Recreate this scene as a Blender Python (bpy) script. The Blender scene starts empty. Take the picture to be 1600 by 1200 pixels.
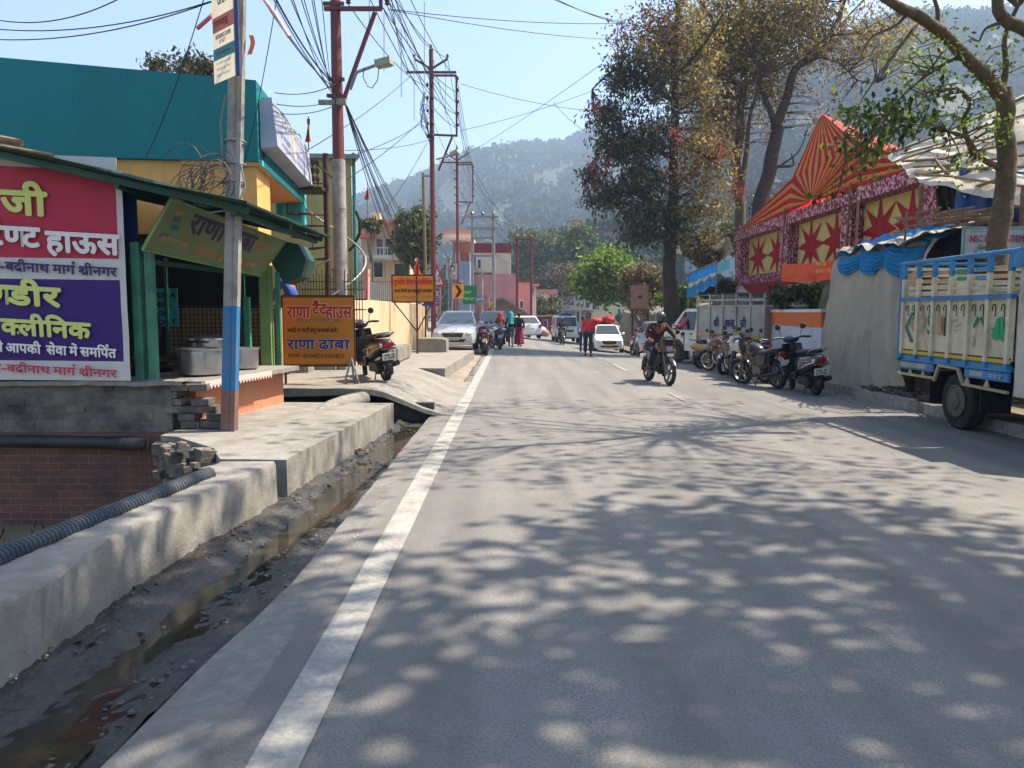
import bpy, bmesh, math, random
import numpy as np
from mathutils import Vector, Matrix, noise
R = math.radians
SC = bpy.context.scene
COL = SC.collection
random.seed(7)
# ------------------------------------------------------------------ camera, sky, sun, exposure
CAM_H, F, HZ = 1.68, 1200.0, 488.0
cam = bpy.data.objects.new('camera', bpy.data.cameras.new('camera')); COL.objects.link(cam); SC.camera = cam
cam.data.sensor_width = 36.0; cam.data.lens = 36.0*F/1600.0
cam.data.clip_start = 0.05; cam.data.clip_end = 9000
TH = math.atan((600.0-HZ)/F)
cam.location = (0, 0, CAM_H); cam.rotation_euler = (math.pi/2-TH, 0, 0)
SUN_EL, SUN_AZ = 57.0, 12.0            # azimuth from +X towards +Y
sd = Vector((math.cos(R(SUN_EL))*math.cos(R(SUN_AZ)), math.cos(R(SUN_EL))*math.sin(R(SUN_AZ)), math.sin(R(SUN_EL))))
sun = bpy.data.objects.new('sun', bpy.data.lights.new('sun', 'SUN')); COL.objects.link(sun)
sun.data.energy = 5.0; sun.data.angle = R(0.7); sun.data.color = (1.0, 0.89, 0.74)
sun.rotation_euler = (-sd).to_track_quat('-Z', 'Y').to_euler()
W = bpy.data.worlds.new("World"); SC.world = W; W.use_nodes = True
wn = W.node_tree; sky = wn.nodes.new('ShaderNodeTexSky'); sky.sky_type = 'NISHITA'; sky.sun_disc = False
sky.sun_elevation = R(SUN_EL); sky.sun_rotation = R(90-SUN_AZ); sky.altitude = 600; sky.air_density = 1.0; sky.dust_density = 3.0; sky.ozone_density = 0.9
bg = wn.nodes['Background']; wn.links.new(sky.outputs[0], bg.inputs[0]); bg.inputs[1].default_value = 0.135
SC.view_settings.view_transform = 'Standard'; SC.view_settings.look = 'None'; SC.view_settings.exposure = 1.3; SC.view_settings.gamma = 1
SC.render.engine = 'CYCLES'
SC.cycles.max_bounces = 6; SC.cycles.diffuse_bounces = 3; SC.cycles.glossy_bounces = 3; SC.cycles.transmission_bounces = 4
SC.cycles.transparent_max_bounces = 8; SC.cycles.volume_bounces = 0; SC.cycles.use_denoising = True
SC.cycles.caustics_reflective = False; SC.cycles.caustics_refractive = False

# ------------------------------------------------------------------ helpers
cT, sT = math.cos(TH), math.sin(TH)
def ray(px, py):
    x = (px-800)/F; y = (600-py)/F
    return Vector((x, cT+y*sT, -sT+y*cT))          # camera space (x, up, forward) turned into world
def P(px, py, Y):
    d = ray(px, py); return Vector((0, 0, CAM_H)) + d*(Y/d.y)
def G(px, py, z=0.0):
    d = ray(px, py); return Vector((0, 0, CAM_H)) + d*((z-CAM_H)/d.z)
def PX(px, py, X):
    d = ray(px, py); return Vector((0, 0, CAM_H)) + d*(X/d.x)
def lin(c):
    return tuple(((v/255.0)/12.92 if v/255.0 <= 0.04045 else ((v/255.0+0.055)/1.055)**2.4) for v in c)
def rnd(a, b): return random.uniform(a, b)

MATS = {}
def mat(name, rgb, rough=0.6, metal=0.0, var=0.18, scale=6.0, bump=0.0, bscale=None, dirt=None, damt=0.0, dscale=1.5, spec=0.4, coat=0.0, co='Object', streak=0.0):
    """procedural principled material: two noise scales of tone, optional dirt colour, optional bump"""
    if name in MATS: return MATS[name]
    m = bpy.data.materials.new(name); m.use_nodes = True; MATS[name] = m
    nt = m.node_tree; b = nt.nodes['Principled BSDF']
    N = nt.nodes.new; L = nt.links.new
    c = lin(rgb) if max(rgb) > 1.0 else rgb
    tc = N('ShaderNodeTexCoord')
    n1 = N('ShaderNodeTexNoise'); n1.inputs['Scale'].default_value = scale; n1.inputs['Detail'].default_value = 6; n1.inputs['Roughness'].default_value = 0.65
    L(tc.outputs[co], n1.inputs['Vector'])
    mx = N('ShaderNodeMix'); mx.data_type = 'RGBA'
    mx.inputs['A'].default_value = tuple(max(0, v*(1-var)) for v in c)+(1,); mx.inputs['B'].default_value = tuple(min(1, v*(1+var)) for v in c)+(1,)
    rp = N('ShaderNodeMapRange'); rp.inputs['From Min'].default_value = 0.3; rp.inputs['From Max'].default_value = 0.7
    L(n1.outputs['Fac'], rp.inputs['Value']); L(rp.outputs[0], mx.inputs['Factor'])
    out = mx.outputs['Result']
    if dirt is not None:
        d = lin(dirt) if max(dirt) > 1.0 else dirt
        n2 = N('ShaderNodeTexNoise'); n2.inputs['Scale'].default_value = dscale; n2.inputs['Detail'].default_value = 8; n2.inputs['Roughness'].default_value = 0.7
        if streak: mp = N('ShaderNodeMapping'); mp.inputs['Scale'].default_value = (1, 1, streak); L(tc.outputs[co], mp.inputs['Vector']); L(mp.outputs[0], n2.inputs['Vector'])
        else: L(tc.outputs[co], n2.inputs['Vector'])
        r2 = N('ShaderNodeMapRange'); r2.inputs['From Min'].default_value = 0.45; r2.inputs['From Max'].default_value = 0.68; r2.inputs['To Max'].default_value = damt
        L(n2.outputs['Fac'], r2.inputs['Value'])
        m2 = N('ShaderNodeMix'); m2.data_type = 'RGBA'; m2.inputs['B'].default_value = d+(1,)
        L(r2.outputs[0], m2.inputs['Factor']); L(out, m2.inputs['A']); out = m2.outputs['Result']
    L(out, b.inputs['Base Color'])
    b.inputs['Roughness'].default_value = rough; b.inputs['Metallic'].default_value = metal
    b.inputs['Specular IOR Level'].default_value = spec; b.inputs['Coat Weight'].default_value = coat
    if bump > 0:
        n3 = N('ShaderNodeTexNoise'); n3.inputs['Scale'].default_value = bscale or scale*4; n3.inputs['Detail'].default_value = 5
        L(tc.outputs[co], n3.inputs['Vector'])
        bp = N('ShaderNodeBump'); bp.inputs['Strength'].default_value = bump; bp.inputs['Distance'].default_value = 0.02
        L(n3.outputs['Fac'], bp.inputs['Height']); L(bp.outputs[0], b.inputs['Normal'])
    return m

def leafmat(name, dark, light, mid=None, trans=0.35, rough=0.55, spec=.3):
    """leaf colours differ from leaf to leaf; some light passes through each leaf"""
    if name in MATS: return MATS[name]
    m = bpy.data.materials.new(name); m.use_nodes = True; MATS[name] = m
    nt = m.node_tree; b = nt.nodes['Principled BSDF']; N = nt.nodes.new; L = nt.links.new
    g = N('ShaderNodeNewGeometry'); cr = N('ShaderNodeValToRGB')
    cr.color_ramp.elements[0].color = lin(dark)+(1,); cr.color_ramp.elements[1].color = lin(light)+(1,)
    if mid: e = cr.color_ramp.elements.new(0.55); e.color = lin(mid)+(1,)
    L(g.outputs['Random Per Island'], cr.inputs[0]); L(cr.outputs[0], b.inputs['Base Color'])
    b.inputs['Roughness'].default_value = rough; b.inputs['Specular IOR Level'].default_value = spec
    t = N('ShaderNodeBsdfTranslucent'); L(cr.outputs[0], t.inputs[0])
    mx = N('ShaderNodeMixShader'); mx.inputs[0].default_value = trans
    L(b.outputs[0], mx.inputs[1]); L(t.outputs[0], mx.inputs[2]); L(mx.outputs[0], nt.nodes['Material Output'].inputs[0])
    return m

def glassmat(name, tint=(20, 26, 30), rough=0.05):
    if name in MATS: return MATS[name]
    m = mat(name, tint, rough=rough, var=0.3, scale=2.0, spec=0.9)
    return m

MW = {}
class MB:
    """collects shapes; obj() links them as ONE mesh object"""
    def __init__(s): s.v = []; s.f = []; s.mi = []; s.m = 0
    def add(s, vs, fs):
        o = len(s.v); s.v += [tuple(v) for v in vs]
        for f in fs: s.f.append(tuple(i+o for i in f)); s.mi.append(s.m)
        return s
    def box(s, c, d, rz=0.0, M=None):
        hx, hy, hz = d[0]/2, d[1]/2, d[2]/2
        vs = [Vector((x, y, z)) for x in (-hx, hx) for y in (-hy, hy) for z in (-hz, hz)]
        if M is not None: vs = [M @ v for v in vs]
        elif rz: q = Matrix.Rotation(rz, 3, 'Z'); vs = [q @ v for v in vs]
        c = Vector(c)
        return s.add([v+c for v in vs], [(0, 1, 3, 2), (4, 6, 7, 5), (0, 4, 5, 1), (2, 3, 7, 6), (0, 2, 6, 4), (1, 5, 7, 3)])
    def bar(s, a, b, w, h=None, up=(0, 0, 1)):
        """square bar from a to b"""
        a, b = Vector(a), Vector(b); h = h or w; d = (b-a).normalized(); up = Vector(up)
        if abs(d.dot(up)) > 0.98: up = Vector((1, 0, 0))
        x = d.cross(up).normalized(); z = x.cross(d)
        vs = [p+x*i*w/2+z*j*h/2 for p in (a, b) for i, j in ((-1, -1), (1, -1), (1, 1), (-1, 1))]
        return s.add(vs, [(3, 2, 1, 0), (4, 5, 6, 7), (0, 1, 5, 4), (1, 2, 6, 5), (2, 3, 7, 6), (3, 0, 4, 7)])
    def tube(s, pts, r, n=8, cap=True):
        pts = [Vector(p) for p in pts]; k = len(pts); rr = r if isinstance(r, (list, tuple)) else [r]*k
        if len(rr) == 2 and k != 2: rr = [rr[0]+(rr[1]-rr[0])*i/(k-1) for i in range(k)]
        t0 = (pts[1]-pts[0]).normalized(); x = t0.orthogonal().normalized(); vs = []
        for i in range(k):
            t = (pts[min(i+1, k-1)]-pts[max(i-1, 0)]).normalized()
            x = (x-t*x.dot(t)); x = x.normalized() if x.length > 1e-6 else t.orthogonal().normalized(); y = t.cross(x)
            for j in range(n):
                a = 2*math.pi*j/n; vs.append(pts[i]+(x*math.cos(a)+y*math.sin(a))*rr[i])
        fs = [(i*n+j, i*n+(j+1) % n, (i+1)*n+(j+1) % n, (i+1)*n+j) for i in range(k-1) for j in range(n)]
        if cap: fs += [tuple(range(n-1, -1, -1)), tuple((k-1)*n+j for j in range(n))]
        return s.add(vs, fs)
    def lathe(s, prof, c, axis=(0, 0, 1), n=20, closed=False):
        """prof: (radius, height along axis)"""
        ax = Vector(axis).normalized(); x = ax.orthogonal().normalized(); y = ax.cross(x); c = Vector(c); k = len(prof)
        vs = [c+ax*h+(x*math.cos(2*math.pi*j/n)+y*math.sin(2*math.pi*j/n))*max(r, 1e-4) for r, h in prof for j in range(n)]
        m = k if closed else k-1
        fs = [(i*n+j, i*n+(j+1) % n, ((i+1) % k)*n+(j+1) % n, ((i+1) % k)*n+j) for i in range(m) for j in range(n)]
        if not closed: fs += [tuple(range(n-1, -1, -1)), tuple((k-1)*n+j for j in range(n))]
        return s.add(vs, fs)
    def torus(s, c, axis, Rr, r, n=28, m=10, sx=1.0):
        return s.lathe([(Rr+r*math.cos(2*math.pi*i/m), r*sx*math.sin(2*math.pi*i/m)) for i in range(m)], c, axis, n, closed=True)
    def ball(s, c, r, n=12, m=8):
        r = (r, r, r) if not isinstance(r, (tuple, list)) else r; c = Vector(c)
        vs = [c+Vector((r[0]*math.sin(math.pi*i/m)*math.cos(2*math.pi*j/n), r[1]*math.sin(math.pi*i/m)*math.sin(2*math.pi*j/n), r[2]*math.cos(math.pi*i/m))) for i in range(1, m) for j in range(n)]
        o = len(vs); vs += [c+Vector((0, 0, r[2])), c-Vector((0, 0, r[2]))]
        fs = [(i*n+j, (i+1)*n+j, (i+1)*n+(j+1) % n, i*n+(j+1) % n) for i in range(m-2) for j in range(n)]
        fs += [(o, j, (j+1) % n) for j in range(n)] + [(o+1, (m-2)*n+(j+1) % n, (m-2)*n+j) for j in range(n)]
        return s.add(vs, fs)
    def loft(s, rings, cap=True, closed=True):
        n = len(rings[0]); vs = [p for r in rings for p in r]; k = len(rings)
        jm = n if closed else n-1
        fs = [(i*n+j, i*n+(j+1) % n, (i+1)*n+(j+1) % n, (i+1)*n+j) for i in range(k-1) for j in range(jm)]
        if cap: fs += [tuple(range(n-1, -1, -1)), tuple((k-1)*n+j for j in range(n))]
        return s.add(vs, fs)
    def prism(s, pts, off):
        """polygon pts (3D) extruded by vector off"""
        off = Vector(off); n = len(pts); vs = [Vector(p) for p in pts]+[Vector(p)+off for p in pts]
        return s.add(vs, [tuple(range(n-1, -1, -1)), tuple(range(n, 2*n))]+[(i, (i+1) % n, (i+1) % n+n, i+n) for i in range(n)])
    def grid(s, fn, nu, nv):
        vs = [fn(i/nu, j/nv) for i in range(nu+1) for j in range(nv+1)]; w = nv+1
        return s.add(vs, [(i*w+j, (i+1)*w+j, (i+1)*w+j+1, i*w+j+1) for i in range(nu) for j in range(nv)])
    def obj(s, name, mats, parent=None, smooth=40, world=False, solid=0.0):
        me = bpy.data.meshes.new(name); vs = s.v
        if parent is not None and world:
            inv = MW[parent.name].inverted(); vs = [tuple(inv @ Vector(v)) for v in vs]
        me.from_pydata([tuple(v) for v in vs], [], s.f); me.update()
        mats = mats if isinstance(mats, (list, tuple)) else [mats]
        for m in mats: me.materials.append(m)
        if len(mats) > 1: me.polygons.foreach_set('material_index', s.mi)
        bm = bmesh.new(); bm.from_mesh(me)
        bmesh.ops.recalc_face_normals(bm, faces=bm.faces)
        if smooth:
            lim = R(smooth)
            for f in bm.faces: f.smooth = True
            for e in bm.edges:
                if len(e.link_faces) != 2 or e.calc_face_angle(0) > lim: e.smooth = False
        bm.to_mesh(me); bm.free()
        o = bpy.data.objects.new(name, me); COL.objects.link(o)
        if solid:
            md = o.modifiers.new('thickness', 'SOLIDIFY'); md.thickness = solid; md.offset = 0
        if parent is not None: o.parent = parent; MW[o.name] = MW[parent.name]
        else: MW[o.name] = Matrix.Identity(4)
        return o
def recentre(o):
    """move a one-mesh thing's origin to the bottom middle of its mesh"""
    me = o.data; n = len(me.vertices); a = np.empty(n*3, np.float32); me.vertices.foreach_get('co', a); a = a.reshape(-1, 3)
    c = np.array([(a[:, 0].min()+a[:, 0].max())/2, (a[:, 1].min()+a[:, 1].max())/2, a[:, 2].min()], np.float32)
    me.vertices.foreach_set('co', (a-c).ravel()); me.update(); o.location = [float(x) for x in c]
    MW[o.name] = Matrix.Translation(o.location); return o
def thing(name, label, cat, loc=(0, 0, 0), rz=0.0, group=None, rx=0.0, ry=0.0):
    o = bpy.data.objects.new(name, None); COL.objects.link(o); o.empty_display_size = 0.2
    o.location = loc; o.rotation_euler = (rx, ry, rz); tag(o, label, cat, group)
    MW[o.name] = Matrix.LocRotScale(Vector(loc), o.rotation_euler, None); return o
def tag(o, label, cat, group=None, kind=None):
    o['label'] = label; o['category'] = cat
    if group: o['group'] = group
    if kind: o['kind'] = kind
    return o
def struct(o, label=None, kind='structure'):
    o['kind'] = kind
    if label: o['label'] = label
    return o
def copy_tree(o, parent=None):
    c = o.copy(); COL.objects.link(c); c.parent = parent
    for ch in list(o.children): copy_tree(ch, c)
    return c
def arc(a, b, sag, n=10):
    a, b = Vector(a), Vector(b)
    return [a.lerp(b, i/n)-Vector((0, 0, sag*4*(i/n)*(1-i/n))) for i in range(n+1)]

# ------------------------------------------------------------------ lettering (built-in font, conjuncts put together by hand)
GL = {}
def glyph(ch):
    if ch in GL: return GL[ch]
    c = bpy.data.curves.new('letter', 'FONT'); c.body = ch; c.size = 1; c.resolution_u = 3; c.fill_mode = 'FRONT'
    o = bpy.data.objects.new('letter', c); COL.objects.link(o)
    dg = bpy.context.evaluated_depsgraph_get(); me = bpy.data.meshes.new_from_object(o.evaluated_get(dg))
    bm = bmesh.new(); bm.from_mesh(me); bmesh.ops.dissolve_limit(bm, angle_limit=R(0.5), verts=bm.verts[:], edges=bm.edges[:])
    bmesh.ops.triangulate(bm, faces=bm.faces[:])
    bm.verts.index_update(); vs = [(v.co.x, v.co.y) for v in bm.verts]; fs = [tuple(v.index for v in f.verts) for f in bm.faces]
    bm.free(); bpy.data.objects.remove(o); bpy.data.curves.remove(c); bpy.data.meshes.remove(me)
    xs = [v[0] for v in vs] or [0, 0]
    GL[ch] = (vs, fs, min(xs), max(xs)); return GL[ch]
def cliphalf(ch, w):
    k = ('half', ch)
    if k in GL: return GL[k]
    vs, fs, a, b = glyph(ch); bm = bmesh.new(); bv = [bm.verts.new((x, y, 0)) for x, y in vs]
    for f in fs:
        try: bm.faces.new([bv[i] for i in f])
        except ValueError: pass
    bmesh.ops.bisect_plane(bm, geom=bm.verts[:]+bm.edges[:]+bm.faces[:], plane_co=(b-w, 0, 0), plane_no=(1, 0, 0), clear_outer=True)
    bm.verts.index_update(); v2 = [(v.co.x, v.co.y) for v in bm.verts]; f2 = [tuple(v.index for v in f.verts) for f in bm.faces]; bm.free()
    GL[k] = (v2, f2, a, b-w); return GL[k]
MARKS = set('ेैंँुू')
def compose(t):
    """visual order; half form = letter + virama, ^ = reph over the letter, _ = slanting ra below the letter"""
    vs, fs, x, i = [], [], 0.0, 0
    def put(g, ox):
        o = len(vs); vs.extend((a+ox, b) for a, b in g[0]); fs.extend(tuple(j+o for j in f) for f in g[1])
    def strip(pts, w):
        for (x0, y0), (x1, y1) in zip(pts, pts[1:]):
            d = math.hypot(x1-x0, y1-y0) or 1; nx, ny = -(y1-y0)/d*w/2, (x1-x0)/d*w/2; o = len(vs)
            vs.extend([(x0+nx, y0+ny), (x0-nx, y0-ny), (x1-nx, y1-ny), (x1+nx, y1+ny)]); fs.append((o, o+1, o+2, o+3))
    while i < len(t):
        ch = t[i]
        if ch == ' ': x += 0.22
        elif ch == '^': strip([(x-0.16, 0.86), (x-0.09, 0.93), (x-0.02, 0.88), (x-0.04, 0.80), (x-0.09, 0.72)], 0.06)
        elif ch == '_': strip([(x-0.10, 0.22), (x-0.36, 0.02)], 0.07)
        elif ch in MARKS: put(glyph(ch), x)
        elif i+1 < len(t) and t[i+1] == '\u094d':
            g = cliphalf(ch, 0.17); put(g, x); x += g[3]; i += 1
        elif ch == 'ि': put(glyph(ch), x); x += 0.26
        else:
            g = glyph(ch); put(g, x-(min(0, g[2]) if ch not in 'ीोौ' else 0)); x += g[3]+(0.055 if ord(ch) < 0x900 else 0.0)
        i += 1
    return vs, fs, x
def lettering(name, t, mt, parent, o, ex, ey, en, h, w=None, bold=0.0, align='c', warp=None, world=True, lift=0.004):
    """flat letters on a board: o = middle (or left end) of the base line, h = height of a letter, w = width to fit"""
    vs, fs, adv = compose(t)
    if not vs: return None
    o, ex, ey, en = Vector(o), Vector(ex).normalized(), Vector(ey).normalized(), Vector(en).normalized()
    sy = h/0.72; sx = (w/adv) if w else sy; x0 = {'c': -adv/2, 'r': -adv}.get(align, 0)
    mb = MB(); offs = [(0, 0)]
    if bold: offs += [(bold, 0), (-bold, 0), (0, bold), (0, -bold), (bold*.7, bold*.7), (-bold*.7, -bold*.7), (bold*.7, -bold*.7), (-bold*.7, bold*.7)]
    for k, (dx, dy) in enumerate(offs):
        pts = []
        for a, b in vs:
            u = (a+x0)*sx; v = b*sy
            if warp: v = warp(u, v)
            pts.append(o+ex*(u+dx)+ey*(v+dy)+en*(lift+0.00025*k))
        mb.add(pts, fs)
    me = bpy.data.meshes.new(name); V = mb.v
    if world: inv = MW[parent.name].inverted(); V = [tuple(inv @ Vector(v)) for v in V]
    me.from_pydata(V, [], mb.f); me.materials.append(mt); ob = bpy.data.objects.new(name, me); COL.objects.link(ob); ob.parent = parent; MW[ob.name] = MW[parent.name]
    return ob
def scribble(name, mt, parent, o, ex, ey, en, h, w, seed, lift=0.004):
    """a line of small lettering too worn to read: broken strokes under a head line"""
    rg = random.Random(seed); o, ex, ey, en = Vector(o), Vector(ex).normalized(), Vector(ey).normalized(), Vector(en).normalized(); mb = MB(); x = -w/2
    k = 0
    while x < w/2-h:
        ln = rg.uniform(1.5, 4)*h
        ln = min(ln, w/2-x)
        def q(a, b, c, d):
            nonlocal k; k += 1
            mb.add([o+ex*u+ey*v+en*(lift+0.0002*(k % 5)) for u, v in ((a, b), (c, b), (c, d), (a, d))], [(0, 1, 2, 3)])
        q(x, h*.85, x+ln, h)
        y = x+0.1*h
        while y < x+ln-.3*h:
            q(y, h*rg.uniform(0, .4), y+.16*h, h*.86)
            if rg.random() < .6: q(y+.16*h, h*rg.uniform(.1, .5), y+.5*h, h*rg.uniform(.5, .65))
            y += rg.uniform(.45, .8)*h
        x += ln+.4*h
    return mb.obj(name, mt, parent, smooth=0, world=True)
HAZE = 0.0009
# ------------------------------------------------------------------ setting: materials
def asphalt():
    m = bpy.data.materials.new('asphalt'); m.use_nodes = True; nt = m.node_tree; b = nt.nodes['Principled BSDF']; N = nt.nodes.new; L = nt.links.new
    tc = N('ShaderNodeTexCoord')
    def noise_(s, d=6, r=0.6):
        n = N('ShaderNodeTexNoise'); n.inputs['Scale'].default_value = s; n.inputs['Detail'].default_value = d; n.inputs['Roughness'].default_value = r; L(tc.outputs['Object'], n.inputs['Vector']); return n.outputs['Fac']
    def ramp(v, a, b_, lo=0.0, hi=1.0):
        r = N('ShaderNodeMapRange'); r.inputs[1].default_value = a; r.inputs[2].default_value = b_; r.inputs[3].default_value = lo; r.inputs[4].default_value = hi; L(v, r.inputs[0]); return r.outputs[0]
    def mixc(f, A, B, typ='MIX'):
        x = N('ShaderNodeMix'); x.data_type = 'RGBA'; x.blend_type = typ; L(f, x.inputs['Factor'])
        for k, v in (('A', A), ('B', B)):
            if isinstance(v, tuple): x.inputs[k].default_value = v+(1,)
            else: L(v, x.inputs[k])
        return x.outputs['Result']
    base = mixc(ramp(noise_(0.9, 8), 0.35, 0.65), (0.190, 0.182, 0.165), (0.262, 0.250, 0.226))
    base = mixc(ramp(noise_(70, 3, .8), 0.40, 0.62), mixc(ramp(noise_(5, 4), .3, .7), (0.125, 0.121, 0.112), (0.160, 0.153, 0.140)), base)
    v = N('ShaderNodeTexVoronoi'); v.inputs['Scale'].default_value = 60; L(tc.outputs['Object'], v.inputs['Vector'])
    base = mixc(ramp(v.outputs['Distance'], 0.10, 0.16, 0.55, 0.0), base, (0.30, 0.29, 0.27))
    base = mixc(ramp(noise_(2.3, 8, .75), 0.62, 0.70, 0, .45), base, (0.085, 0.082, 0.078))
    mp = N('ShaderNodeMapping'); mp.inputs['Scale'].default_value = (2.2, .10, 1); L(tc.outputs['Object'], mp.inputs['Vector'])
    sn = N('ShaderNodeTexNoise'); sn.inputs['Scale'].default_value = 1.0; sn.inputs['Detail'].default_value = 5; L(mp.outputs[0], sn.inputs['Vector']); base = mixc(ramp(sn.outputs['Fac'], .42, .68, 0, .55), base, (0.095, 0.092, 0.088))
    ck = N('ShaderNodeTexVoronoi'); ck.feature = 'DISTANCE_TO_EDGE'; ck.inputs['Scale'].default_value = .42; cv = N('ShaderNodeVectorMath'); cv.operation = 'MULTIPLY_ADD'; cv.inputs[1].default_value = (.5, .5, 0); cn = N('ShaderNodeTexNoise'); cn.inputs['Scale'].default_value = 2.2; cn.inputs['Detail'].default_value = 8
    L(tc.outputs['Object'], cn.inputs['Vector']); L(cn.outputs['Color'], cv.inputs[0]); L(tc.outputs['Object'], cv.inputs[2]); L(cv.outputs[0], ck.inputs['Vector'])
    cm = N('ShaderNodeMath'); cm.operation = 'MULTIPLY'; L(ramp(ck.outputs['Distance'], .003, .009, 1, 0), cm.inputs[0]); L(ramp(noise_(.35, 3), .58, .74, 0, .5), cm.inputs[1]); base = mixc(cm.outputs[0], base, (0.05, 0.048, 0.045))
    w = N('ShaderNodeTexVoronoi'); w.inputs['Scale'].default_value = 1.7; w.inputs['Randomness'].default_value = 1; L(tc.outputs['Object'], w.inputs['Vector'])
    base = mixc(ramp(w.outputs['Distance'], 0.012, 0.022, .8, 0), base, (0.5, 0.49, 0.47))
    L(base, b.inputs['Base Color']); b.inputs['Roughness'].default_value = 0.82; b.inputs['Specular IOR Level'].default_value = 0.35
    bp = N('ShaderNodeBump'); bp.inputs['Strength'].default_value = 0.5; bp.inputs['Distance'].default_value = 0.006
    L(noise_(110, 2), bp.inputs['Height']); L(bp.outputs[0], b.inputs['Normal'])
    return m
M_ASPH = asphalt()
M_LINE = mat('road paint', (0.345, 0.33, 0.29), 0.75, dirt=(0.19, 0.185, 0.175), damt=1.0, dscale=3.2, var=.25, scale=30, bump=.3, bscale=120)
M_LINE2 = mat('worn road paint', (0.24, 0.232, 0.213), 0.75, dirt=(0.16, 0.156, 0.15), damt=1.0, dscale=2.0, var=.2, scale=30)
M_CONC = mat('concrete', (0.245, 0.232, 0.205), 0.88, dirt=(0.14, 0.126, 0.10), damt=.85, dscale=2.4, var=.16, scale=9, bump=.35, bscale=40)
M_CONC2 = mat('rough concrete', (0.225, 0.212, 0.184), 0.9, dirt=(0.13, 0.12, 0.105), damt=.8, dscale=1.6, var=.25, scale=14, bump=.6, bscale=30)
M_MUD = mat('wet mud', (0.030, 0.029, 0.028), 0.55, dirt=(0.075, 0.064, 0.048), damt=.7, dscale=1.3, var=.5, scale=16, bump=.9, bscale=28, spec=.5)
M_DUST = mat('dusty earth', (0.24, 0.205, 0.16), 0.95, dirt=(0.13, 0.115, 0.085), damt=.8, dscale=.7, var=.3, scale=5, bump=.5, bscale=30)
M_GROUND = mat('valley ground', (0.12, 0.11, 0.07), 0.95, dirt=(0.05, 0.065, 0.03), damt=.9, dscale=.02, var=.3, scale=.3)
M_WATER = mat('drain water', (0.020, 0.020, 0.016), 0.06, dirt=(0.09, 0.065, 0.035), damt=.5, dscale=1.1, var=.3, scale=2, spec=.5)
M_WATER.node_tree.nodes['Principled BSDF'].inputs['IOR'].default_value = 1.33
def sst(a, b, x): t = min(1, max(0, (x-a)/(b-a))); return t*t*(3-2*t)
def fb(x, y, z=0, o=4): return noise.fractal(Vector((x, y, z)), 1.0, 2.0, o)
def interp(x, tab):
    if x <= tab[0][0]: return tab[0][1]
    for (a, u), (b, v) in zip(tab, tab[1:]):
        if x <= b: return u+(v-u)*(x-a)/(b-a)
    return tab[-1][1]
def bend(Y): return 0.006*max(0, Y-58)**2
def zr(X, Y):
    """height of the road: it dips a little and leans to the right further on"""
    s = sst(24, 46, Y); return s*(0.08-0.105*(X+1))
def wallx(Y): return interp(Y, [(-3, -2.34), (3.56, -2.37), (4.9, -2.41), (7, -2.15), (11.7, -1.80)])
def edgex(Y): return interp(Y, [(0, -1.72), (3, -1.66), (4.7, -1.47), (8, -1.45), (13, -1.42)])+0.03*fb(Y*1.5, 3)
# ------------------------------------------------------------------ ground, road, markings
mb = MB(); mb.grid(lambda u, v: (-2600+5200*u, -1500+4600*v, -0.85), 30, 30)
struct(mb.obj('ground', M_GROUND, smooth=0))
mb = MB()
def ys(v): return -10+22*v/0.35 if v < .35 else 12+100*((v-.35)/.65)**1.4
def roadf(u, v):
    Y = ys(v); X = -1.15+(6.86+1.15)*u
    if u == 0: X += 0.03*fb(Y*2.2, 9)
    return (X+bend(Y), Y, zr(X, Y)+0.006*fb(X*.8, Y*.8))
mb.grid(roadf, 24, 150); struct(mb.obj('road', M_ASPH))
mb = MB()
def apron(u, v):
    Y = -3+16.3*v; a, b = edgex(Y), -1.10
    return (a+(b-a)*u, Y, -0.035*(1-u)**2-0.006-(0.10 if u == 0 else 0))
mb.grid(apron, 5, 80); struct(mb.obj('road_shoulder', mat('apron concrete', (0.20, 0.19, 0.17), .88, dirt=(.12, .112, .10), damt=.8, dscale=1.4, var=.22, scale=12, bump=.5, bscale=60)))
mb = MB()
mb.grid(lambda u, v: ((-0.985 if u else -0.785)+bend(ys(v))+(0.006*fb(ys(v)*6, u*4)), ys(v), zr(-.9, ys(v))+0.006*fb(-.9*.8, ys(v)*.8)+0.008), 1, 150)
struct(mb.obj('road_line', M_LINE))
for (y0, y1) in ((14.0, 16.0), (22, 25), (28, 31), (34, 37), (42, 45)):
    mb = MB(); mb.grid(lambda u, v: (3.24+.09*u+.006*fb(v*9, u), y0+(y1-y0)*v, zr(3.2, y0+(y1-y0)*v)+.006*fb(3.2*.8, (y0+(y1-y0)*v)*.8)+.009), 1, 12)
    struct(mb.obj('road_line', M_LINE2 if y1 < 20 else M_LINE))
# small bright patch of fresh paint at the end of one dash
# ------------------------------------------------------------------ drain beside the road
mb = MB()
def drain(u, v):
    Y = -3+16.6*v; a, b = wallx(Y)-.06, edgex(Y)+.02; X = a+(b-a)*u
    mid = -1.92+.0*Y if Y < 5 else -1.80
    mid = interp(Y, [(3, -1.98), (4.5, -1.92), (6, -1.80), (9, -1.72), (12, -1.62)])
    d = abs(X-mid); z = -0.055-0.085*math.exp(-(d/.20)**2)
    z += (0.03*fb(X*4, Y*2.2, 2)+0.022*fb(X*14, Y*11, 5)+.012*fb(X*40, Y*34, 1))*(1 if .05 < u < .95 else .4)
    z -= 0.05*sst(.6, .97, u)
    return (X, Y, z)
mb.grid(drain, 26, 260); struct(mb.obj('drain_bed', M_MUD))
mb = MB()
def dw(u, v):
    Y = 2.0+10*v; mid = interp(Y, [(3, -1.98), (4.5, -1.92), (6, -1.80), (9, -1.72), (12, -1.62)]); w = .24
    return (mid-w+2*w*u, Y, -0.118+.002*v)
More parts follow.
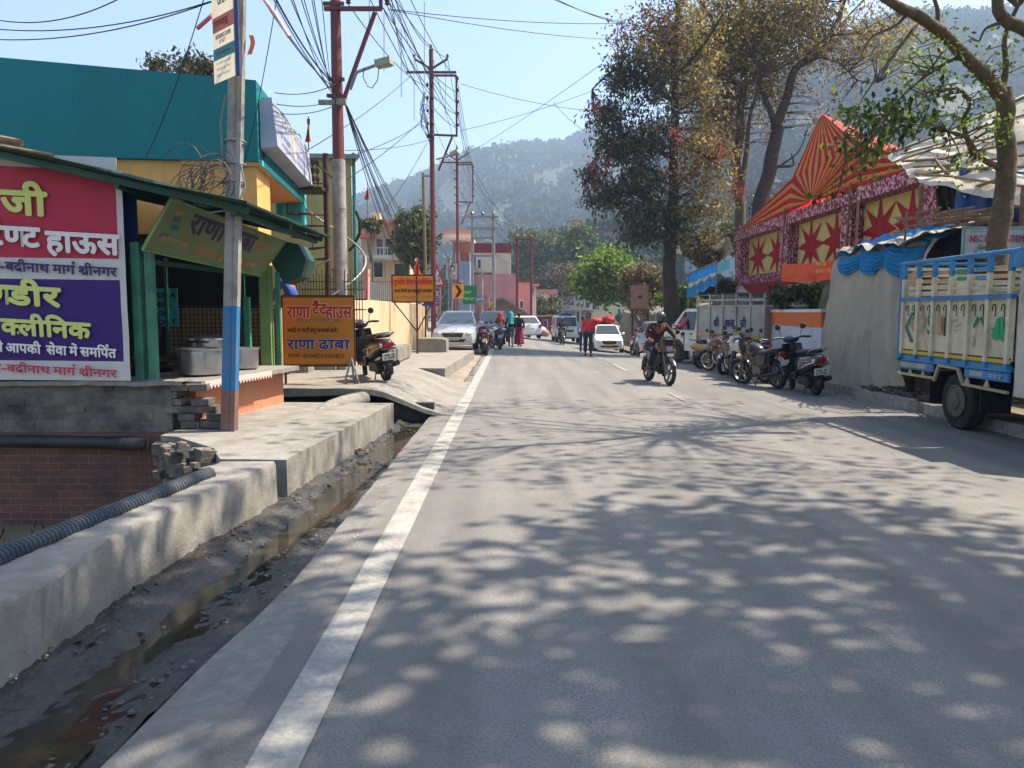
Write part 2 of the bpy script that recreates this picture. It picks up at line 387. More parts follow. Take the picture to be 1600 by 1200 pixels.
mb.grid(dw, 2, 24); struct(mb.obj('drain_water', M_WATER))
def litter(name, label, pts, rgb, s, seed, cat='litter'):
    rg = random.Random(seed); mb = MB()
    for p in pts:
        for k in range(5):
            c = Vector(p)+Vector((rg.uniform(-s, s), rg.uniform(-s, s), rg.uniform(0, s*.4))); a = [Vector((rg.uniform(-1, 1), rg.uniform(-1, 1), rg.uniform(-.2, .6)))*s*.55 for _ in range(5)]
            mb.add([c+q for q in a]+[c-Vector((0, 0, s*.1))], [(0, 1, 5), (1, 2, 5), (2, 3, 5), (3, 4, 5), (4, 0, 5), (0, 1, 2), (0, 2, 3), (0, 3, 4)])
    o = mb.obj(name, mat('litter '+name+str(seed), rgb, .7, var=.3, scale=30)); tag(o, label, cat); recentre(o); return o
p = G(566, 706, -.05)
litter('crumpled_paper', 'heap of crumpled pinkish paper litter lying in the drain', [p, p+Vector((.08, .05, 0)), p+Vector((-.1, .02, 0)), p+Vector((.02, .1, 0))], (150, 125, 115), .07, 3)
for i, (px, py, c, lab) in enumerate([(315, 868, (190, 70, 50), 'tiny orange scrap lying below the drain wall'), (362, 925, (60, 150, 140), 'small teal plastic scrap on the drain mud'), (20, 1058, (200, 200, 195), 'white scrap at the foot of the drain wall'),
        (555, 838, (215, 215, 210), 'white paper scrap on the road edge beside the drain'), (68, 1028, (170, 180, 110), 'yellowish scrap at the near foot of the drain wall'), (356, 972, (150, 150, 130), 'pale flat leaf on the concrete edge of the drain')]):
    litter('scrap', lab, [G(px, py, .0 if px > 500 else -.03)], c, .02, 20+i)
# muddy rubble of stones in the drain: nobody could count it
rg = random.Random(5); mb = MB()
for k in range(1500):
    Y = rg.uniform(1.6, 12.2)**1.0; u = rg.choice((rg.uniform(.02, .35), rg.uniform(.65, .98), rg.uniform(.02, .98))); X, _, z = drain(u, (Y+3)/16.6)
    if fb(X*2.5, Y*1.3, 40) < .05: continue
    s = rg.uniform(.005, .016)*(1.6 if rg.random() < .08 else 1)
    if k % 3: mb.ball((X, Y, z+s*.3), (s*rg.uniform(.7, 1.6), s*rg.uniform(.7, 1.6), s*.7), 6, 4)
    else: a_ = rg.uniform(0, 6); c_, s_ = math.cos(a_)*s*1.6, math.sin(a_)*s*1.6; mb.add([(X-c_, Y-s_, z+.012), (X+s_*.5, Y-c_*.5, z+.02), (X+c_, Y+s_, z+.014), (X-s_*.5, Y+c_*.5, z+.006)], [(0, 1, 2, 3)])
struct(mb.obj('rubble', mat('drain rubble', (.06, .056, .05), .6, dirt=(.16, .14, .11), damt=.8, dscale=6, var=.5, scale=20)), 'mud lumps and small rubble along the drain', 'stuff')['category'] = 'rubble'
rg = random.Random(15); mb = MB()
for k in range(420):
    Y = 13+27*rg.random()**.8; X = rg.choice((rg.uniform(-1.6, -1.05), rg.uniform(6.2, 8.8))); Y = Y if X < 0 else rg.uniform(11, 24)
    s = rg.uniform(.012, .045); z = zr(X, Y)+(.14 if X > 6.85 else 0.0)
    if X < 0 and Y < 18.6: continue
    mb.ball((X, Y, z+s*.3), (s*rg.uniform(.7, 1.6), s*rg.uniform(.7, 1.6), s*.6), 6, 4)
struct(mb.obj('gravel', mat('loose gravel', (.20, .18, .15), .9, var=.5, scale=20)), 'loose stones and dry leaves along the road edges', 'stuff')['category'] = 'gravel'
# ------------------------------------------------------------------ left: pavement slab, ramp over the drain, further pavement
def slab(name, outline, z0, z1, m, nz=.012, sub=.25):
    """a cast slab with a slightly uneven top"""
    bm = bmesh.new(); vs = [bm.verts.new((x, y, z1)) for x, y in outline]; bm.faces.new(vs)
    xs = [p[0] for p in outline]; ysl = [p[1] for p in outline]
    k = math.ceil(min(xs)/sub)*sub
    while k < max(xs): bmesh.ops.bisect_plane(bm, geom=bm.verts[:]+bm.edges[:]+bm.faces[:], plane_co=(k, 0, 0), plane_no=(1, 0, 0)); k += sub
    k = math.ceil(min(ysl)/sub)*sub
    while k < max(ysl): bmesh.ops.bisect_plane(bm, geom=bm.verts[:]+bm.edges[:]+bm.faces[:], plane_co=(0, k, 0), plane_no=(0, 1, 0)); k += sub
    r = bmesh.ops.extrude_face_region(bm, geom=bm.faces[:])
    for v in r['geom']:
        if isinstance(v, bmesh.types.BMVert): v.co.z = z0
    for v in bm.verts:
        if v.co.z == z1: v.co.z += nz*fb(v.co.x*2.5, v.co.y*2.5, 3)
        v.co.x += nz*.8*fb(v.co.x*4, v.co.y*4, 8); v.co.y += nz*.8*fb(v.co.x*4, v.co.y*4, 18)
    bmesh.ops.recalc_face_normals(bm, faces=bm.faces[:])
    me = bpy.data.meshes.new(name); bm.to_mesh(me); bm.free(); me.materials.append(m)
    o = bpy.data.objects.new(name, me); COL.objects.link(o); MW[o.name] = Matrix.Identity(4); return o
struct(slab('pavement', [(-2.12, 7.12), (-1.82, 11.65), (-3.1, 11.75), (-3.95, 11.8), (-3.95, 8.55), (-3.72, 8.45), (-3.05, 7.75), (-2.75, 7.15)], -.3, .30, M_CONC, .02))
mb = MB()
def ramp(u, v):
    Y = 12.45+5.9*v+(.25*(1-u) if v == 0 else 0)+.0; X = -4.6+3.62*u
    X += .06*fb(Y, 4)*(u > .9)
    z = .42*(1-sst(.60, 1.0, u))*(1-.25*sst(.75, 1, v)*sst(.3, .8, u))+.008+.03*fb(X*1.1, Y*1.1, 7)*(1-sst(.9, 1, u))
    z += .045*math.exp(-((v-.42)/.2)**2)*sst(.25, .6, u)*(1-sst(.7, .98, u))
    return Vector((X, Y, z))
nu, nv = 30, 30; mb.grid(ramp, nu, nv)
mb.grid(lambda u, v: ramp(u, 0)-Vector((0, .02*v, (.17-.12*u)*v)), nu, 1)
struct(mb.obj('pavement', M_CONC2))
mb = MB(); mb.box((-2.9, 12.75, -.12), (3.2, .18, .6)); struct(mb.obj('drain_bank', M_MUD))
struct(slab('pavement', [(-1.62, 18.4), (-1.42, 24), (-1.35, 27.2), (-4.3, 27.4), (-6, 18.6)], -.3, .34, M_CONC, .03))
mb = MB()
def lg(u, v):
    Y = 17.6+260*v**2.2; x1 = -1.17+bend(Y)*1.0; X = x1-70*u**2.2
    return (X, Y, max(zr(-1.1, Y), -.05)+.14*sst(0, .25, u)+(u > 0)*.02+.03*fb(X, Y)+20*sst(.5, 1, v)*.0)
mb.grid(lg, 24, 80); struct(mb.obj('roadside_ground', M_DUST))
# ------------------------------------------------------------------ right: kerb, path, bank and terrace
mb = MB()
for k in range(34):
    Y = -6+k*1.1; d = .02*fb(k*3.1, 1); e = .03*fb(k*2.3, 9)
    if 3 < Y < 32: mb.box((6.94+d*.5, Y+.54, .055+e*.5+zr(6.9, Y)), (.21, 1.085, .24))
struct(mb.obj('kerb', mat('kerb stone', (.30, .285, .25), .9, dirt=(.12, .11, .09), damt=.85, dscale=3, var=.25, scale=10, bump=.5)))
def bankx(Y): return interp(Y, [(18.5, 9.0), (18.9, 7.75), (22.2, 7.75), (22.9, 9.0), (40, 8.6), (80, 8.5)])
def rg_(u, v):
    Y = -15+240*v**1.6; X = 7.0+bend(Y)+75*u**1.7; b = bankx(Y)
    z = zr(6.9, Y)+.12+.02*fb(X*2, Y*2)+2.5*sst(b, b+.9, X-bend(Y))+.06*max(0, X-10)+(.25*fb(X*.5, Y*.5) if X > b+.5 else 0)
    return (X, Y, z)
mb = MB(); mb.grid(rg_, 70, 160); struct(mb.obj('roadside_bank', mat('bank earth', (.17, .14, .10), .95, dirt=(.07, .075, .035), damt=.9, dscale=.9, var=.35, scale=4, bump=.6)))
# ------------------------------------------------------------------ hills and their forest
def hill(name, ridge, d0, d1, zfoot, seed, nclump, size, back=250):
    a, b = ridge[0][0], ridge[-1][0]; nu, nv = 90, 34
    def zat(px, v):
        ang = (px-800)/F; y = interp(px, ridge); D = d0+(d1-d0)*v; top = CAM_H+(HZ-y)*d1/F
        if v <= 1: z = zfoot+(top-zfoot)*(v**.92)
        else: z = top-(v-1)*back*1.2
        z += (14*fb(ang*9, v*3, seed)+7*fb(ang*26, v*9, seed+3))*min(1, v*3)*(1 if v < .9 else max(.25, (1-v)*10))*min(1, d1/900)
        return Vector((ang*D, D, z))
    mb = MB(); mb.grid(lambda i, j: zat(a+(b-a)*i, j*1.3), nu, nv)
    o = mb.obj(name, mat('hillside', (.042, .050, .028), .95, dirt=(.075, .074, .048), damt=.7, dscale=.012, var=.4, scale=.05)); struct(o)
    rg = random.Random(seed); cs = []
    for k in range(nclump):
        edge = k < nclump*.10; v = rg.uniform(.975, 1.02) if edge else rg.random()**.7*1.04; px = rg.uniform(a, b); p = zat(px, v)
        if not edge and fb(px*.012, v*6, seed+9, 3) < -.34: continue
        h = size*rg.uniform(.5, 1.1)*(.75 if edge else 1); cs += [p+Vector((0, 0, h*.35)), p+Vector((0, 0, h*.8))]
    g = np.random.default_rng(seed); C = np.repeat(np.array([list(c) for c in cs], np.float32), 6, 0); n_ = len(C)
    C = C+g.normal(0, 1, (n_, 3))*np.array([size*.24, size*.24, size*.20]); A3 = g.normal(0, 1, (n_, 3)); A3 /= np.linalg.norm(A3, axis=1)[:, None]; B3 = np.cross(A3, g.normal(0, 1, (n_, 3))); B3 /= np.linalg.norm(B3, axis=1)[:, None]
    s3 = size*g.uniform(.16, .34, (n_, 1)); q = np.stack([C-A3*s3, C+B3*s3*.7, C+A3*s3, C-B3*s3*.7], 1).reshape(-1, 3).astype(np.float32)
    me = bpy.data.meshes.new(name+'_forest'); me.vertices.add(len(q)); me.vertices.foreach_set('co', q.ravel()); me.loops.add(4*n_); me.loops.foreach_set('vertex_index', np.arange(4*n_, dtype=np.int32)); me.polygons.add(n_); me.polygons.foreach_set('loop_start', np.arange(0, 4*n_, 4, dtype=np.int32)); me.update(calc_edges=True)
    me.materials.append(leafmat('far forest', (28, 38, 26), (58, 64, 38), (42, 52, 34), trans=.1, rough=.9, spec=.05)); o2 = bpy.data.objects.new('forest', me); COL.objects.link(o2)
    struct(o2, 'trees of the forest covering the '+name.replace('_', ' '), 'stuff')['category'] = 'forest'; MW[o2.name] = Matrix.Identity(4)
hill('far_hill', [(-500, 420), (100, 370), (400, 345), (560, 318), (605, 303), (640, 298), (700, 262), (740, 252), (790, 240), (850, 236), (905, 224), (960, 226), (1050, 210), (1200, 240), (1500, 300), (2100, 330)], 330, 900, 0, 11, 17000, 8.5)
hill('near_hill', [(930, 330), (1000, 262), (1080, 205), (1150, 160), (1200, 128), (1270, 88), (1340, 60), (1400, 48), (1500, 44), (1600, 40), (1800, 20), (2400, 0)], 180, 520, 4, 23, 15000, 5.6)
# ------------------------------------------------------------------ materials for built things
def brickmat(name, c1, c2, mortar, sx=1.0, scale=1.0, dirt=(.03, .03, .03), damt=.6):
    m = bpy.data.materials.new(name); m.use_nodes = True; MATS[name] = m; nt = m.node_tree; b = nt.nodes['Principled BSDF']; N = nt.nodes.new; L = nt.links.new
    tc = N('ShaderNodeTexCoord'); sp = N('ShaderNodeSeparateXYZ'); L(tc.outputs['Object'], sp.inputs[0]); cb = N('ShaderNodeCombineXYZ')
    ad = N('ShaderNodeMath'); L(sp.outputs['X'], ad.inputs[0]); L(sp.outputs['Y'], ad.inputs[1]); L(ad.outputs[0], cb.inputs['X']); L(sp.outputs['Z'], cb.inputs['Y'])
    nz = N('ShaderNodeTexNoise'); nz.inputs['Scale'].default_value = 6; L(tc.outputs['Object'], nz.inputs['Vector'])
    va = N('ShaderNodeVectorMath'); va.operation = 'MULTIPLY_ADD'; va.inputs[1].default_value = (.03, .03, 0); L(nz.outputs['Color'], va.inputs[0]); L(cb.outputs[0], va.inputs[2])
    bt = N('ShaderNodeTexBrick'); L(va.outputs[0], bt.inputs['Vector']); bt.inputs['Scale'].default_value = scale
    bt.inputs['Brick Width'].default_value = .24; bt.inputs['Row Height'].default_value = .085; bt.inputs['Mortar Size'].default_value = .008; bt.inputs['Mortar Smooth'].default_value = .3
    bt.inputs['Color1'].default_value = c1+(1,); bt.inputs['Color2'].default_value = c2+(1,); bt.inputs['Mortar'].default_value = mortar+(1,)
    n2 = N('ShaderNodeTexNoise'); n2.inputs['Scale'].default_value = 2.6; n2.inputs['Detail'].default_value = 8; n2.inputs['Roughness'].default_value = .7; L(tc.outputs['Object'], n2.inputs['Vector'])
    r = N('ShaderNodeMapRange'); r.inputs[1].default_value = .42; r.inputs[2].default_value = .68; r.inputs[4].default_value = damt; L(n2.outputs['Fac'], r.inputs[0])
    mx = N('ShaderNodeMix'); mx.data_type = 'RGBA'; mx.inputs['B'].default_value = dirt+(1,); L(r.outputs[0], mx.inputs['Factor']); L(bt.outputs['Color'], mx.inputs['A']); L(mx.outputs['Result'], b.inputs['Base Color'])
    bp = N('ShaderNodeBump'); bp.inputs['Strength'].default_value = .9; bp.inputs['Distance'].default_value = .02; bp.invert = True; L(bt.outputs['Fac'], bp.inputs['Height'])
    n3 = N('ShaderNodeTexNoise'); n3.inputs['Scale'].default_value = 30; L(tc.outputs['Object'], n3.inputs['Vector']); b2 = N('ShaderNodeBump'); b2.inputs['Strength'].default_value = .4; b2.inputs['Distance'].default_value = .02
    L(n3.outputs['Fac'], b2.inputs['Height']); L(bp.outputs[0], b2.inputs['Normal']); L(b2.outputs[0], b.inputs['Normal']); b.inputs['Roughness'].default_value = .9
    return m
B_RED = brickmat('red brick', (.19, .065, .045), (.12, .05, .04), (.17, .145, .115))
B_GREY = brickmat('smoke stained brick', (.19, .165, .135), (.12, .105, .09), (.20, .185, .16), dirt=(.025, .024, .024), damt=.9)
M_TEAL = mat('teal paint', (4, 112, 116), .7, var=.05, scale=1.5, dirt=(5, 88, 94), damt=.35, dscale=1.6, streak=.12)
M_TEAL2 = mat('turquoise paint', (70, 180, 175), .6, var=.1)
M_YEL = mat('ochre wall paint', (222, 165, 92), .8, var=.08, scale=2, dirt=(160, 112, 66), damt=.55, dscale=2, streak=.12)
M_SOFF = mat('orange soffit paint', (215, 150, 90), .8, var=.08)
M_WHITE = mat('white paint', (215, 212, 205), .6, var=.08, dirt=(150, 145, 135), damt=.4, dscale=1.0)
M_GREENP = mat('green enamel paint', (62, 128, 100), .45, var=.15, dirt=(36, 62, 50), damt=.6, dscale=4)
M_DGREEN = mat('dark green paint', (30, 76, 62), .5, var=.2, dirt=(22, 40, 36), damt=.6, dscale=3)
M_LGREEN = mat('pale green paint', (120, 150, 85), .6, var=.15, dirt=(70, 85, 50), damt=.6, dscale=3)
M_ORANGE = mat('salmon plaster', (198, 122, 90), .85, var=.1, scale=3, dirt=(160, 140, 120), damt=.55, dscale=2.5, bump=.2)
M_DARK = mat('shaded stall interior', (26, 24, 24), .9, var=.3)  # near-black tone puts the shade of the enclosed stall into its walls
M_BLUE = mat('blue paint', (24, 88, 150), .5, var=.15, dirt=(14, 52, 95), damt=.6, dscale=3)
M_STEEL = mat('aluminium', (190, 190, 190), .32, metal=.9, var=.12, scale=6, dirt=(90, 85, 80), damt=.5, dscale=3)
M_GALV = mat('galvanised steel', (140, 143, 145), .5, metal=.4, var=.15, dirt=(100, 95, 88), damt=.5, dscale=3)
M_BLACK = mat('black rubber', (20, 20, 21), .75, var=.3, scale=20)
M_BLACKP = mat('black plastic', (22, 22, 24), .4, var=.2)
M_REDPOLE = mat('red oxide pole paint', (104, 44, 44), .55, var=.15, scale=4, dirt=(88, 40, 38), damt=.6, dscale=2)
M_POLEGREY = mat('weathered pole paint', (150, 146, 140), .6, var=.15, scale=6, dirt=(92, 78, 68), damt=.8, dscale=3.5)
M_RUST = mat('rusty iron', (74, 48, 38), .7, var=.3, scale=20, dirt=(40, 28, 24), damt=.6, dscale=8)
M_WOOD = mat('weathered wood', (120, 98, 74), .85, var=.3, scale=12)
M_WIRE = mat('cable insulation', (28, 30, 34), .6, var=.2)
T_ = lambda n, c: mat('letter '+n, c, .7, var=.08, scale=30)
X_, Y_, Z_ = Vector((1, 0, 0)), Vector((0, 1, 0)), Vector((0, 0, 1))
def wavy(mb, f, nu, nv): return mb.grid(f, nu, nv)

# ------------------------------------------------------------------ drain wall, pipes, brick wall
mb = MB()
def dwall(u, v):
    Y = -3+9.93*u; X = wallx(Y); prof = [(X+.02, -.3), (X, .0), (X-.005, .29), (X-.03, .32), (X-.26, .325), (X-.50, .31), (X-.53, .28), (X-.55, -.9)]
    k = min(7, int(round(v*7))); p = prof[k]; return Vector((p[0]+.012*fb(Y*1.7, p[1]*3, k)+.012*fb(Y*9, k*.6, 2), Y, p[1]+(.014*fb(Y*1.3, p[0]*2, 4)+.012*fb(Y*8, p[0]*4, 9))*(p[1] > 0)))
mb.grid(dwall, 240, 7)
for e in (0, 1): mb.add([dwall(e, k/7) for k in range(8)], [tuple(range(8))])
tag(mb.obj('concrete_wall', M_CONC, smooth=50), 'long low concrete wall between the drain and the pit', 'wall')
mb = MB(); path = [(-3.05, -1.5), (-2.93, 2.5), (-2.80, 4.2), (-2.62, 5.6), (-2.52, 6.3)]; pts = []; rr = []
L_ = 900
for k in range(L_+1):
    y = -1.5+7.8*k/L_; pts.append((interp(y, [(b, a) for a, b in path]), y, .335)); rr.append(.066 if (k//2) % 2 else .050)
mb.tube(pts, rr, 10); tag(mb.obj('corrugated_pipe', mat('grey blue conduit', (58, 68, 78), .5, var=.15, dirt=(110, 105, 95), damt=.6, dscale=3), smooth=60), 'grey blue corrugated conduit lying along the back of the drain wall', 'pipe')
bw = thing('brick_wall', 'old brick wall below the banner, soot grey above and red below', 'wall', (-8, 9.1, -.85))
mb = MB(); mb.box((-8.1, 9.12, -.3), (8.4, .26, 1.14)); mb.obj('lower_course', B_RED, bw, world=True)
mb = MB(); mb.box((-8.17, 9.13, .55), (8.3, .24, .64))
rg = random.Random(2)
for k in range(7):
    for j in range(3):
        if rg.random() < .75 or j == 0: mb.box((-4.02+.12+j*.17-.03*k+rg.uniform(-.03, .03)+(.12 if k < 3 else 0), 9.11+rg.uniform(-.03, .03), .27+k*.088), (.2, .22, .078), rz=rg.uniform(-.25, .25))
for k in range(26): mb.box((rg.uniform(-8, -4.2), 9.0+rg.uniform(.005, .012), .27+.088*rg.randrange(7)), (.22, .02, .074), rz=rg.uniform(-.02, .02))
mb.obj('upper_course', B_GREY, bw, world=True)
mb = MB(); mb.grid(lambda u, v: (-12.2+8.35*u+(.1*fb(v*4, 2) if u == 1 else 0), 8.93+.33*v+.03*fb(u*30, v), .875+.02*fb(u*25, v*2)), 60, 3); mb.grid(lambda u, v: (-12.2+8.35*u, 8.93+.03*fb(u*30, 0), .875+.02*fb(u*25, 0)-.05*v), 60, 1); mb.obj('mortar_cap', M_CONC2, bw, world=True)
mb = MB(); mb.tube([(-12, 8.93, .20), (-7, 8.91, .19), (-5.2, 8.90, .17), (-4.25, 8.86, .15)], .075, 12); mb.tube([(-4.62, 8.88, .16), (-4.5, 8.87, .155)], .083, 12)
tag(recentre(mb.obj('drain_pipe', mat('black pvc pipe', (34, 34, 38), .45, var=.2, dirt=(80, 78, 76), damt=.5, dscale=2))), 'black pipe running across the brick wall', 'pipe')
mb = MB(); rg = random.Random(8)
for k in range(34):
    c = Vector((rg.uniform(-4.0, -2.95), 0, 0)); c.y = 8.38-(c.x+3.85)*1.15+rg.uniform(-.05, .1); c.z = rg.uniform(-.15, .3); s = rg.uniform(.05, .12)
    mb.box(c, (s*1.8, s*1.3, s), M=Matrix.Rotation(rg.uniform(-1.2, .4), 3, 'Z') @ Matrix.Rotation(rg.uniform(-.4, .4), 3, 'X'))
tag(recentre(mb.obj('broken_masonry', B_GREY, smooth=0)), 'broken stone and mortar lump at the corner of the pavement', 'masonry')
mb = MB(); rg = random.Random(4)
for k in range(700):
    x = rg.uniform(-8, -2.95); y = rg.uniform(3.5, 8.9); h = rg.uniform(.04, .16); a = rg.uniform(0, 6.3); d = Vector((math.cos(a), math.sin(a), 0))*.012; t = Vector((rg.uniform(-.06, .06), rg.uniform(-.06, .06), h)); p = Vector((x, y, -.84))
    mb.add([p-d, p+d, p+t], [(0, 1, 2)])
struct(mb.obj('weeds', leafmat('weeds', (30, 38, 16), (70, 78, 36))), 'short weeds at the bottom of the pit', 'stuff')['category'] = 'weeds'
# ------------------------------------------------------------------ banner
YB = 8.93
bt_ = thing('shop_banner', 'large crimson and purple cloth banner of white and yellow Hindi lettering on brick wall', 'banner', (-6, YB, .9))
rows = [(3.42, 3.28), (2.33, 2.29), (2.09, 2.05), (1.14, 1.11), (.91, .885)]
mb = MB(); cols_ = [mat('banner crimson', (176, 44, 66), .7, var=.07), mat('banner white', (196, 190, 186), .7, var=.06), mat('banner purple', (58, 26, 104), .7, var=.08)]
def bz(x, r): t = (x+7.6)/(7.6-4.52); return rows[r][0]+(rows[r][1]-rows[r][0])*(.0+t*1.0)
def bwv(x, z): return YB-.018*fb(x*.9, z*.6, 1)-.006*fb(x*3, z*3)
for r, mi in enumerate((0, 1, 2, 1)):
    mb.m = mi
    mb.grid(lambda u, v: ((lambda x: (lambda z: (x, bwv(x, z), z))(bz(x, r)*(1-v)+bz(x, r+1)*v))(-7.6+3.08*u)), 40, 10)
mb.m = 1; mb.grid(lambda u, v: ((lambda x: (lambda z: (x, bwv(x, z), z))((bz(-4.52, 0)-.03+.03*u)*(1-v)+bz(-4.52, 4)*v))(-4.52+.07*u)), 2, 30)
mb.m = 1; mb.grid(lambda u, v: ((lambda x: (lambda z: (x, bwv(x, z)+.004, z))((bz(x, 0)+.15)*(1-v)+bz(x, 0)*v))(-7.6+3.1*u)), 30, 2)
mb.obj('cloth', cols_, bt_, world=True, solid=.004)
yl, wh, pu, rd = T_('banner yellow', (206, 208, 116)), T_('banner white', (225, 218, 214)), T_('banner violet', (62, 38, 92)), T_('banner red', (186, 50, 78))
def btext(t, m, rx, yb, head, bold, w=None, lx=None):
    """right edge px, base line px, height px -> on the banner"""
    a = P(rx if rx is not None else lx, yb, YB-.035); h = head*YB/1200.0
    lettering('lettering', t, m, bt_, a, Vector((1, 0, -.055)), Z_, -Y_, h, None if w is None else w*YB/1200.0, bold*YB/1200.0, 'r' if rx is not None else 'l')
btext('जी', yl, 74, 337, 39, 2.2, w=70)
btext('टेण\u094dट', wh, 63, 386, 32, 1.8, w=82); btext('हाऊस', wh, 187, 398, 33, 1.8, w=112)
btext('ा-बद_ीनाथ माग^ श_ीनगर', pu, 183, 432, 14.5, .7, w=186)
btext('ण\u094dडीर', yl, 95, 479, 31, 2.0, w=118); btext('क\u094dलीनिक'.replace('नि', 'िन'), yl, 142, 529, 26, 1.6, w=138)
btext('से आपकी  सेवा में समिप^त'.replace('िप^त', 'िप^त'), wh, 182, 559, 15, .7, w=190)
btext('ा-बद_ीनाथ माग^ श_ीनगर', rd, 183, 590, 13, .5, w=186)
# ------------------------------------------------------------------ food stall
A, B = Vector((-3.86, 9.32, 0)), Vector((-3.50, 11.70, 0)); dAB = (B-A).normalized(); nAB = Vector((dAB.y, -dAB.x, 0))
st = thing('food_stall', 'green roadside food stall with salmon counter below a corrugated roof', 'food stall', (-4.5, 10.5, .3))
def off(t, n, z): p = A+(B-A)*t+nAB*n; return Vector((p.x, p.y, z))
mb = MB(); mb.prism([off(0, 0, .25), off(1, 0, .25), off(1, -.75, .25), off(0, -.75, .25)], (0, 0, .53)); mb.obj('counter', M_ORANGE, st, world=True)
mb = MB(); mb.grid(lambda u, v: off(-.10+1.14*u, -1.05+1.27*v, .865+.008*fb(u*9, v*5))+nAB*(.02*fb(u*12, 5) if v == 1 else 0), 30, 8)
mb.grid(lambda u, v: off(-.10+1.14*u, .22, .865+.008*fb(u*9, 5)-.065*v)+nAB*(.02*fb(u*12, 5)), 30, 1); mb.grid(lambda u, v: off(-.10, -1.05+1.27*u, .865-.08*v), 8, 1); mb.grid(lambda u, v: off(1.04, -1.05+1.27*u, .865-.08*v), 8, 1)
mb.grid(lambda u, v: off(-.10+1.14*u, -1.05+1.27*v, .79), 4, 4)
mb.obj('counter_top', M_CONC2, st, world=True)
mb = MB(); n_ = 44
for k in range(n_):
    t0 = -.08+.72*k/n_; t1 = -.08+.72*(k+1)/n_; d = .085 if k % 2 else .055
    mb.add([off(t0, .243, .865), off(t1, .243, .865), off(t1, .243, .865-d), off((t0+t1)/2, .243, .865-d-.02), off(t0, .243, .865-d)], [(0, 1, 2, 3, 4)])
mb.obj('counter_trim', mat('pink white edging', (214, 176, 170), .7, var=.2, scale=40), st, world=True, solid=.004)
for (x, y, z0, w, m, h) in ((-4.42, 9.14, .88, .10, M_GREENP, 2.5), (-4.28, 9.16, .88, .09, M_GREENP, 2.4), (-3.86, 11.25, .87, .08, M_GREENP, 1.9), (-3.80, 11.95, .30, .16, M_LGREEN, 2.4), (-3.63, 11.98, .30, .06, M_GREENP, 2.3)):
    mb = MB(); mb.box((x, y, z0+(h-(z0-.0))/2), (w, w, h-z0)); mb.obj('post', m, st, world=True)
def roofz(x): return 2.86+(-2.87-x)*.225
mb = MB()
def rf(u, v):
    x = -9.5+6.63*u; y = 8.55+3.9*v+(.25*(1-u)-.1); return Vector((x, y, roofz(x)+.018*math.sin(y*2*math.pi/.076)+.02*fb(x, y)))
mb.grid(rf, 24, 360); mb.obj('roof', mat('green corrugated sheet', (30, 66, 54), .5, metal=.1, var=.25, dirt=(30, 32, 30), damt=.85, dscale=2), st, world=True, smooth=50, solid=.003)
mb = MB()
for y in (8.72, 10.4, 12.1): mb.bar((-9, y, roofz(-9)-.07), (-2.95, y, roofz(-2.95)-.07), .07)
for x in (-3.1, -4.4, -6): mb.bar((x, 8.7, roofz(x)-.12), (x, 12.3, roofz(x)-.12), .06)
mb.bar((-4.5, 9.15, 2.3), (-3.9, 12.0, 2.25), .06); mb.obj('roof_beam', M_DGREEN, st, world=True)
mb = MB(); mb.tube([(-7, 8.6, 3.85), (-6.1, 8.55, 3.66), (-5.3, 8.5, 3.5)], [.05, .04], 7); mb.tube([(-6.8, 8.62, 3.70), (-5.0, 8.56, 3.38)], .025, 6); mb.obj('roof_pole', M_WOOD, st, world=True)
mb = MB(); hx = [(0, -.42), (.32, -.30), (.42, -.02), (.28, .22), (-.1, .30), (-.3, .05)]
mb.prism([Vector((-3.55+a*.85, 12.05, 2.52+b*.95)) for a, b in hx], (0, .55, 0)); mb.obj('shutter_box', M_DGREEN, st, world=True)
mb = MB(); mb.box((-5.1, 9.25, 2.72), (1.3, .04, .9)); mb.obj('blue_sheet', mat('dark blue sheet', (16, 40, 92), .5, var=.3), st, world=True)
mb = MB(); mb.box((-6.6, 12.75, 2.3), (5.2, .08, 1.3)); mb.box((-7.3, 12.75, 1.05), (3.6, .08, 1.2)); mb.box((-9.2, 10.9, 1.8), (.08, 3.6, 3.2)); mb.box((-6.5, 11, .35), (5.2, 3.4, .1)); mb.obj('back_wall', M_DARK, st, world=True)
mb = MB(); mb.box((-4.75, 12.72, 1.2), (1.9, .05, 1.1)); mb.obj('mesh_backing', mat('tan hessian', (176, 138, 98), .9, var=.2), st, world=True)
mb = MB()
for k in range(26): mb.box((-5.65+k*.07, 12.68, 1.25), (.012, .012, 1.0))
for k in range(15): mb.box((-4.75, 12.66, .8+k*.07), (1.85, .012, .012))
mb.obj('wire_mesh', M_RUST, st, world=True)
mb = MB(); mb.box((-4.9, 10.5, 1.05), (.5, .9, .06)); mb.box((-5.3, 11.3, .62), (.9, .7, .55)); mb.box((-5.9, 10.4, .55), (.6, 1.2, .6)); mb.obj('work_table', mat('dark wood table', (60, 34, 26), .7, var=.3), st, world=True)
for x in (-4.35, -5.6):
    mb = MB(); mb.box((x, 12.52, 1.7), (.05, .05, 1.7)); mb.obj('post', M_DGREEN, st, world=True)
fs = thing('notice_board', 'teal notice board of black capital letters inside the food stall', 'sign', (-5.7, 12.6, 1.4))
mb = MB(); mb.box((-5.78, 12.64, 1.76), (.62, .03, .62)); mb.obj('board', mat('teal notice', (60, 170, 170), .6, var=.1), fs, world=True)
for t, z in (('FOOD A', 1.92), ('DEPA', 1.76), ('OF', 1.62), ('FOOD T', 1.48)): lettering('lettering', t, T_('black', (16, 18, 20)), fs, (-5.72, 12.615, z), X_, Z_, -Y_, .085, bold=.004)
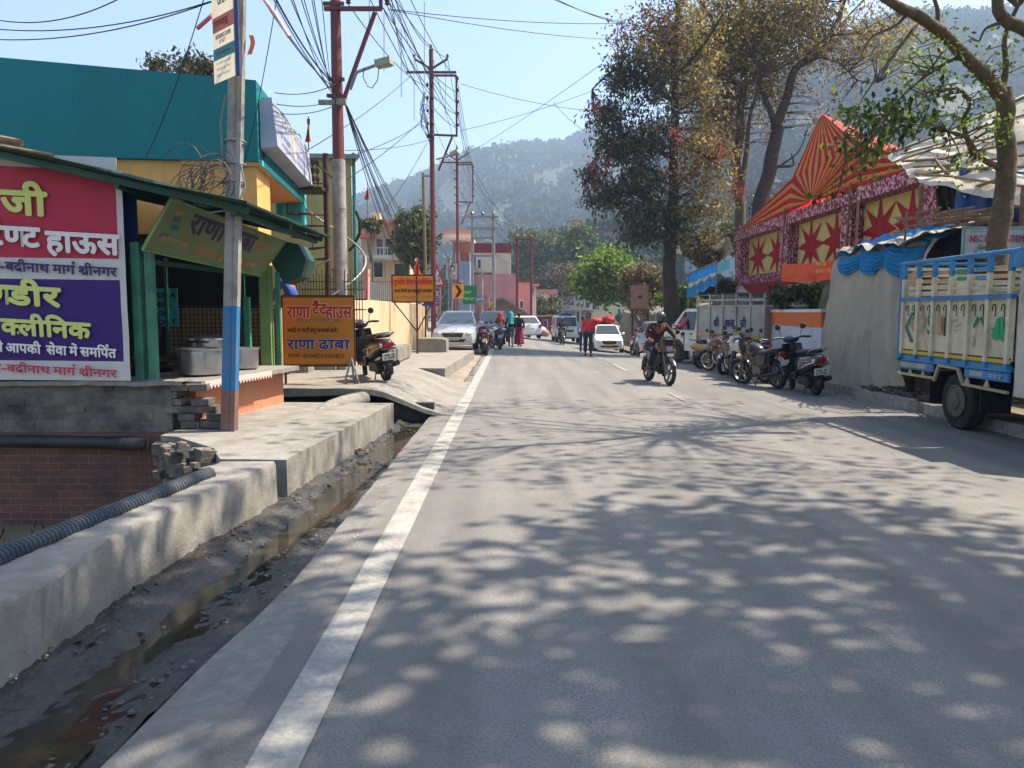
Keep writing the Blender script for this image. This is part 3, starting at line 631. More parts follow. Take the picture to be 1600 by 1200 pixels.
# hanging stall sign
ss = thing('shop_sign', 'tilted green board lettered in purple Hindi hanging below the stall roof', 'sign', (-3.7, 10.2, 2.3))
q = [Vector((-3.92, 9.0, 2.99)), Vector((-4.28, 9.0, 2.40)), Vector((-3.74, 11.5, 2.22)), Vector((-3.36, 11.5, 2.72))]
ex = (q[3]-q[0]).normalized(); eu = (q[0]-q[1]); en = ex.cross(eu).normalized(); ey = en.cross(ex).normalized()
if en.x < 0: en = -en
mb = MB(); mb.prism(q, -en*.03); mb.obj('board', mat('sign green', (100, 114, 76), .7, var=.12, dirt=(90, 100, 60), damt=.5, dscale=2), ss, world=True)
mb = MB()
for i in range(4): mb.bar(q[i]+en*.004, q[(i+1) % 4]+en*.004, .025, .02)
mb.obj('board_edge', M_LGREEN, ss, world=True)
ctr = (q[0]+q[1]+q[2]+q[3])/4; Wd = (q[3]-q[0]).length
pp = T_('stall violet', (50, 34, 84)); og = T_('worn orange', (186, 112, 70))
lettering('lettering', 'राणा', pp, ss, ctr-ex*.42+ey*.02, ex, ey, en, .26, .70, .012, lift=.018); lettering('lettering', 'ढाबा', pp, ss, ctr+ex*.34+ey*.02, ex, ey, en, .26, .62, .012, lift=.018)
for i, (a, b, w, h) in enumerate(((-.82, -.20, .6, .07), (-.1, -.24, .7, .08), (.82, .14, .42, .05), (.82, .05, .4, .05), (.72, -.20, .5, .07), (-1.0, .15, .2, .06))): scribble('lettering', og, ss, ctr+ex*a+ey*b, ex, ey, en, h, w, 40+i, lift=.016)
mb = MB(); rg = random.Random(3)
for (a, b) in ((-1.08, -.12), (-.98, .02), (-1.02, .12)): c = ctr+ex*a+ey*b+en*.016; mb.add([c+ex*.07+ey*.03, c-ex*.07+ey*.03, c-ex*.07-ey*.04, c+ex*.07-ey*.04], [(0, 1, 2, 3)])
mb.obj('painted_dishes', T_('sign blue', (30, 90, 110)), ss, world=True, smooth=0)
# pots on the counter
def pot(name, label, c, r, h, lid=False, grp=None):
    t = thing(name, label, 'cooking pot', c, 0, 'aluminium pots on the stall counter')
    mb = MB(); mb.lathe([(r*.80, 0), (r*.93, .02), (r*.97, h*.3), (r*.98, h*.92), (r*1.10, h), (r*1.10, h+.008), (r*.95, h-.005), (r*.93, .03), (0.001, .025)], (0, 0, 0), n=32); mb.obj('pot_body', M_STEEL, t)
    if lid: mb = MB(); mb.lathe([(r*1.12, h+.012), (r*1.1, h+.03), (r*.6, h+.06), (.001, h+.07)], (0, 0, 0), n=28); l = mb.obj('lid', M_STEEL, t); mb = MB(); mb.ball((0, 0, h+.085), .02, 10, 6); mb.obj('lid_knob', M_BLACKP, l)
    else: mb = MB(); mb.lathe([(r*.94, h*.55), (.001, h*.55)], (0, 0, 0), n=24); mb.obj('food', mat('curry', (70, 50, 30), .5), t)
    return t
pot('cooking_pot', 'biggest open aluminium pot at the near end of the stall counter', (-4.02, 9.92, .873), .285, .34)
pot('cooking_pot', 'lidded aluminium pot behind the biggest pot', (-4.25, 10.75, .873), .26, .42, True)
pot('cooking_pot', 'small open aluminium pot at the far end of the stall counter', (-3.82, 10.95, .873), .20, .30)
mb = MB()
for k in range(3): mb.lathe([(.11, k*.075), (.12, k*.075+.01), (.12, k*.075+.062), (.11, k*.075+.07)], (-3.98, 10.35, .873), n=24)
tag(recentre(mb.obj('tiffin_carrier', M_STEEL)), 'stack of round aluminium tiffin boxes between the pots', 'tiffin box')
mb = MB(); mb.box((-4.02, 11.35, 1.02), (.25, .3, .3)); tag(recentre(mb.obj('glass_case', glassmat('display glass', (120, 140, 140), .1))), 'small glass case at the far end of the counter', 'display case')
# ------------------------------------------------------------------ teal and ochre building
C0 = Vector((-4.2, 13.0, 0)); ds = Vector((-.115, 1, 0)).normalized(); df = Vector((-1, -.12, 0)).normalized(); ns = Vector((ds.y, -ds.x, 0)); nf = Vector((df.y, -df.x, 0)); nf = nf if nf.y < 0 else -nf
tb = thing('corner_building', 'flat roofed building with a teal parapet over ochre walls behind the food stall', 'building', (-7, 15, -.2))
def bp_(s, f, z): p = C0+ds*s+df*f; return Vector((p.x, p.y, z))
mb = MB(); mb.prism([bp_(0, 0, 4.17), bp_(4.4, 0, 4.17), bp_(4.4, 12, 4.17), bp_(0, 12, 4.17)], (0, 0, 1.3))
for v in range(len(mb.v)):
    x, y, z = mb.v[v]
    if z > 5: mb.v[v] = (x, y, z+.055*(C0.x-x))
mb.obj('parapet', M_TEAL, tb, world=True, smooth=0)
mb = MB(); mb.prism([bp_(.08, .05, -.8), bp_(.08, 12, -.8), bp_(4.3, 12, -.8), bp_(4.3, 1.25, -.8), bp_(1.2, 1.25, -.8), bp_(1.2, .05, -.8)], (0, 0, 4.965)); mb.obj('wall', M_YEL, tb, world=True, smooth=0)
mb = MB(); mb.prism([bp_(.03, -.03, 4.10), bp_(4.5, -.03, 4.10), bp_(4.5, 1.24, 4.10), bp_(.03, 1.24, 4.10)], (0, 0, .066)); mb.obj('soffit', M_SOFF, tb, world=True)
mb = MB(); mb.bar(bp_(-.03, -.045, 4.14), bp_(4.5, -.045, 4.14), .05, .09); mb.prism([bp_(4.4, -.02, 3.6), bp_(4.75, -.02, 3.6), bp_(4.75, .4, 3.6), bp_(4.4, .4, 3.6)], (0, 0, 2.0)); mb.prism([bp_(4.8, .0, 3.5), bp_(5.3, 0, 3.5), bp_(5.3, .6, 3.5), bp_(4.8, .6, 3.5)], (0, 0, 1.72)); mb.obj('trim', M_TEAL2, tb, world=True)
mb = MB(); mb.prism([bp_(1.3, 1.0, 2.2), bp_(4.2, 1.0, 2.2), bp_(4.2, 1.2, 2.2), bp_(1.3, 1.2, 2.2)], (0, 0, 1.6)); mb.obj('recess_shade', mat('recess shade brown', (52, 40, 40), .6, var=.2), tb, world=True)  # dark panel standing in for the shade of the recess below the soffit
mb = MB(); mb.prism([bp_(.4, -.01, 4.30), bp_(.45, -.01, 4.30), bp_(.45, -.01, 5.3), bp_(.4, -.01, 5.3)], ns*.02); mb.obj('conduit', M_BLACKP, tb, world=True)
bs = thing('fascia_sign', 'long pale faded signboard on the street side of the teal parapet', 'sign', bp_(2.1, -.15, 4.4))
mb = MB(); mb.prism([bp_(.12, -.30, 4.45), bp_(.12, -.02, 4.40), bp_(.12, -.02, 5.20), bp_(.12, -.22, 5.24)], ds*4.2); mb.obj('sign_box', mat('faded sign sheet', (168, 172, 186), .55, var=.18, scale=3, dirt=(110, 120, 150), damt=.7, dscale=1.5), bs, world=True, smooth=0)
f0 = bp_(.12, -.30, 4.45); f1 = bp_(.12, -.22, 5.24); up = (f1-f0).normalized(); nn = ds.cross(up).normalized(); nn = nn if nn.x > 0 else -nn
for i, (s, z, w, h, c) in enumerate(((.9, .48, 1.2, .2, 0), (.95, .22, 1.1, .12, 1), (2.9, .5, 1.3, .2, 0), (2.9, .2, 1.5, .13, 1), (1.9, .08, 2.8, .08, 1))): scribble('lettering', (T_('faded grey', (205, 205, 205)), T_('faded blue', (90, 104, 140)))[c], bs, f0+ds*s+up*z, ds, up, nn, h, w, 60+i, lift=.006)
mb = MB(); mb.add([f0+ds*1.75+up*.1+nn*.006, f0+ds*2.0+up*.1+nn*.006, f0+ds*2.0+up*.75+nn*.006, f0+ds*1.75+up*.75+nn*.006], [(0, 1, 2, 3)]); mb.obj('tan_panel', T_('tan', (196, 172, 140)), bs, world=True, smooth=0)
# ------------------------------------------------------------------ yellow house with spiral stair
M_PALEY = mat('pale yellow plaster', (184, 174, 116), .85, var=.08, scale=1.5, dirt=(150, 140, 90), damt=.6, dscale=2, streak=.1)
yh = thing('house', 'pale yellow plain two storey house behind the red oxide pole', 'house', (-7, 23, .1))
mb = MB(); mb.prism([(-4.10, 20.0, 0), (-6.9, 27, 0), (-10, 27, 0), (-10, 19.6, 0)], (0, 0, 5.55)); mb.obj('wall', M_PALEY, yh, world=True, smooth=0)
mb = MB(); mb.prism([(-3.85, 19.8, 5.55), (-6.7, 27.2, 5.55), (-10.2, 27.2, 5.55), (-10.2, 19.4, 5.55)], (0, 0, .1)); mb.obj('roof', M_GALV, yh, world=True)
mb = MB(); mb.tube([(-4.02, 19.93, .3), (-4.02, 19.93, 5.7)], .045, 8); mb.obj('rain_pipe', M_GREENP, yh, world=True)
mb = MB(); mb.tube([P(556, 330, 19.0), P(562, 345, 19), P(562, 365, 19), P(552, 385, 19), P(545, 392, 19)], .035, 8); mb.obj('hose', M_BLACKP, yh, world=True)
sc_ = thing('spiral_stair', 'black iron spiral stair with curved handrail before the pale yellow house', 'stair', (-4.25, 17.6, .35))
Yp = 17.6; px0 = P(512, 400, Yp).x
mb = MB(); mb.tube([(px0, Yp, .3), (px0, Yp, P(512, 240, Yp).z)], .065, 10); mb.obj('centre_post', M_RUST, sc_, world=True)
mb = MB()
for k in range(15):
    a = -2.4+k*.42; z = .55+k*.235; r = .85; c = Vector((px0, Yp, z)); e = c+Vector((math.cos(a)*r, math.sin(a)*r, 0)); e2 = c+Vector((math.cos(a+.4)*r, math.sin(a+.4)*r, 0)); mb.prism([c, e, e2], (0, 0, .03)); mb.bar(e, e+Vector((0, 0, .85)), .015)
mb.obj('steps', M_RUST, sc_, world=True)
mb = MB(); mb.tube([Vector((px0+math.cos(-2.4+k*.21)*.85, Yp+math.sin(-2.4+k*.21)*.85, 1.4+k*.1175)) for k in range(30)], .022, 7); mb.obj('handrail', M_GALV, sc_, world=True)
mb = MB(); z0 = P(500, 298, Yp).z; z1 = P(500, 252, Yp).z; xl = P(452, 0, Yp).x
mb.box(((xl+px0)/2, Yp, z0), (px0-xl, .8, .06)); mb.bar((xl, Yp-.35, z1), (px0-.25, Yp-.35, z1), .035); mb.bar((px0-.25, Yp-.35, z1), P(524, 282, Yp), .035); mb.bar((xl, Yp-.35, z0+.1), (px0, Yp-.35, z0+.1), .03)
for k in range(6):
    x = xl+.1+k*(px0-xl-.1)/6; mb.bar((x, Yp-.35, z0), (x, Yp-.35, z1), .018)
    for j in range(3): mb.ball((x, Yp-.35, z0+.2+j*.18), (.05, .02, .08), 8, 6)
mb.obj('landing', M_RUST, sc_, world=True)
gt = thing('iron_railing', 'low rusty iron railing behind the yellow tent house sign', 'railing', (-4.6, 16.8, .4))
mb = MB(); Yg = 16.9
for k in range(24): x = P(452, 0, Yg).x+k*.062; mb.bar((x, Yg, .5), (x, Yg, P(0, 428, Yg).z+.1*(k % 2)), .014)
for py in (440, 452, 530): mb.bar(P(452, py, Yg), P(555, py, Yg), .02)
mb.obj('bars', M_RUST, gt, world=True)
mb = MB(); mb.tube([P(452, 470, 16.6), P(470, 450, 16.6), P(490, 420, 16.6), P(515, 405, 16.6)], .02, 6); mb.obj('curved_rail', M_GALV, gt, world=True)
# ------------------------------------------------------------------ boundary wall, ledges, stones on the left pavement
mb = MB(); mb.box((-4.05, 26.2, 1.05), (.22, 18.6, 1.95)); mb.box((-5.2, 17.0, .95), (2.4, .2, 1.7))
tag(recentre(mb.obj('boundary_wall', mat('beige plaster', (198, 174, 140), .85, var=.06, scale=1.2, dirt=(172, 146, 114), damt=.6, dscale=2, streak=.15))), 'long plain beige boundary wall beside the left pavement', 'wall')
def stone(name, label, c, d, rz=0, m=None, seed=1, cat='block'):
    mb = MB(); bm = bmesh.new(); bmesh.ops.create_cube(bm, size=1); bmesh.ops.bevel(bm, geom=bm.edges[:], offset=.08, segments=2, affect='EDGES'); bmesh.ops.subdivide_edges(bm, edges=bm.edges[:], cuts=2, use_grid_fill=True)
    vs = []
    for v in bm.verts: w = v.co.copy(); w = Vector((w.x*d[0], w.y*d[1], w.z*d[2])); w += w.normalized()*.06*min(d)*fb(v.co.x*3, v.co.y*3, v.co.z*3+seed); w = Matrix.Rotation(rz, 3, 'Z') @ w; vs.append(w+Vector(c)+Vector((0, 0, d[2]/2)))
    bm.verts.index_update(); mb.add(vs, [tuple(v.index for v in f.verts) for f in bm.faces]); bm.free()
    o = mb.obj(name, m or M_CONC2); tag(o, label, cat); return recentre(o)
stone('concrete_step', 'long pale concrete step against the beige wall', (-3.35, 21.5, .34), (.7, 3.2, .42), m=M_CONC)
stone('concrete_ledge', 'short concrete ledge beside the dental sign post', (-2.72, 26.4, .3), (1.0, 1.3, .5), m=M_CONC2, seed=4)
stone('boulder', 'round grey boulder at the near left wheel of the silver sedan', G(687, 541, .25), (.5, .45, .36), seed=7, cat='boulder')
stone('boulder', 'small brown stone beside the road sign posts', G(668, 538, .25), (.3, .3, .25), seed=9, cat='boulder')
p = G(527, 640, .3)
mb = MB(); pts = [Vector((-2.78, 10.95, .26)), Vector((-2.66, 11.25, .345)), Vector((-2.58, 11.6, .36)), Vector((-2.5, 12.0, .355)), Vector((-2.44, 12.5, .33))]; mb.tube([p-Z_*.06 for p in pts], [.11, .12], 14)
tag(recentre(mb.obj('drain_pipe', M_CONC2)), 'short grey pipe bridging the gap between the pavement slabs', 'pipe')
# ------------------------------------------------------------------ vehicles: materials and shared parts
V_BLACKP = M_BLACKP
V_CHROME = mat('chrome', (200, 200, 200), .12, metal=1.0, var=.05)
V_TYRE = mat('tyre rubber', (24, 24, 25), .85, var=.3, scale=20, dirt=(78, 72, 62), damt=.5, dscale=5)
V_RIM = mat('alloy rim', (120, 122, 126), .35, metal=.7, var=.15)
V_DARKM = mat('dark engine metal', (44, 44, 46), .45, metal=.6, var=.3, scale=12)
V_GREYM = mat('grey engine metal', (110, 110, 112), .45, metal=.6, var=.2)
V_SEAT = mat('black vinyl', (20, 20, 22), .55, var=.2)
V_RED = mat('red lens', (150, 14, 14), .15, var=.1, spec=.7); V_AMBER = mat('amber lens', (200, 96, 20), .15, var=.1, spec=.7)
V_LENS = mat('clear lens', (178, 186, 190), .08, metal=.35, var=.15, spec=.9)
V_GLASS = glassmat('car glass', (34, 44, 46), .04); V_GLASSL = glassmat('pale windscreen', (96, 112, 112), .06)
V_PLATE = mat('plate white', (205, 205, 200), .5, var=.05); V_PLATEY = mat('plate yellow', (215, 165, 30), .5, var=.05); V_INK = T_('plate black', (14, 14, 16))
def paint(name, rgb, rough=.28, dirt=None): return mat('paint '+name, rgb, rough, var=.04, scale=2, dirt=dirt or (110, 104, 94), damt=.25, dscale=2.5, spec=.5, coat=.4)
V_BLK = paint('black', (16, 16, 18)); V_WHT = paint('white', (218, 220, 220)); V_SIL = paint('silver', (186, 190, 192)); V_GRY = paint('grey', (96, 98, 102))

def wheel(parent, c, Rr, w, rimr=.7, spokes=0, alloy=5, name='wheel', hub=.25, M=None):
    """tyre with a rim inside; axle along local X"""
    c = Vector(c); mb = MB(); r = (Rr*(1-rimr))/2*1.08
    mb.lathe([(Rr*rimr, -w*.42), (Rr*.86, -w*.5), (Rr*.96, -w*.42), (Rr, -w*.18), (Rr, w*.18), (Rr*.96, w*.42), (Rr*.86, w*.5), (Rr*rimr, w*.42), (Rr*rimr*.97, 0)], (0, 0, 0), (1, 0, 0), 32, closed=True)
    if M: mb.v = [M @ (Vector(v)+c) for v in mb.v]
    else: mb.v = [Vector(v)+c for v in mb.v]
    ty = mb.obj(name, V_TYRE, parent)
    mb = MB(); q = Rr*rimr
    mb.lathe([(q*1.02, -w*.40), (q*.93, -w*.36), (q*.9, 0), (q*.93, w*.36), (q*1.02, w*.40), (q*1.0, 0)], (0, 0, 0), (1, 0, 0), 28, closed=True)
    mb.lathe([(.001, -w*.55), (q*hub, -w*.5), (q*hub*1.15, 0), (q*hub, w*.5), (.001, w*.55)], (0, 0, 0), (1, 0, 0), 14)
    if spokes:
        for k in range(spokes):
            a = 2*math.pi*k/spokes; b = a+(.35 if k % 2 else -.35); s = -1 if k % 4 < 2 else 1
            mb.tube([(s*w*.35, math.cos(a)*q*hub, math.sin(a)*q*hub), (0, math.cos(b)*q*.93, math.sin(b)*q*.93)], .0035, 4, False)
    else:
        for k in range(alloy):
            a = 2*math.pi*k/alloy; d = Vector((0, math.cos(a), math.sin(a))); mb.bar(d*q*hub*.6, d*q*.95, w*.35, q*.22, up=(1, 0, 0))
    if M: mb.v = [M @ (Vector(v)+c) for v in mb.v]
    else: mb.v = [Vector(v)+c for v in mb.v]
    mb.obj('rim', V_CHROME if spokes else V_RIM, ty); return ty
def mudguard(mb, c, Rr, w, a0, a1, n=12, th=.006):
    def f(u, v, e=0):
        a = R(a0+(a1-a0)*u); s = (v-.5)*2; r = Rr+e-.35*w*s*s*.5; return Vector((c[0]+w*.5*s, c[1]+r*math.cos(a), c[2]+r*math.sin(a)))
    mb.grid(lambda u, v: f(u, v), n, 6)
def steerM(deg, piv): return Matrix.Translation(Vector(piv)) @ Matrix.Rotation(R(deg), 4, 'Z') @ Matrix.Translation(-Vector(piv))

def motorcycle(label, loc, rz, tank=V_BLK, side=V_BLK, lamp='round', spoke=True, lean=6, plate=None, seat=V_SEAT, mirrors=True, steer=12, group=None, guard=V_BLK, name='motorcycle', fairing=None):
    t = thing(name, label, 'motorcycle', loc, rz, group, ry=R(lean))
    Mf = steerM(steer, (0, -.38, 0)); wf = (0, -.66, .30); wr = (0, .62, .30)
    def fobj(mb, n, m, par=t): mb.v = [Mf @ Vector(v) for v in mb.v]; return mb.obj(n, m, par)
    wheel(t, wf, .305, .09, .74, 20 if spoke else 0, 6, 'front_wheel', .2, Mf); wheel(t, wr, .305, .11, .72, 20 if spoke else 0, 6, 'rear_wheel', .25)
    mb = MB()
    for s in (-1, 1): mb.tube([(s*.085, -.66, .30), (s*.085, -.52, .62), (s*.085, -.38, .98)], [.028, .024, .020], 9)
    mb.box((0, -.40, .92), (.20, .07, .03)); mb.box((0, -.46, .78), (.20, .07, .03)); fobj(mb, 'front_fork', V_GREYM)
    mb = MB(); mudguard(mb, wf, .345, .13, -20, 150); fobj(mb, 'front_mudguard', guard)
    mb = MB(); mb.tube([(-.37, -.16, .99), (-.25, -.22, 1.02), (-.10, -.33, 1.03), (0, -.37, 1.02), (.10, -.33, 1.03), (.25, -.22, 1.02), (.37, -.16, .99)], .012, 8)
    for s in (-1, 1): mb.tube([(s*.25, -.22, 1.02), (s*.38, -.155, .988)], .019, 9); mb.tube([(s*.24, -.26, 1.0), (s*.36, -.22, .98)], .006, 5)
    mb.box((0, -.40, 1.02), (.16, .06, .07)); hb = fobj(mb, 'handlebar', V_BLACKP)
    if mirrors:
        for s in (-1, 1):
            mb = MB(); mb.tube([(s*.22, -.24, 1.02), (s*.27, -.28, 1.16), (s*.31, -.28, 1.20)], .006, 5); mb.lathe([(.001, -.014), (.05, -.012), (.058, 0), (.05, .012), (.001, .014)], (s*.345, -.275, 1.22), (0, 1, .15), 14); fobj(mb, 'mirror', V_BLACKP, hb)
    mb = MB()
    if lamp == 'round':
        mb.lathe([(.001, .10), (.06, .085), (.09, .03), (.097, 0), (.09, -.012)], (0, -.53, .86), (0, 1, .08), 18); hl = fobj(mb, 'headlight', V_CHROME)
        mb = MB(); mb.lathe([(.088, 0), (.07, -.02), (.001, -.03)], (0, -.543, .86), (0, 1, .08), 18); fobj(mb, 'lens', V_LENS, hl)
    else:
        mb.loft([[Vector((s*w, y, z)) for s, w, z in ((-1, w_, zt), (-1, w_*.75, zt+.10), (1, w_*.75, zt+.10), (1, w_, zt), (1, w_*.8, zb), (-1, w_*.8, zb))] for y, w_, zt, zb in ((-.61, .10, .95, .79), (-.54, .155, .99, .73), (-.38, .13, 1.02, .74))]); hl = fobj(mb, 'headlight_cowl', fairing or tank)
        mb = MB(); mb.prism([Vector((s*w, -.600, z)) for s, w, z in ((-1, .085, .90), (1, .085, .90), (1, .065, .78), (-1, .065, .78))], (0, -.025, 0)); fobj(mb, 'headlight', V_LENS, hl)
    for s in (-1, 1):
        mb = MB(); mb.tube([(s*.09, -.47, .80), (s*.16, -.48, .80)], .008, 6); mb.ball((s*.18, -.48, .80), (.035, .03, .024), 8, 6); fobj(mb, 'indicator', V_AMBER)
    def ring(y, z0, z1, w, p=2.4, n=14): return [Vector((w*math.copysign(abs(math.cos(2*math.pi*k/n))**(2/p), math.cos(2*math.pi*k/n)), y, (z0+z1)/2+(z1-z0)/2*math.copysign(abs(math.sin(2*math.pi*k/n))**(2/p), math.sin(2*math.pi*k/n)))) for k in range(n)]
    mb = MB(); mb.loft([ring(-.42, .80, .94, .06), ring(-.37, .70, 1.0, .135), ring(-.22, .66, 1.02, .165), ring(-.05, .68, .99, .155), ring(.08, .72, .91, .115), ring(.13, .75, .86, .07)]); tk = mb.obj('fuel_tank', tank, t, smooth=60)
    mb = MB(); mb.lathe([(.03, 0), (.03, .012), (.001, .016)], (0, -.16, .995), (0, 0, 1), 12); mb.obj('fuel_cap', V_CHROME, tk)
    mb = MB(); mb.loft([ring(.05, .77, .84, .09), ring(.16, .75, .845, .125), ring(.40, .76, .85, .13), ring(.58, .79, .90, .12), ring(.76, .81, .91, .09), ring(.80, .83, .89, .05)]); mb.obj('seat', seat, t, smooth=60)
    mb = MB()
    for s in (-1, 1): mb.tube([(s*.10, .50, .80), (s*.13, .72, .90), (s*.09, .86, .91)], .011, 7)
    mb.tube([(-.09, .86, .91), (.09, .86, .91)], .011, 7); mb.obj('grab_rail', V_CHROME if lamp == 'round' else V_BLACKP, t)
    mb = MB()
    for a, b, r in (((0, -.38, .90), (0, -.30, .45), .024), ((0, -.36, .84), (0, .10, .72), .022), ((0, .10, .72), (0, .22, .36), .022), ((0, -.30, .45), (0, -.12, .24), .020), ((0, -.12, .24), (0, .22, .30), .020)): mb.tube([a, b], r, 8)
    for s in (-1, 1): mb.tube([(s*.08, .10, .70), (s*.10, .75, .80)], .015, 7); mb.tube([(s*.06, .22, .33), (s*.085, .62, .30)], .020, 7); mb.tube([(s*.115, .58, .36), (s*.11, .46, .74)], .026, 9)
    mb.obj('frame', V_DARKM, t)
    mb = MB(); mb.box((0, .02, .38), (.24, .34, .22)); mb.lathe([(.115, -.15), (.12, -.13), (.12, .13), (.115, .15)], (0, .10, .37), (1, 0, 0), 18)
    for k in range(7): mb.box((0, -.13-.005*k, .46+.03*k), (.19, .20, .014))
    mb.box((0, -.145, .55), (.13, .14, .22)); mb.box((0, -.16, .69), (.15, .16, .06)); mb.obj('engine', V_GREYM, t, smooth=30)
    mb = MB(); mb.loft([[Vector((sx*w, y, (z0+z1)/2+sz*(z1-z0)/2)) for sx, sz in ((-1, -1), (1, -1), (1, 1), (-1, 1))] for y, w, z0, z1 in ((-.02, .09, .56, .76), (.16, .12, .42, .77), (.38, .12, .46, .79), (.56, .10, .60, .82))]); mb.box((0, -.24, .36), (.22, .10, .26)); mb.tube([(-.22, -.28, .62), (-.20, -.34, .40), (-.10, -.30, .26), (.10, -.30, .26), (.20, -.34, .40), (.22, -.28, .62)], .014, 7); mb.obj('airbox', V_BLACKP, t, smooth=30)
    mb = MB(); mb.tube([(.07, -.22, .60), (.10, -.33, .50), (.11, -.30, .32), (.13, -.10, .24), (.15, .25, .27), (.16, .50, .32)], .020, 8); mb.tube([(.16, .28, .27), (.165, .45, .30), (.17, .95, .40)], [.03, .048, .046], 10); mb.obj('exhaust', V_CHROME if lamp == 'round' else V_DARKM, t)
    for s in (-1, 1):
        mb = MB(); mb.prism([Vector((s*.125, y, z)) for y, z in ((.06, .72), (.46, .76), (.40, .58), (.22, .50), (.06, .55))], (s*.02, 0, 0)); mb.obj('side_panel', side, t)
    mb = MB(); mudguard(mb, wr, .35, .15, -10, 125); mb.box((0, .80, .78), (.13, .16, .08)); mb.obj('rear_mudguard', guard, t)
    mb = MB(); mb.loft([[Vector((sx*w, y, .80+sz*h)) for sx, sz in ((-1, -1), (1, -1), (1, 1), (-1, 1))] for y, w, h in ((.86, .07, .04), (.90, .06, .03))]); mb.obj('tail_light', V_RED, t)
    for s in (-1, 1): mb = MB(); mb.tube([(s*.06, .84, .72), (s*.13, .86, .72)], .007, 5); mb.ball((s*.15, .86, .72), (.03, .028, .022), 8, 6); mb.obj('indicator', V_AMBER, t)
    mb = MB(); mb.box((0, .955, .60), (.20, .008, .12), M=Matrix.Rotation(R(-12), 3, 'X')); mb.tube([(0, .86, .70), (0, .95, .62)], .012, 5); pl = mb.obj('number_plate', V_PLATE, t)
    mb = MB(); mb.box((0, -.70+.0, .70), (.16, .008, .07)); fobj(mb, 'number_plate', V_PLATE)
    mb = MB()
    for s in (-1, 1): mb.tube([(s*.08, .12, .30), (s*.24, .12, .30)], .014, 7); mb.tube([(s*.09, .42, .36), (s*.22, .42, .37)], .012, 7)
    mb.obj('footrest', V_BLACKP, t)
    if lean > 2: mb = MB(); mb.tube([(.08, .06, .28), (.20, .02, .015)], .012, 7); mb.box((.205, .02, .012), (.06, .05, .012)); mb.obj('side_stand', V_DARKM, t)
    return t

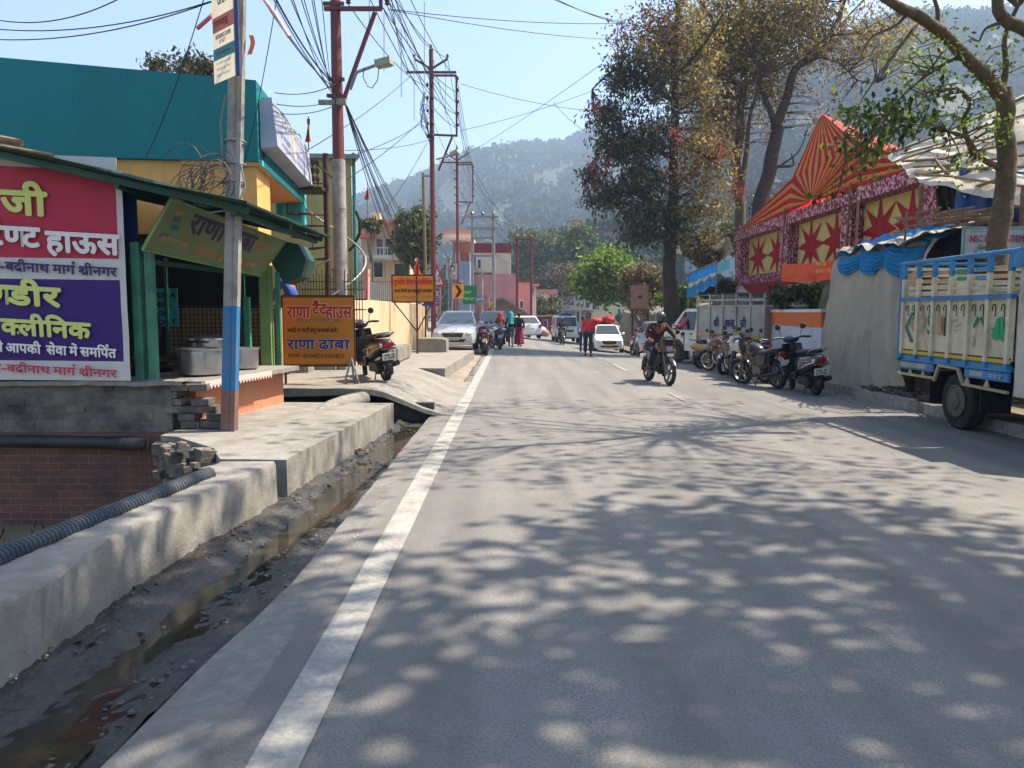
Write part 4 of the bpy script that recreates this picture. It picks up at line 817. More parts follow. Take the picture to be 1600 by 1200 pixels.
def scooter(label, loc, rz, body=V_BLK, lean=6, group=None, guard=True, steer=0, plate='', name='scooter', inner=None):
    t = thing(name, label, 'scooter', loc, rz, group, ry=R(lean))
    Mf = steerM(steer, (0, -.50, 0)); wf = (0, -.64, .215); wr = (0, .60, .215)
    def fobj(mb, n, m, par=t): mb.v = [Mf @ Vector(v) for v in mb.v]; return mb.obj(n, m, par, smooth=50)
    wheel(t, wf, .217, .09, .58, 0, 3, 'front_wheel', .4, Mf); wheel(t, wr, .217, .095, .58, 0, 3, 'rear_wheel', .4)
    mb = MB()
    for s in (-1, 1): mb.tube([(s*.07, -.64, .215), (s*.06, -.57, .5)], .02, 8)
    fobj(mb, 'front_fork', V_DARKM)
    mb = MB(); mudguard(mb, wf, .265, .15, 5, 165); fobj(mb, 'front_mudguard', body)
    def ap(u, v):
        z = .26+.66*v; w = .22*(1-.30*abs(v-.45)**1.3)*(.75+.25*min(1, v*4)); x = (u-.5)*2*w; y = -.44-.10*math.sin(v*1.5)*(1-(x/w)**2*.8)-.02*v; return Vector((x, y, z))
    mb = MB(); mb.grid(ap, 14, 16); o = mb.obj('front_apron', body, t, smooth=60); md = o.modifiers.new('thickness', 'SOLIDIFY'); md.thickness = .012
    mb = MB(); mb.grid(lambda u, v: ap(u, v)*1.0+Vector((0, .025+.03*math.sin(v*3.1), 0)), 10, 12); mb.box((0, -.38, .62), (.30, .06, .26)); mb.tube([(0, -.42, .8), (0, -.46, .98)], .05, 10); mb.obj('leg_shield', inner or V_BLACKP, t, smooth=60)
    mb = MB(); mb.loft([[Vector((w*math.cos(2*math.pi*k/14), y+.03*math.sin(2*math.pi*k/14)*0, z+h*math.sin(2*math.pi*k/14))) for k in range(14)] for y, w, z, h in ((-.60, .06, .985, .03), (-.57, .12, .985, .06), (-.48, .16, 1.0, .075), (-.40, .14, 1.01, .06), (-.37, .07, 1.01, .03))]); hb = fobj(mb, 'handlebar_cowl', body)
    mb = MB(); mb.loft([[Vector((w*math.cos(2*math.pi*k/14), y, .985+h*math.sin(2*math.pi*k/14))) for k in range(14)] for y, w, h in ((-.575, .105, .05), (-.605, .07, .032), (-.612, .02, .01))]); fobj(mb, 'headlight', V_LENS, hb)
    mb = MB()
    for s in (-1, 1): mb.tube([(s*.10, -.46, 1.02), (s*.22, -.42, 1.05), (s*.36, -.34, 1.04)], [.013, .019, .019], 8); mb.tube([(s*.16, -.49, 1.04), (s*.32, -.42, 1.02)], .006, 5)
    fobj(mb, 'handlebar', V_BLACKP)
    for s in (-1, 1):
        mb = MB(); mb.tube([(s*.17, -.46, 1.04), (s*.21, -.48, 1.20)], .006, 5); mb.lathe([(.001, -.014), (.05, -.012), (.058, 0), (.05, .012), (.001, .014)], (s*.235, -.48, 1.25), (0, 1, .1), 14); fobj(mb, 'mirror', V_BLACKP, hb)
    mb = MB(); mb.box((0, -.20, .285), (.32, .46, .05)); mb.box((0, .02, .36), (.30, .06, .2)); mb.obj('floorboard', inner or V_BLACKP, t)
    def bring(y, w, z0, z1, n=18): return [Vector((w*math.copysign(abs(math.cos(2*math.pi*k/n))**.8, math.cos(2*math.pi*k/n)), y, (z0+z1)/2+(z1-z0)/2*math.copysign(abs(math.sin(2*math.pi*k/n))**.8, math.sin(2*math.pi*k/n)))) for k in range(n)]
    mb = MB(); mb.loft([bring(.02, .12, .34, .72), bring(.10, .17, .33, .74), bring(.30, .20, .36, .75), bring(.50, .195, .42, .76), bring(.70, .16, .50, .77), bring(.84, .11, .58, .76), bring(.90, .06, .63, .73)]); mb.obj('rear_body', body, t, smooth=60)
    mb = MB(); mb.loft([bring(-.02, .10, .745, .80), bring(.06, .14, .74, .83), bring(.30, .155, .75, .84), bring(.55, .15, .77, .87), bring(.70, .12, .78, .87), bring(.74, .06, .79, .85)]); mb.obj('seat', V_SEAT, t, smooth=60)
    mb = MB(); mb.tube([(-.12, .58, .78), (-.15, .74, .84), (-.13, .90, .88), (-.05, .95, .89), (.05, .95, .89), (.13, .90, .88), (.15, .74, .84), (.12, .58, .78)], .013, 8); mb.obj('grab_rail', M_GALV, t)
    mb = MB(); mb.loft([[Vector((sx*w, y, .665+sz*h)) for sx, sz in ((-1, -1), (1, -1), (1, 1), (-1, 1))] for y, w, h in ((.86, .125, .04), (.91, .10, .032))]); tl = mb.obj('tail_light', V_RED, t)
    for s in (-1, 1): mb = MB(); mb.ball((s*.125, .86, .665), (.035, .045, .034), 10, 8); mb.obj('indicator', V_LENS, t)
    mb = MB(); mb.box((0, .90, .60), (.26, .02, .03)); mb.obj('chrome_trim', V_CHROME, t)
    mb = MB(); mb.box((0, .0, 0), (.26, .008, .13)); M = Matrix.Translation((0, .885, .46)) @ Matrix.Rotation(R(-14), 4, 'X'); mb.v = [M @ Vector(v) for v in mb.v]; mb.obj('number_plate', V_PLATE, t)
    if plate:
        ry_ = Matrix.Rotation(R(-14), 3, 'X')
        for k, tx in enumerate(plate.split('/')): lettering('plate_lettering', tx, V_INK, t, Vector((0, .885, .46))+ry_ @ Vector((0, .005, .012-.055*k)), (-1, 0, 0), ry_ @ Z_, ry_ @ Y_, .038, .2, .002, world=False)
    mb = MB(); mudguard(mb, wr, .26, .13, -20, 100); mb.box((0, .82, .40), (.15, .02, .2)); mb.obj('rear_mudguard', V_BLACKP, t)
    mb = MB(); mb.box((.11, .42, .26), (.10, .46, .16)); mb.lathe([(.09, -.05), (.1, 0), (.09, .05)], (.13, .60, .24), (1, 0, 0), 14); mb.obj('engine_case', V_DARKM, t)
    mb = MB(); mb.tube([(-.11, .2, .22), (-.13, .45, .25), (-.145, .55, .27), (-.15, .86, .33)], [.018, .022, .05, .05], 9); mb.obj('exhaust', V_DARKM, t)
    if guard:
        for s in (-1, 1): mb = MB(); mb.tube([(s*.15, .02, .36), (s*.215, .15, .44), (s*.225, .45, .50), (s*.20, .75, .60), (s*.13, .90, .64)], .008, 7); mb.tube([(s*.16, .02, .50), (s*.22, .2, .58), (s*.22, .5, .62), (s*.17, .78, .66)], .007, 7); mb.tube([(s*.225, .38, .49), (s*.21, .40, .61)], .007, 6); mb.obj('crash_guard', V_CHROME, t)
    mb = MB()
    for s in (-1, 1): mb.tube([(s*.06, .30, .18), (s*.14, .38, .012)], .011, 6)
    mb.obj('stand', V_DARKM, t)
    return t

def car(label, loc, rz, pnt, kind='sedan', plate='', plate_mat=V_PLATE, rev=False, glass=V_GLASS, name='parked_car', group=None, grille=True, gb='grille'):
    t = thing(name, label, 'car', loc, rz, group)
    if kind == 'sedan':
        st = [(-2.25, .30, .56, .60), (-2.20, .22, .66, .74), (-2.02, .20, .76, .83), (-1.55, .20, .88, .87), (-1.0, .20, .97, .88), (0, .20, .98, .89), (1.2, .20, 1.0, .88), (1.7, .21, 1.01, .86), (2.1, .25, .96, .80), (2.22, .30, .80, .70)]
        gh = (-1.12, -.30, .80, 1.72, .955, 1.46, .80, .58); wy = (-1.38, 1.30)
    elif kind == 'hatch':
        st = [(-1.86, .30, .56, .55), (-1.82, .22, .68, .70), (-1.65, .20, .80, .79), (-1.25, .20, .93, .82), (-.85, .20, 1.0, .83), (0, .20, 1.02, .835), (1.0, .20, 1.05, .83), (1.5, .22, 1.05, .80), (1.78, .26, .98, .76), (1.84, .32, .80, .70)]
        gh = (-1.02, -.30, 1.05, 1.70, .985, 1.50, .76, .58); wy = (-1.15, 1.18)
    else:  # jeep / utility
        st = [(-2.05, .42, .80, .70), (-2.02, .38, .98, .78), (-1.6, .36, 1.06, .80), (-.95, .36, 1.10, .81), (0, .36, 1.10, .82), (1.2, .36, 1.10, .82), (1.95, .36, 1.10, .81), (2.0, .42, 1.05, .80)]
        gh = (-1.00, -.72, 1.85, 1.95, 1.09, 1.82, .79, .72); wy = (-1.45, 1.25)
    mb = MB()
    def ring(y, zb, zt, w):
        h = zt-zb; a = [(w*.86, zb), (w*.97, zb+.10*h), (w, zb+.40*h), (w*.985, zb+.72*h), (w*.93, zb+.92*h), (w*.78, zt), (0, zt+.02)]
        return [Vector((x, y, z)) for x, z in a]+[Vector((-x, y, z)) for x, z in reversed(a[:-1])]
    mb.loft([ring(*s) for s in st]); bd = mb.obj('body', pnt, t, smooth=38)
    yf, ytf, ytr, yr, zb, zt, wb, wt = gh
    def gq(y0, y1, y2, y3, z0, z1, w0, w1):  # greenhouse ring
        return None
    B_ = [Vector((s*wb, y, zb)) for s, y in ((-1, yf), (1, yf), (1, yr), (-1, yr))]; T2 = [Vector((s*wt, y, zt)) for s, y in ((-1, ytf), (1, ytf), (1, ytr), (-1, ytr))]
    mid = [Vector((s*wt*.86, y, zt+.045)) for s, y in ((-1, ytf+.16), (1, ytf+.16), (1, ytr-.16), (-1, ytr-.16))]
    mb = MB(); mb.loft([B_, T2, mid]); mb.obj('roof', pnt, t, smooth=30)
    def pane(nm, a, b, c, d, ins=.07, m=glass, out=.006):
        ce = (a+b+c+d)/4; n = (b-a).cross(d-a).normalized(); n = n if n.dot(ce-Vector((0, .2, .9))) > 0 else -n
        q = []
        for p, nx, pv in ((a, b, d), (b, a, c), (c, d, b), (d, c, a)): q.append(p+(nx-p).normalized()*ins+(pv-p).normalized()*ins+n*out)
        m2 = MB(); m2.prism(q, -n*.004); return m2.obj(nm, m, t, smooth=0)
    ws = pane('windscreen', B_[0], B_[1], T2[1], T2[0], .055); pane('rear_window', B_[3], B_[2], T2[2], T2[3], .07)
    for i, j in ((0, 3), (1, 2)):
        m0, m1 = B_[i].lerp(B_[j], .47), T2[i].lerp(T2[j], .42)
        pane('side_window', B_[i], m0, m1, T2[i], .055); pane('side_window', m0, B_[j], T2[j], m1, .055)
    mb = MB(); 
    for s in (-.35, .25): mb.bar(Vector((s, yf+.05, zb+.03)), Vector((s+.32, (yf*.72+ytf*.28), zb+.28*(zt-zb)+.02)), .012)
    mb.obj('wiper', V_BLACKP, ws)
    for y in wy:
        for s in (-1, 1): wheel(t, (s*(st[4][3]-.09), y, .30 if kind != 'jeep' else .36), .30 if kind != 'jeep' else .36, .19, .66, 0, 7)
    mb = MB()
    for y in wy:
        for s in (-1, 1): mb.lathe([(.345 if kind != 'jeep' else .42, 0), (.345 if kind != 'jeep' else .42, .012), (.001, .012)], (s*(st[4][3]+(-.004 if s > 0 else -.008))-(.0 if s > 0 else 0), y, .31 if kind != 'jeep' else .38), (1, 0, 0), 24)
    mb.obj('wheel_arch', V_BLACKP, t)
    yb = st[0][0]; w = st[1][3]; ztf = st[1][2]
    for s in (-1, 1):
        mb = MB(); mb.ball((s*w*.80, st[1][0]+.10, ztf-.03), (.17, .16, .075) if kind != 'jeep' else (.10, .06, .10), 12, 8); mb.obj('headlight', V_LENS, t)
        mb = MB(); mb.ball((s*w*.72, st[0][0]+.03, .38), (.06, .05, .05), 10, 6); mb.obj('fog_lamp', V_LENS, t)
        mb = MB(); mb.ball((s*st[-2][3]*.86, st[-2][0]+.05, st[-2][2]-.12), (.13, .11, .11), 10, 8); mb.obj('tail_light', V_RED, t)
        mb = MB(); mb.ball((s*(wb+.16), yf+.42, zb+.06), (.10, .06, .075), 10, 8); mb.bar((s*(wb+.0), yf+.42, zb+.0), (s*(wb+.1), yf+.42, zb+.03), .04); mb.obj('wing_mirror', pnt, t)
        for k in (0, 1): mb = MB(); mb.box((s*(st[5][3]+.005), -.15+k*.9, st[5][2]-.16), (.02, .16, .03)); mb.obj('door_handle', V_CHROME if kind == 'sedan' else V_BLACKP, t)
    gz = (st[0][2]+st[1][2])/2-.02
    mb = MB(); mb.prism([Vector((s*x, yb-.012, z)) for s, x, z in ((-1, .42, gz+.06), (1, .42, gz+.06), (1, .34, gz-.10), (-1, .34, gz-.10))], (0, .10, 0)); g = mb.obj('grille', V_BLACKP, t)
    mb = MB(); mb.bar((-.43, yb-.016, gz+.07), (.43, yb-.016, gz+.07), .022)
    for k in range(9): mb.bar((-.32+.08*k, yb-.016, gz+.05), (-.30+.075*k, yb-.016, gz-.09), .008)
    mb.lathe([(.001, 0), (.05, .004), (.055, .014), (.04, .02)], (0, yb-.035, gz+.06), (0, 1, 0), 14); mb.obj('grille_trim', V_CHROME, g)
    mb = MB(); mb.prism([Vector((s*x, yb-.006, z)) for s, x, z in ((-1, .50, .42), (1, .50, .42), (1, .44, .31), (-1, .44, .31))], (0, .10, 0)); mb.obj('air_intake', V_BLACKP, t)
    for (yy, sgn, zz) in ((yb-.022, -1, gz-.15), (st[-1][0]+.015, 1, st[-1][2]-.12)):
        mb = MB(); mb.box((0, yy, zz), (.50, .012, .11)); pl = mb.obj('number_plate', plate_mat, t)
        if plate: lettering('plate_lettering', plate, V_INK, pl, (0, yy+sgn*.008, zz-.03), (-sgn, 0, 0), Z_, (0, sgn, 0), .06, .42, .003, world=False)
    return t
# ------------------------------------------------------------------ small truck at the right kerb (nose towards the viewer)
tr = thing('cargo_truck', 'blue and white small cargo truck with painted side boards and slatted upper rails', 'truck', (7.4, 11.1, 0))
XS = 6.32; TY0, TY1 = 9.72, 12.50; TM_W = mat('truck white', (206, 196, 166), .6, var=.08, dirt=(140, 128, 104), damt=.6, dscale=2.5); TM_B = mat('truck blue', (48, 122, 174), .5, var=.1, dirt=(22, 66, 105), damt=.6, dscale=2.5)
TM_T = T_('truck tan', (176, 140, 104)); TM_G = T_('truck green', (24, 104, 84)); TM_LG = T_('truck bright green', (42, 150, 100)); TM_Y = T_('truck yellow', (206, 168, 40)); TM_BR = T_('truck brown', (64, 36, 34)); TM_K = T_('truck black', (26, 24, 24))
mb = MB(); mb.box((7.35, (TY0+TY1)/2, 1.02), (2.0, TY1-TY0, .08)); mb.bar((6.75, TY0-2, .72), (6.75, TY1, .80), .12, .2); mb.bar((7.95, TY0-2, .72), (7.95, TY1, .80), .12, .2)
for y in (10, 10.8, 11.6, 12.3): mb.box((7.35, y, .9), (1.9, .08, .14))
mb.obj('chassis', V_DARKM, tr, world=True)
for x in (XS+.03, 8.38): mb = MB(); mb.box((x, (TY0+TY1)/2, 1.465), (.04, TY1-TY0, .81)); mb.obj('side_board', TM_W, tr, world=True)
for y in (TY1-.02, TY0+.02): mb = MB(); mb.box((7.35, y, 1.5), (2.0, .04, .86)); mb.obj('end_board', TM_W, tr, world=True)
for m, z, h in ((TM_BR, 1.085, .02), (TM_Y, 1.05, .05), (TM_G, 1.012, .03)): mb = MB(); mb.box((XS+.004, (TY0+TY1)/2, z), (.018, TY1-TY0-.02, h)); mb.obj('painted_stripe', m, tr, world=True)
mb = MB(); mb.box((XS+.03, (TY0+TY1)/2, .955), (.07, TY1-TY0, .085)); mb.obj('sill', TM_B, tr, world=True)
ys_ = [TY0+.06+k*(TY1-TY0-.12)/6 for k in range(7)]
for y in ys_:
    mb = MB(); mb.box((XS-.012, y, 1.60), (.05, .065, 1.20)); pw = mb.obj('stanchion', TM_W, tr, world=True)
    mb = MB(); mb.box((XS-.012, y, 2.315), (.052, .067, .23)); mb.obj('stanchion_cap', TM_B, pw, world=True); mb = MB(); mb.box((XS-.012, y, .99), (.054, .07, .07)); mb.obj('stanchion_foot', TM_B, pw, world=True)
mb = MB(); mb.tube([(XS-.01, TY0-.1, 2.45), (XS-.01, TY1+.02, 2.45)], .035, 8); mb.tube([(8.38, TY0, 2.45), (8.38, TY1, 2.45)], .035, 8); mb.tube([(XS, TY1, 2.45), (8.38, TY1, 2.45)], .03, 8); mb.tube([(XS, TY0, 2.45), (8.38, TY0, 2.45)], .03, 8); mb.bar((XS-.02, TY1, .9), (XS-.02, TY1, 2.45), .05); mb.obj('top_rail', TM_B, tr, world=True)
mb = MB(); mb.box((XS-.012, (TY0+TY1)/2, 1.885), (.075, TY1-TY0+.03, .06)); mb.obj('middle_rail', TM_B, tr, world=True)
for z in (1.97, 2.06, 2.15, 2.26):
    mb = MB(); mb.box((XS+.035, (TY0+TY1)/2, z), (.02, TY1-TY0, .055)); sl = mb.obj('slat', TM_W, tr, world=True)
    if z > 2.1:
        cl = [T_('slat orange', (196, 140, 80)), TM_T, T_('slat pink', (190, 140, 120)), TM_LG, T_('slat blue', (90, 140, 170)), T_('slat sand', (200, 160, 110))]
        for k in range(6): mb = MB(); mb.box((XS+.023, (ys_[k]+ys_[k+1])/2, z), (.008, .30, .053)); mb.obj('painted_panel', cl[5-k], sl, world=True)
    mb = MB(); mb.box((8.36, (TY0+TY1)/2, z), (.02, TY1-TY0, .055)); mb.obj('slat', TM_W, tr, world=True)
for k in range(5): mb = MB(); mb.box((7.35, TY1, 1.97+.1*k), (2, .02, .05)); mb.obj('slat', TM_W, tr, world=True)
EXs, EN = Vector((0, -1, 0)), Vector((-1, 0, 0))
def sp(y, z, e=.012): return Vector((XS-e, y, z))
def flat(name, polys, m, e=.012):
    mb = MB()
    for q in polys: mb.add([sp(y, z, e) for y, z in q], [tuple(range(len(q)))])
    return mb.obj(name, m, tr, world=True, smooth=0)
for k in range(6):
    for f in (.30, .72):
        y = ys_[k]+(ys_[k+1]-ys_[k])*f; mb = MB(); mb.tube([sp(y+.035, 1.70), sp(y+.033, 1.755), sp(y+.012, 1.785), sp(y-.015, 1.785), sp(y-.035, 1.755), sp(y-.035, 1.62)], .007, 5); mb.obj('painted_hook', TM_K, tr, world=True)
def ty(px): return XS*F/(px-800)
def tzz(px, py): return PX(px, py, XS).z
c5 = lambda x, y: (1400+x/5.715, 390+y/5.715)
def tq(pts): return [(ty(c5(x, y)[0]), tzz(*c5(x, y))) for x, y in pts]
flat('painted_hexagon', [tq([(165, 560), (130, 560), (75, 690), (90, 690), (138, 585), (165, 585)]), tq([(75, 690), (130, 830), (172, 830), (172, 808), (146, 808), (92, 690)])], TM_G); flat('painted_hexagon', [tq([(172, 590), (150, 590), (108, 690), (120, 690), (156, 606), (172, 606)])], TM_LG, .0125)
flat('painted_flower', [tq([(135, 670), (160, 660), (172, 690), (168, 730), (145, 730), (132, 700)])], T_('truck ochre', (176, 130, 50)))
for tx, x, m, s in (('P', 240, TM_T, .28), ('S', 305, TM_G, .30), ('B', 392, TM_T, .28), ('I', 442, TM_BR, .27)):
    p = c5(x, 752 if tx != 'I' else 765); pos = sp(ty(p[0]), tzz(*p)); lettering('painted_letter', tx, m, tr, pos, EXs, Z_, EN, s, .13 if tx != 'I' else .08, .012, lift=.014)
for i, (x, y, w) in enumerate(((545, 640, .17), (560, 690, .17), (545, 735, .12))): p = c5(x, y); scribble('lettering', T_('truck slate', (90, 104, 90)), tr, sp(ty(p[0]), tzz(*p)), (EXs+Z_*.25), Z_, EN, .035, w, 70+i, lift=.013)
flat('painted_leaves', [tq([(715, 595), (735, 610), (718, 660), (690, 705), (685, 680)]), tq([(755, 595), (740, 610), (765, 665), (798, 708), (796, 670)])], TM_G)
flat('painted_stems', [tq([(722, 660), (726, 660), (690, 790), (684, 790)]), tq([(752, 660), (756, 660), (800, 790), (794, 790)]), tq([(690, 780), (706, 780), (700, 870), (686, 870)]), tq([(780, 780), (800, 780), (800, 875), (782, 875)])], TM_T)
flat('painted_hands', [tq([(885, 620), (915, 600), (918, 800), (870, 805), (850, 760), (862, 730), (850, 700), (880, 690)]), tq([(922, 600), (950, 600), (962, 700), (990, 770), (985, 830), (950, 815), (922, 805)])], TM_LG)
flat('painted_block', [tq([(968, 488), (995, 488), (998, 645), (972, 640)])], TM_BR)
for (a, b) in ((TY1-.02, ty(1460)), (ty(1510), TY0)): mb = MB(); mb.box((XS+.005, (a+b)/2, .845), (.03, abs(a-b), .115)); mb.obj('skirt_box', TM_B, tr, world=True)
mb = MB()
for (a, b) in ((TY1-.06, ty(1450)), (ty(1520), ty(1540))):
    n_ = int((a-b)/.035)
    for k in range(n_): mb.box((XS-.014, a-.035*k, .85), (.008, .014, .07))
mb.obj('skirt_slats', TM_W, tr, world=True); p = c5(900, 1080); scribble('lettering', T_('pale blue', (150, 190, 210)), tr, sp(ty(1560), .815), EXs, Z_, EN, .055, .28, 170, .014)
mb = MB(); wy_ = ty(1500); zz0 = .80
for a, b in (((TY1, .70), (ty(1463), .70)), ((ty(1463), .66), (ty(1470), .90)), ((ty(1470), .90), (ty(1500), .885)), ((ty(1500), .885), (ty(1508), .70)), ((ty(1508), .68), (TY0, .66))): mb.bar(sp(a[0], a[1]), sp(b[0], b[1]), .035, .04, up=(1, 0, 0))
for y in (ty(1425), ty(1445), ty(1515), ty(1546)): mb.prism([sp(y-.06, .69, .02), sp(y+.06, .69, .02), sp(y, .80, .02)], (.02, 0, 0))
mb.obj('wheel_arch_trim', mat('truck cream', (176, 168, 130), .6, var=.15, dirt=(110, 100, 70), damt=.6), tr, world=True)
for x in (6.52, 8.15):
    for y in (11.0, 8.3):
        w_ = wheel(tr, Vector((x, y, .41))-Vector(tr.location), .41, .24, .55, 0, 6, 'wheel', .35)
        if x < 7 and y > 10: mb = MB(); mb.lathe([(.235, -.015), (.205, -.03), (.175, .015), (.13, .02), (.115, -.04), (.06, -.06), (.001, -.06)], (x-.115, y, .41), (1, 0, 0), 24); [mb.ball((x-.12, y+.15*math.cos(a), .41+.15*math.sin(a)), .016, 6, 5) for a in [k*math.pi/3 for k in range(6)]]; mb.obj('wheel_hub', mat('dusty hub', (96, 88, 76), .85, var=.25, scale=15), w_, world=True)
for y in (11.62, 10.35): mb = MB(); mb.box((6.56, y, .55), (.42, .02, .48)); mb.obj('mud_flap', M_BLACK, tr, world=True)
mb = MB(); mb.lathe([(.2, -.3), (.2, .3)], (6.75, 9.3, .7), (0, 1, 0), 18); mb.obj('fuel_tank', V_DARKM, tr, world=True)
mb = MB(); mb.loft([[Vector((x, y, z)) for x, z in ((XS+.02, zb), (8.38, zb), (8.38, zt-.1), (8.2, zt), (XS+.2, zt), (XS+.02, zt-.1))] for y, zb, zt in ((9.66, .62, 2.38), (8.2, .6, 2.38), (7.75, .6, 1.5), (7.6, .55, 1.3))]); mb.obj('cab', mat('dusty cab white', (190, 186, 172), .55, var=.08, dirt=(96, 84, 68), damt=.8, dscale=1.8), tr, world=True)
mb = MB(); mb.box((XS+.008, 8.6, 1.85), (.02, .85, .5)); mb.obj('side_window', V_GLASS, tr, world=True); mb = MB(); mb.prism([(6.5, 8.16, 2.2), (8.2, 8.16, 2.2), (8.2, 7.78, 1.6), (6.5, 7.78, 1.6)], (0, -.02, .01)); mb.obj('windscreen', V_GLASS, tr, world=True)
mb = MB(); mb.grid(lambda u, v: (XS-.03+.5*v, 9.75-.9*u, 2.46+.02*fb(u*5, v*4)-.22*(1-v)*(1 if v < .05 else 0)), 12, 6); mb.grid(lambda u, v: (XS-.035+.012*fb(u*9, v*3), 9.75-.9*u, 2.46-.2*v*(1+.3*fb(u*4, 1))), 14, 5); mb.obj('cab_tarpaulin', mat('blue tarpaulin', (52, 124, 168), .5, var=.15), tr, world=True, solid=.004)
# ------------------------------------------------------------------ draped stall behind the truck
M_CANV = mat('stained beige canvas', (160, 152, 136), .9, var=.08, scale=3, dirt=(150, 138, 116), damt=.4, dscale=1.0, streak=.2)
dr = thing('covered_stall', 'closed stall draped in a stained beige cloth with bright blue swags', 'stall', (7.7, 16.4, .14))
P0, P1 = Vector((7.10, 17.6, .14)), Vector((7.40, 14.2, .14)); zt0, zt1 = 2.98, 3.02
def drape(u, v):
    b = P0.lerp(P1, u); top = zt0+(zt1-zt0)*u+.12*math.sin(u*3.1); z = b.z+(top-b.z)*v
    w_ = u-.30*(1-v)**1.4*sst(.2, 1, u); fold = (.12*math.sin(w_*58+3*fb(w_*4, 1))*sst(.28, .8, u)+.022*fb(w_*16, v*1.2, 3)+.012*math.sin(w_*120+5*fb(w_*3, v))*sst(.2, .6, u))*(1.05-.55*v)+.09*fb(u*2.4, v*1.6)+.045*math.sin(w_*34+4*fb(w_*5, v*.7))*(1-.4*v)
    x = b.x-.02-fold*.8+.30*v*v-.10*(1-v)*(1-v); return Vector((x+.35*max(0, v-.9)*10*.3, b.y+.10*fb(v*3, u*2)-.30*(1-v)*(u-.5)*-1, z))
mb = MB(); mb.grid(drape, 190, 40); mb.obj('side_cloth', M_CANV, dr, world=True, smooth=80, solid=.005)
mb = MB(); mb.grid(lambda u, v: Vector((7.35+1.6*u, 17.6+.05*fb(u*9, v*2)+.04*math.sin(u*40), .14+2.98*v)), 60, 12); mb.obj('end_cloth', M_CANV, dr, world=True, smooth=80, solid=.005)
mb = MB(); mb.grid(lambda u, v: Vector((7.35+1.7*u, 17.6-3.4*v, 3.0+.03*v+.45*u+.12*fb(u*5, v*5)+.05*math.sin(v*22))), 24, 40); mb.obj('roof_cloth', M_CANV, dr, world=True, smooth=80, solid=.005)
M_SW = mat('bright blue satin', (30, 158, 214), .45, var=.12, scale=4)
for u0, u1, dp in ((.06, .44, .52), (.30, .68, .60), (.60, .97, .66)):
    def sw(t, w):
        u = u0+(u1-u0)*t; k = (1-(2*t-1)**2)**.8; s_ = (.10+w*(dp-.10))*k+.06*w*(1-k)+.03; p = drape(u, max(0, .985-s_/2.85)); top = drape(u, .985)
        return Vector((p.x-.05-.05*math.sin(w*3.1)*k-.022*math.sin(w*34)*(.3+.7*k), p.y, top.z-s_))
    mb = MB(); mb.grid(sw, 28, 40); mb.obj('swag', M_SW, dr, world=True, smooth=80, solid=.006)
mb = MB(); mb.grid(lambda u, v: (lambda p: Vector((p.x-.10+.55*v, p.y, p.z-.05+.30*v+.05*math.sin(u*30)+.02*math.sin(v*20))))(drape(u*.98, .99)), 60, 10); mb.obj('valance', M_SW, dr, world=True, smooth=80, solid=.004)
for (x, y, z) in ((7.45, 16.9, 4.1), (7.5, 14.9, 3.6)): mb = MB(); mb.tube([(x, y, .14), (x+.03, y, z)], .024, 7); mb.obj('bamboo_pole', M_WOOD, dr, world=True)
mb = MB(); mb.grid(lambda u, v: Vector((7.45+.06*math.sin(u*20), 14.15-.55*u, .14+2.4*v*(1-.1*u)+.0)), 20, 8); mb.obj('dark_flap', mat('dark sacking', (62, 54, 46), .9, var=.3, scale=8), dr, world=True, solid=.004)
mb = MB(); mb.box((8.8, 14.9, 1.6), (.1, 4.0, 3.0)); mb.obj('back_board', M_WOOD, dr, world=True)
mb = MB(); rg = random.Random(6)
for k in range(60):
    c = Vector((rg.uniform(7.4, 8.8), rg.uniform(13.3, 15.2), 3.22+rg.uniform(0, .3))); a = rg.uniform(-.7, .7)+1.57; d = Vector((math.cos(a), math.sin(a), rg.uniform(-.1, .1)))*rg.uniform(.2, .55); mb.tube([c-d, c+d], rg.uniform(.01, .026), 5)
o = mb.obj('firewood', M_WOOD); struct(o, 'heap of dry sticks on top of the draped stall', 'stuff'); o['category'] = 'firewood'
mb = MB(); rg = random.Random(16)
for k in range(70):
    c = Vector((rg.uniform(6.95, 7.9), rg.uniform(12.5, 15.2), .16+rg.uniform(0, .12))); s = rg.uniform(.03, .12); mb.box(c, (s*2, s, s*.6), rz=rg.uniform(0, 3))
o = mb.obj('debris', mat('roadside scrap', (86, 74, 62), .9, var=.5, scale=9)); struct(o, 'broken boards and rubbish on the path behind the truck', 'stuff'); o['category'] = 'debris'
# ------------------------------------------------------------------ office signboard above the truck
ns_ = thing('office_signboard', 'white signboard with red capital letters above the cargo truck', 'sign', (8.2, 13.2, 2.5)); Yn = 13.2
a, b = P(1503, 402, Yn), P(1680, 356, Yn)
mb = MB(); mb.box(((a.x+b.x)/2, Yn, (a.z+b.z)/2), (b.x-a.x, .04, b.z-a.z)); mb.obj('board', mat('grey white board', (176, 178, 184), .6, var=.06), ns_, world=True)
mb = MB()
for z in (a.z, b.z): mb.box(((a.x+b.x)/2, Yn-.012, z), (b.x-a.x+.04, .05, .04))
for x in (a.x, b.x): mb.box((x, Yn-.014, (a.z+b.z)/2), (.04, .05, b.z-a.z))
mb.obj('board_edge', mat('pale teal frame', (110, 150, 145), .6), ns_, world=True)
for px in (1512, 1660): mb = MB(); p = P(px, 402, Yn); mb.bar(p, (p.x, Yn, .2), .05); mb.obj('post', M_RUST, ns_, world=True)
q = P(1515, 378, Yn-.05); lettering('lettering', 'NSC INFOSYSTEMS', T_('board red', (150, 40, 56)), ns_, q, X_, Z_, -Y_, .115, 88*Yn/F, .004, 'l')
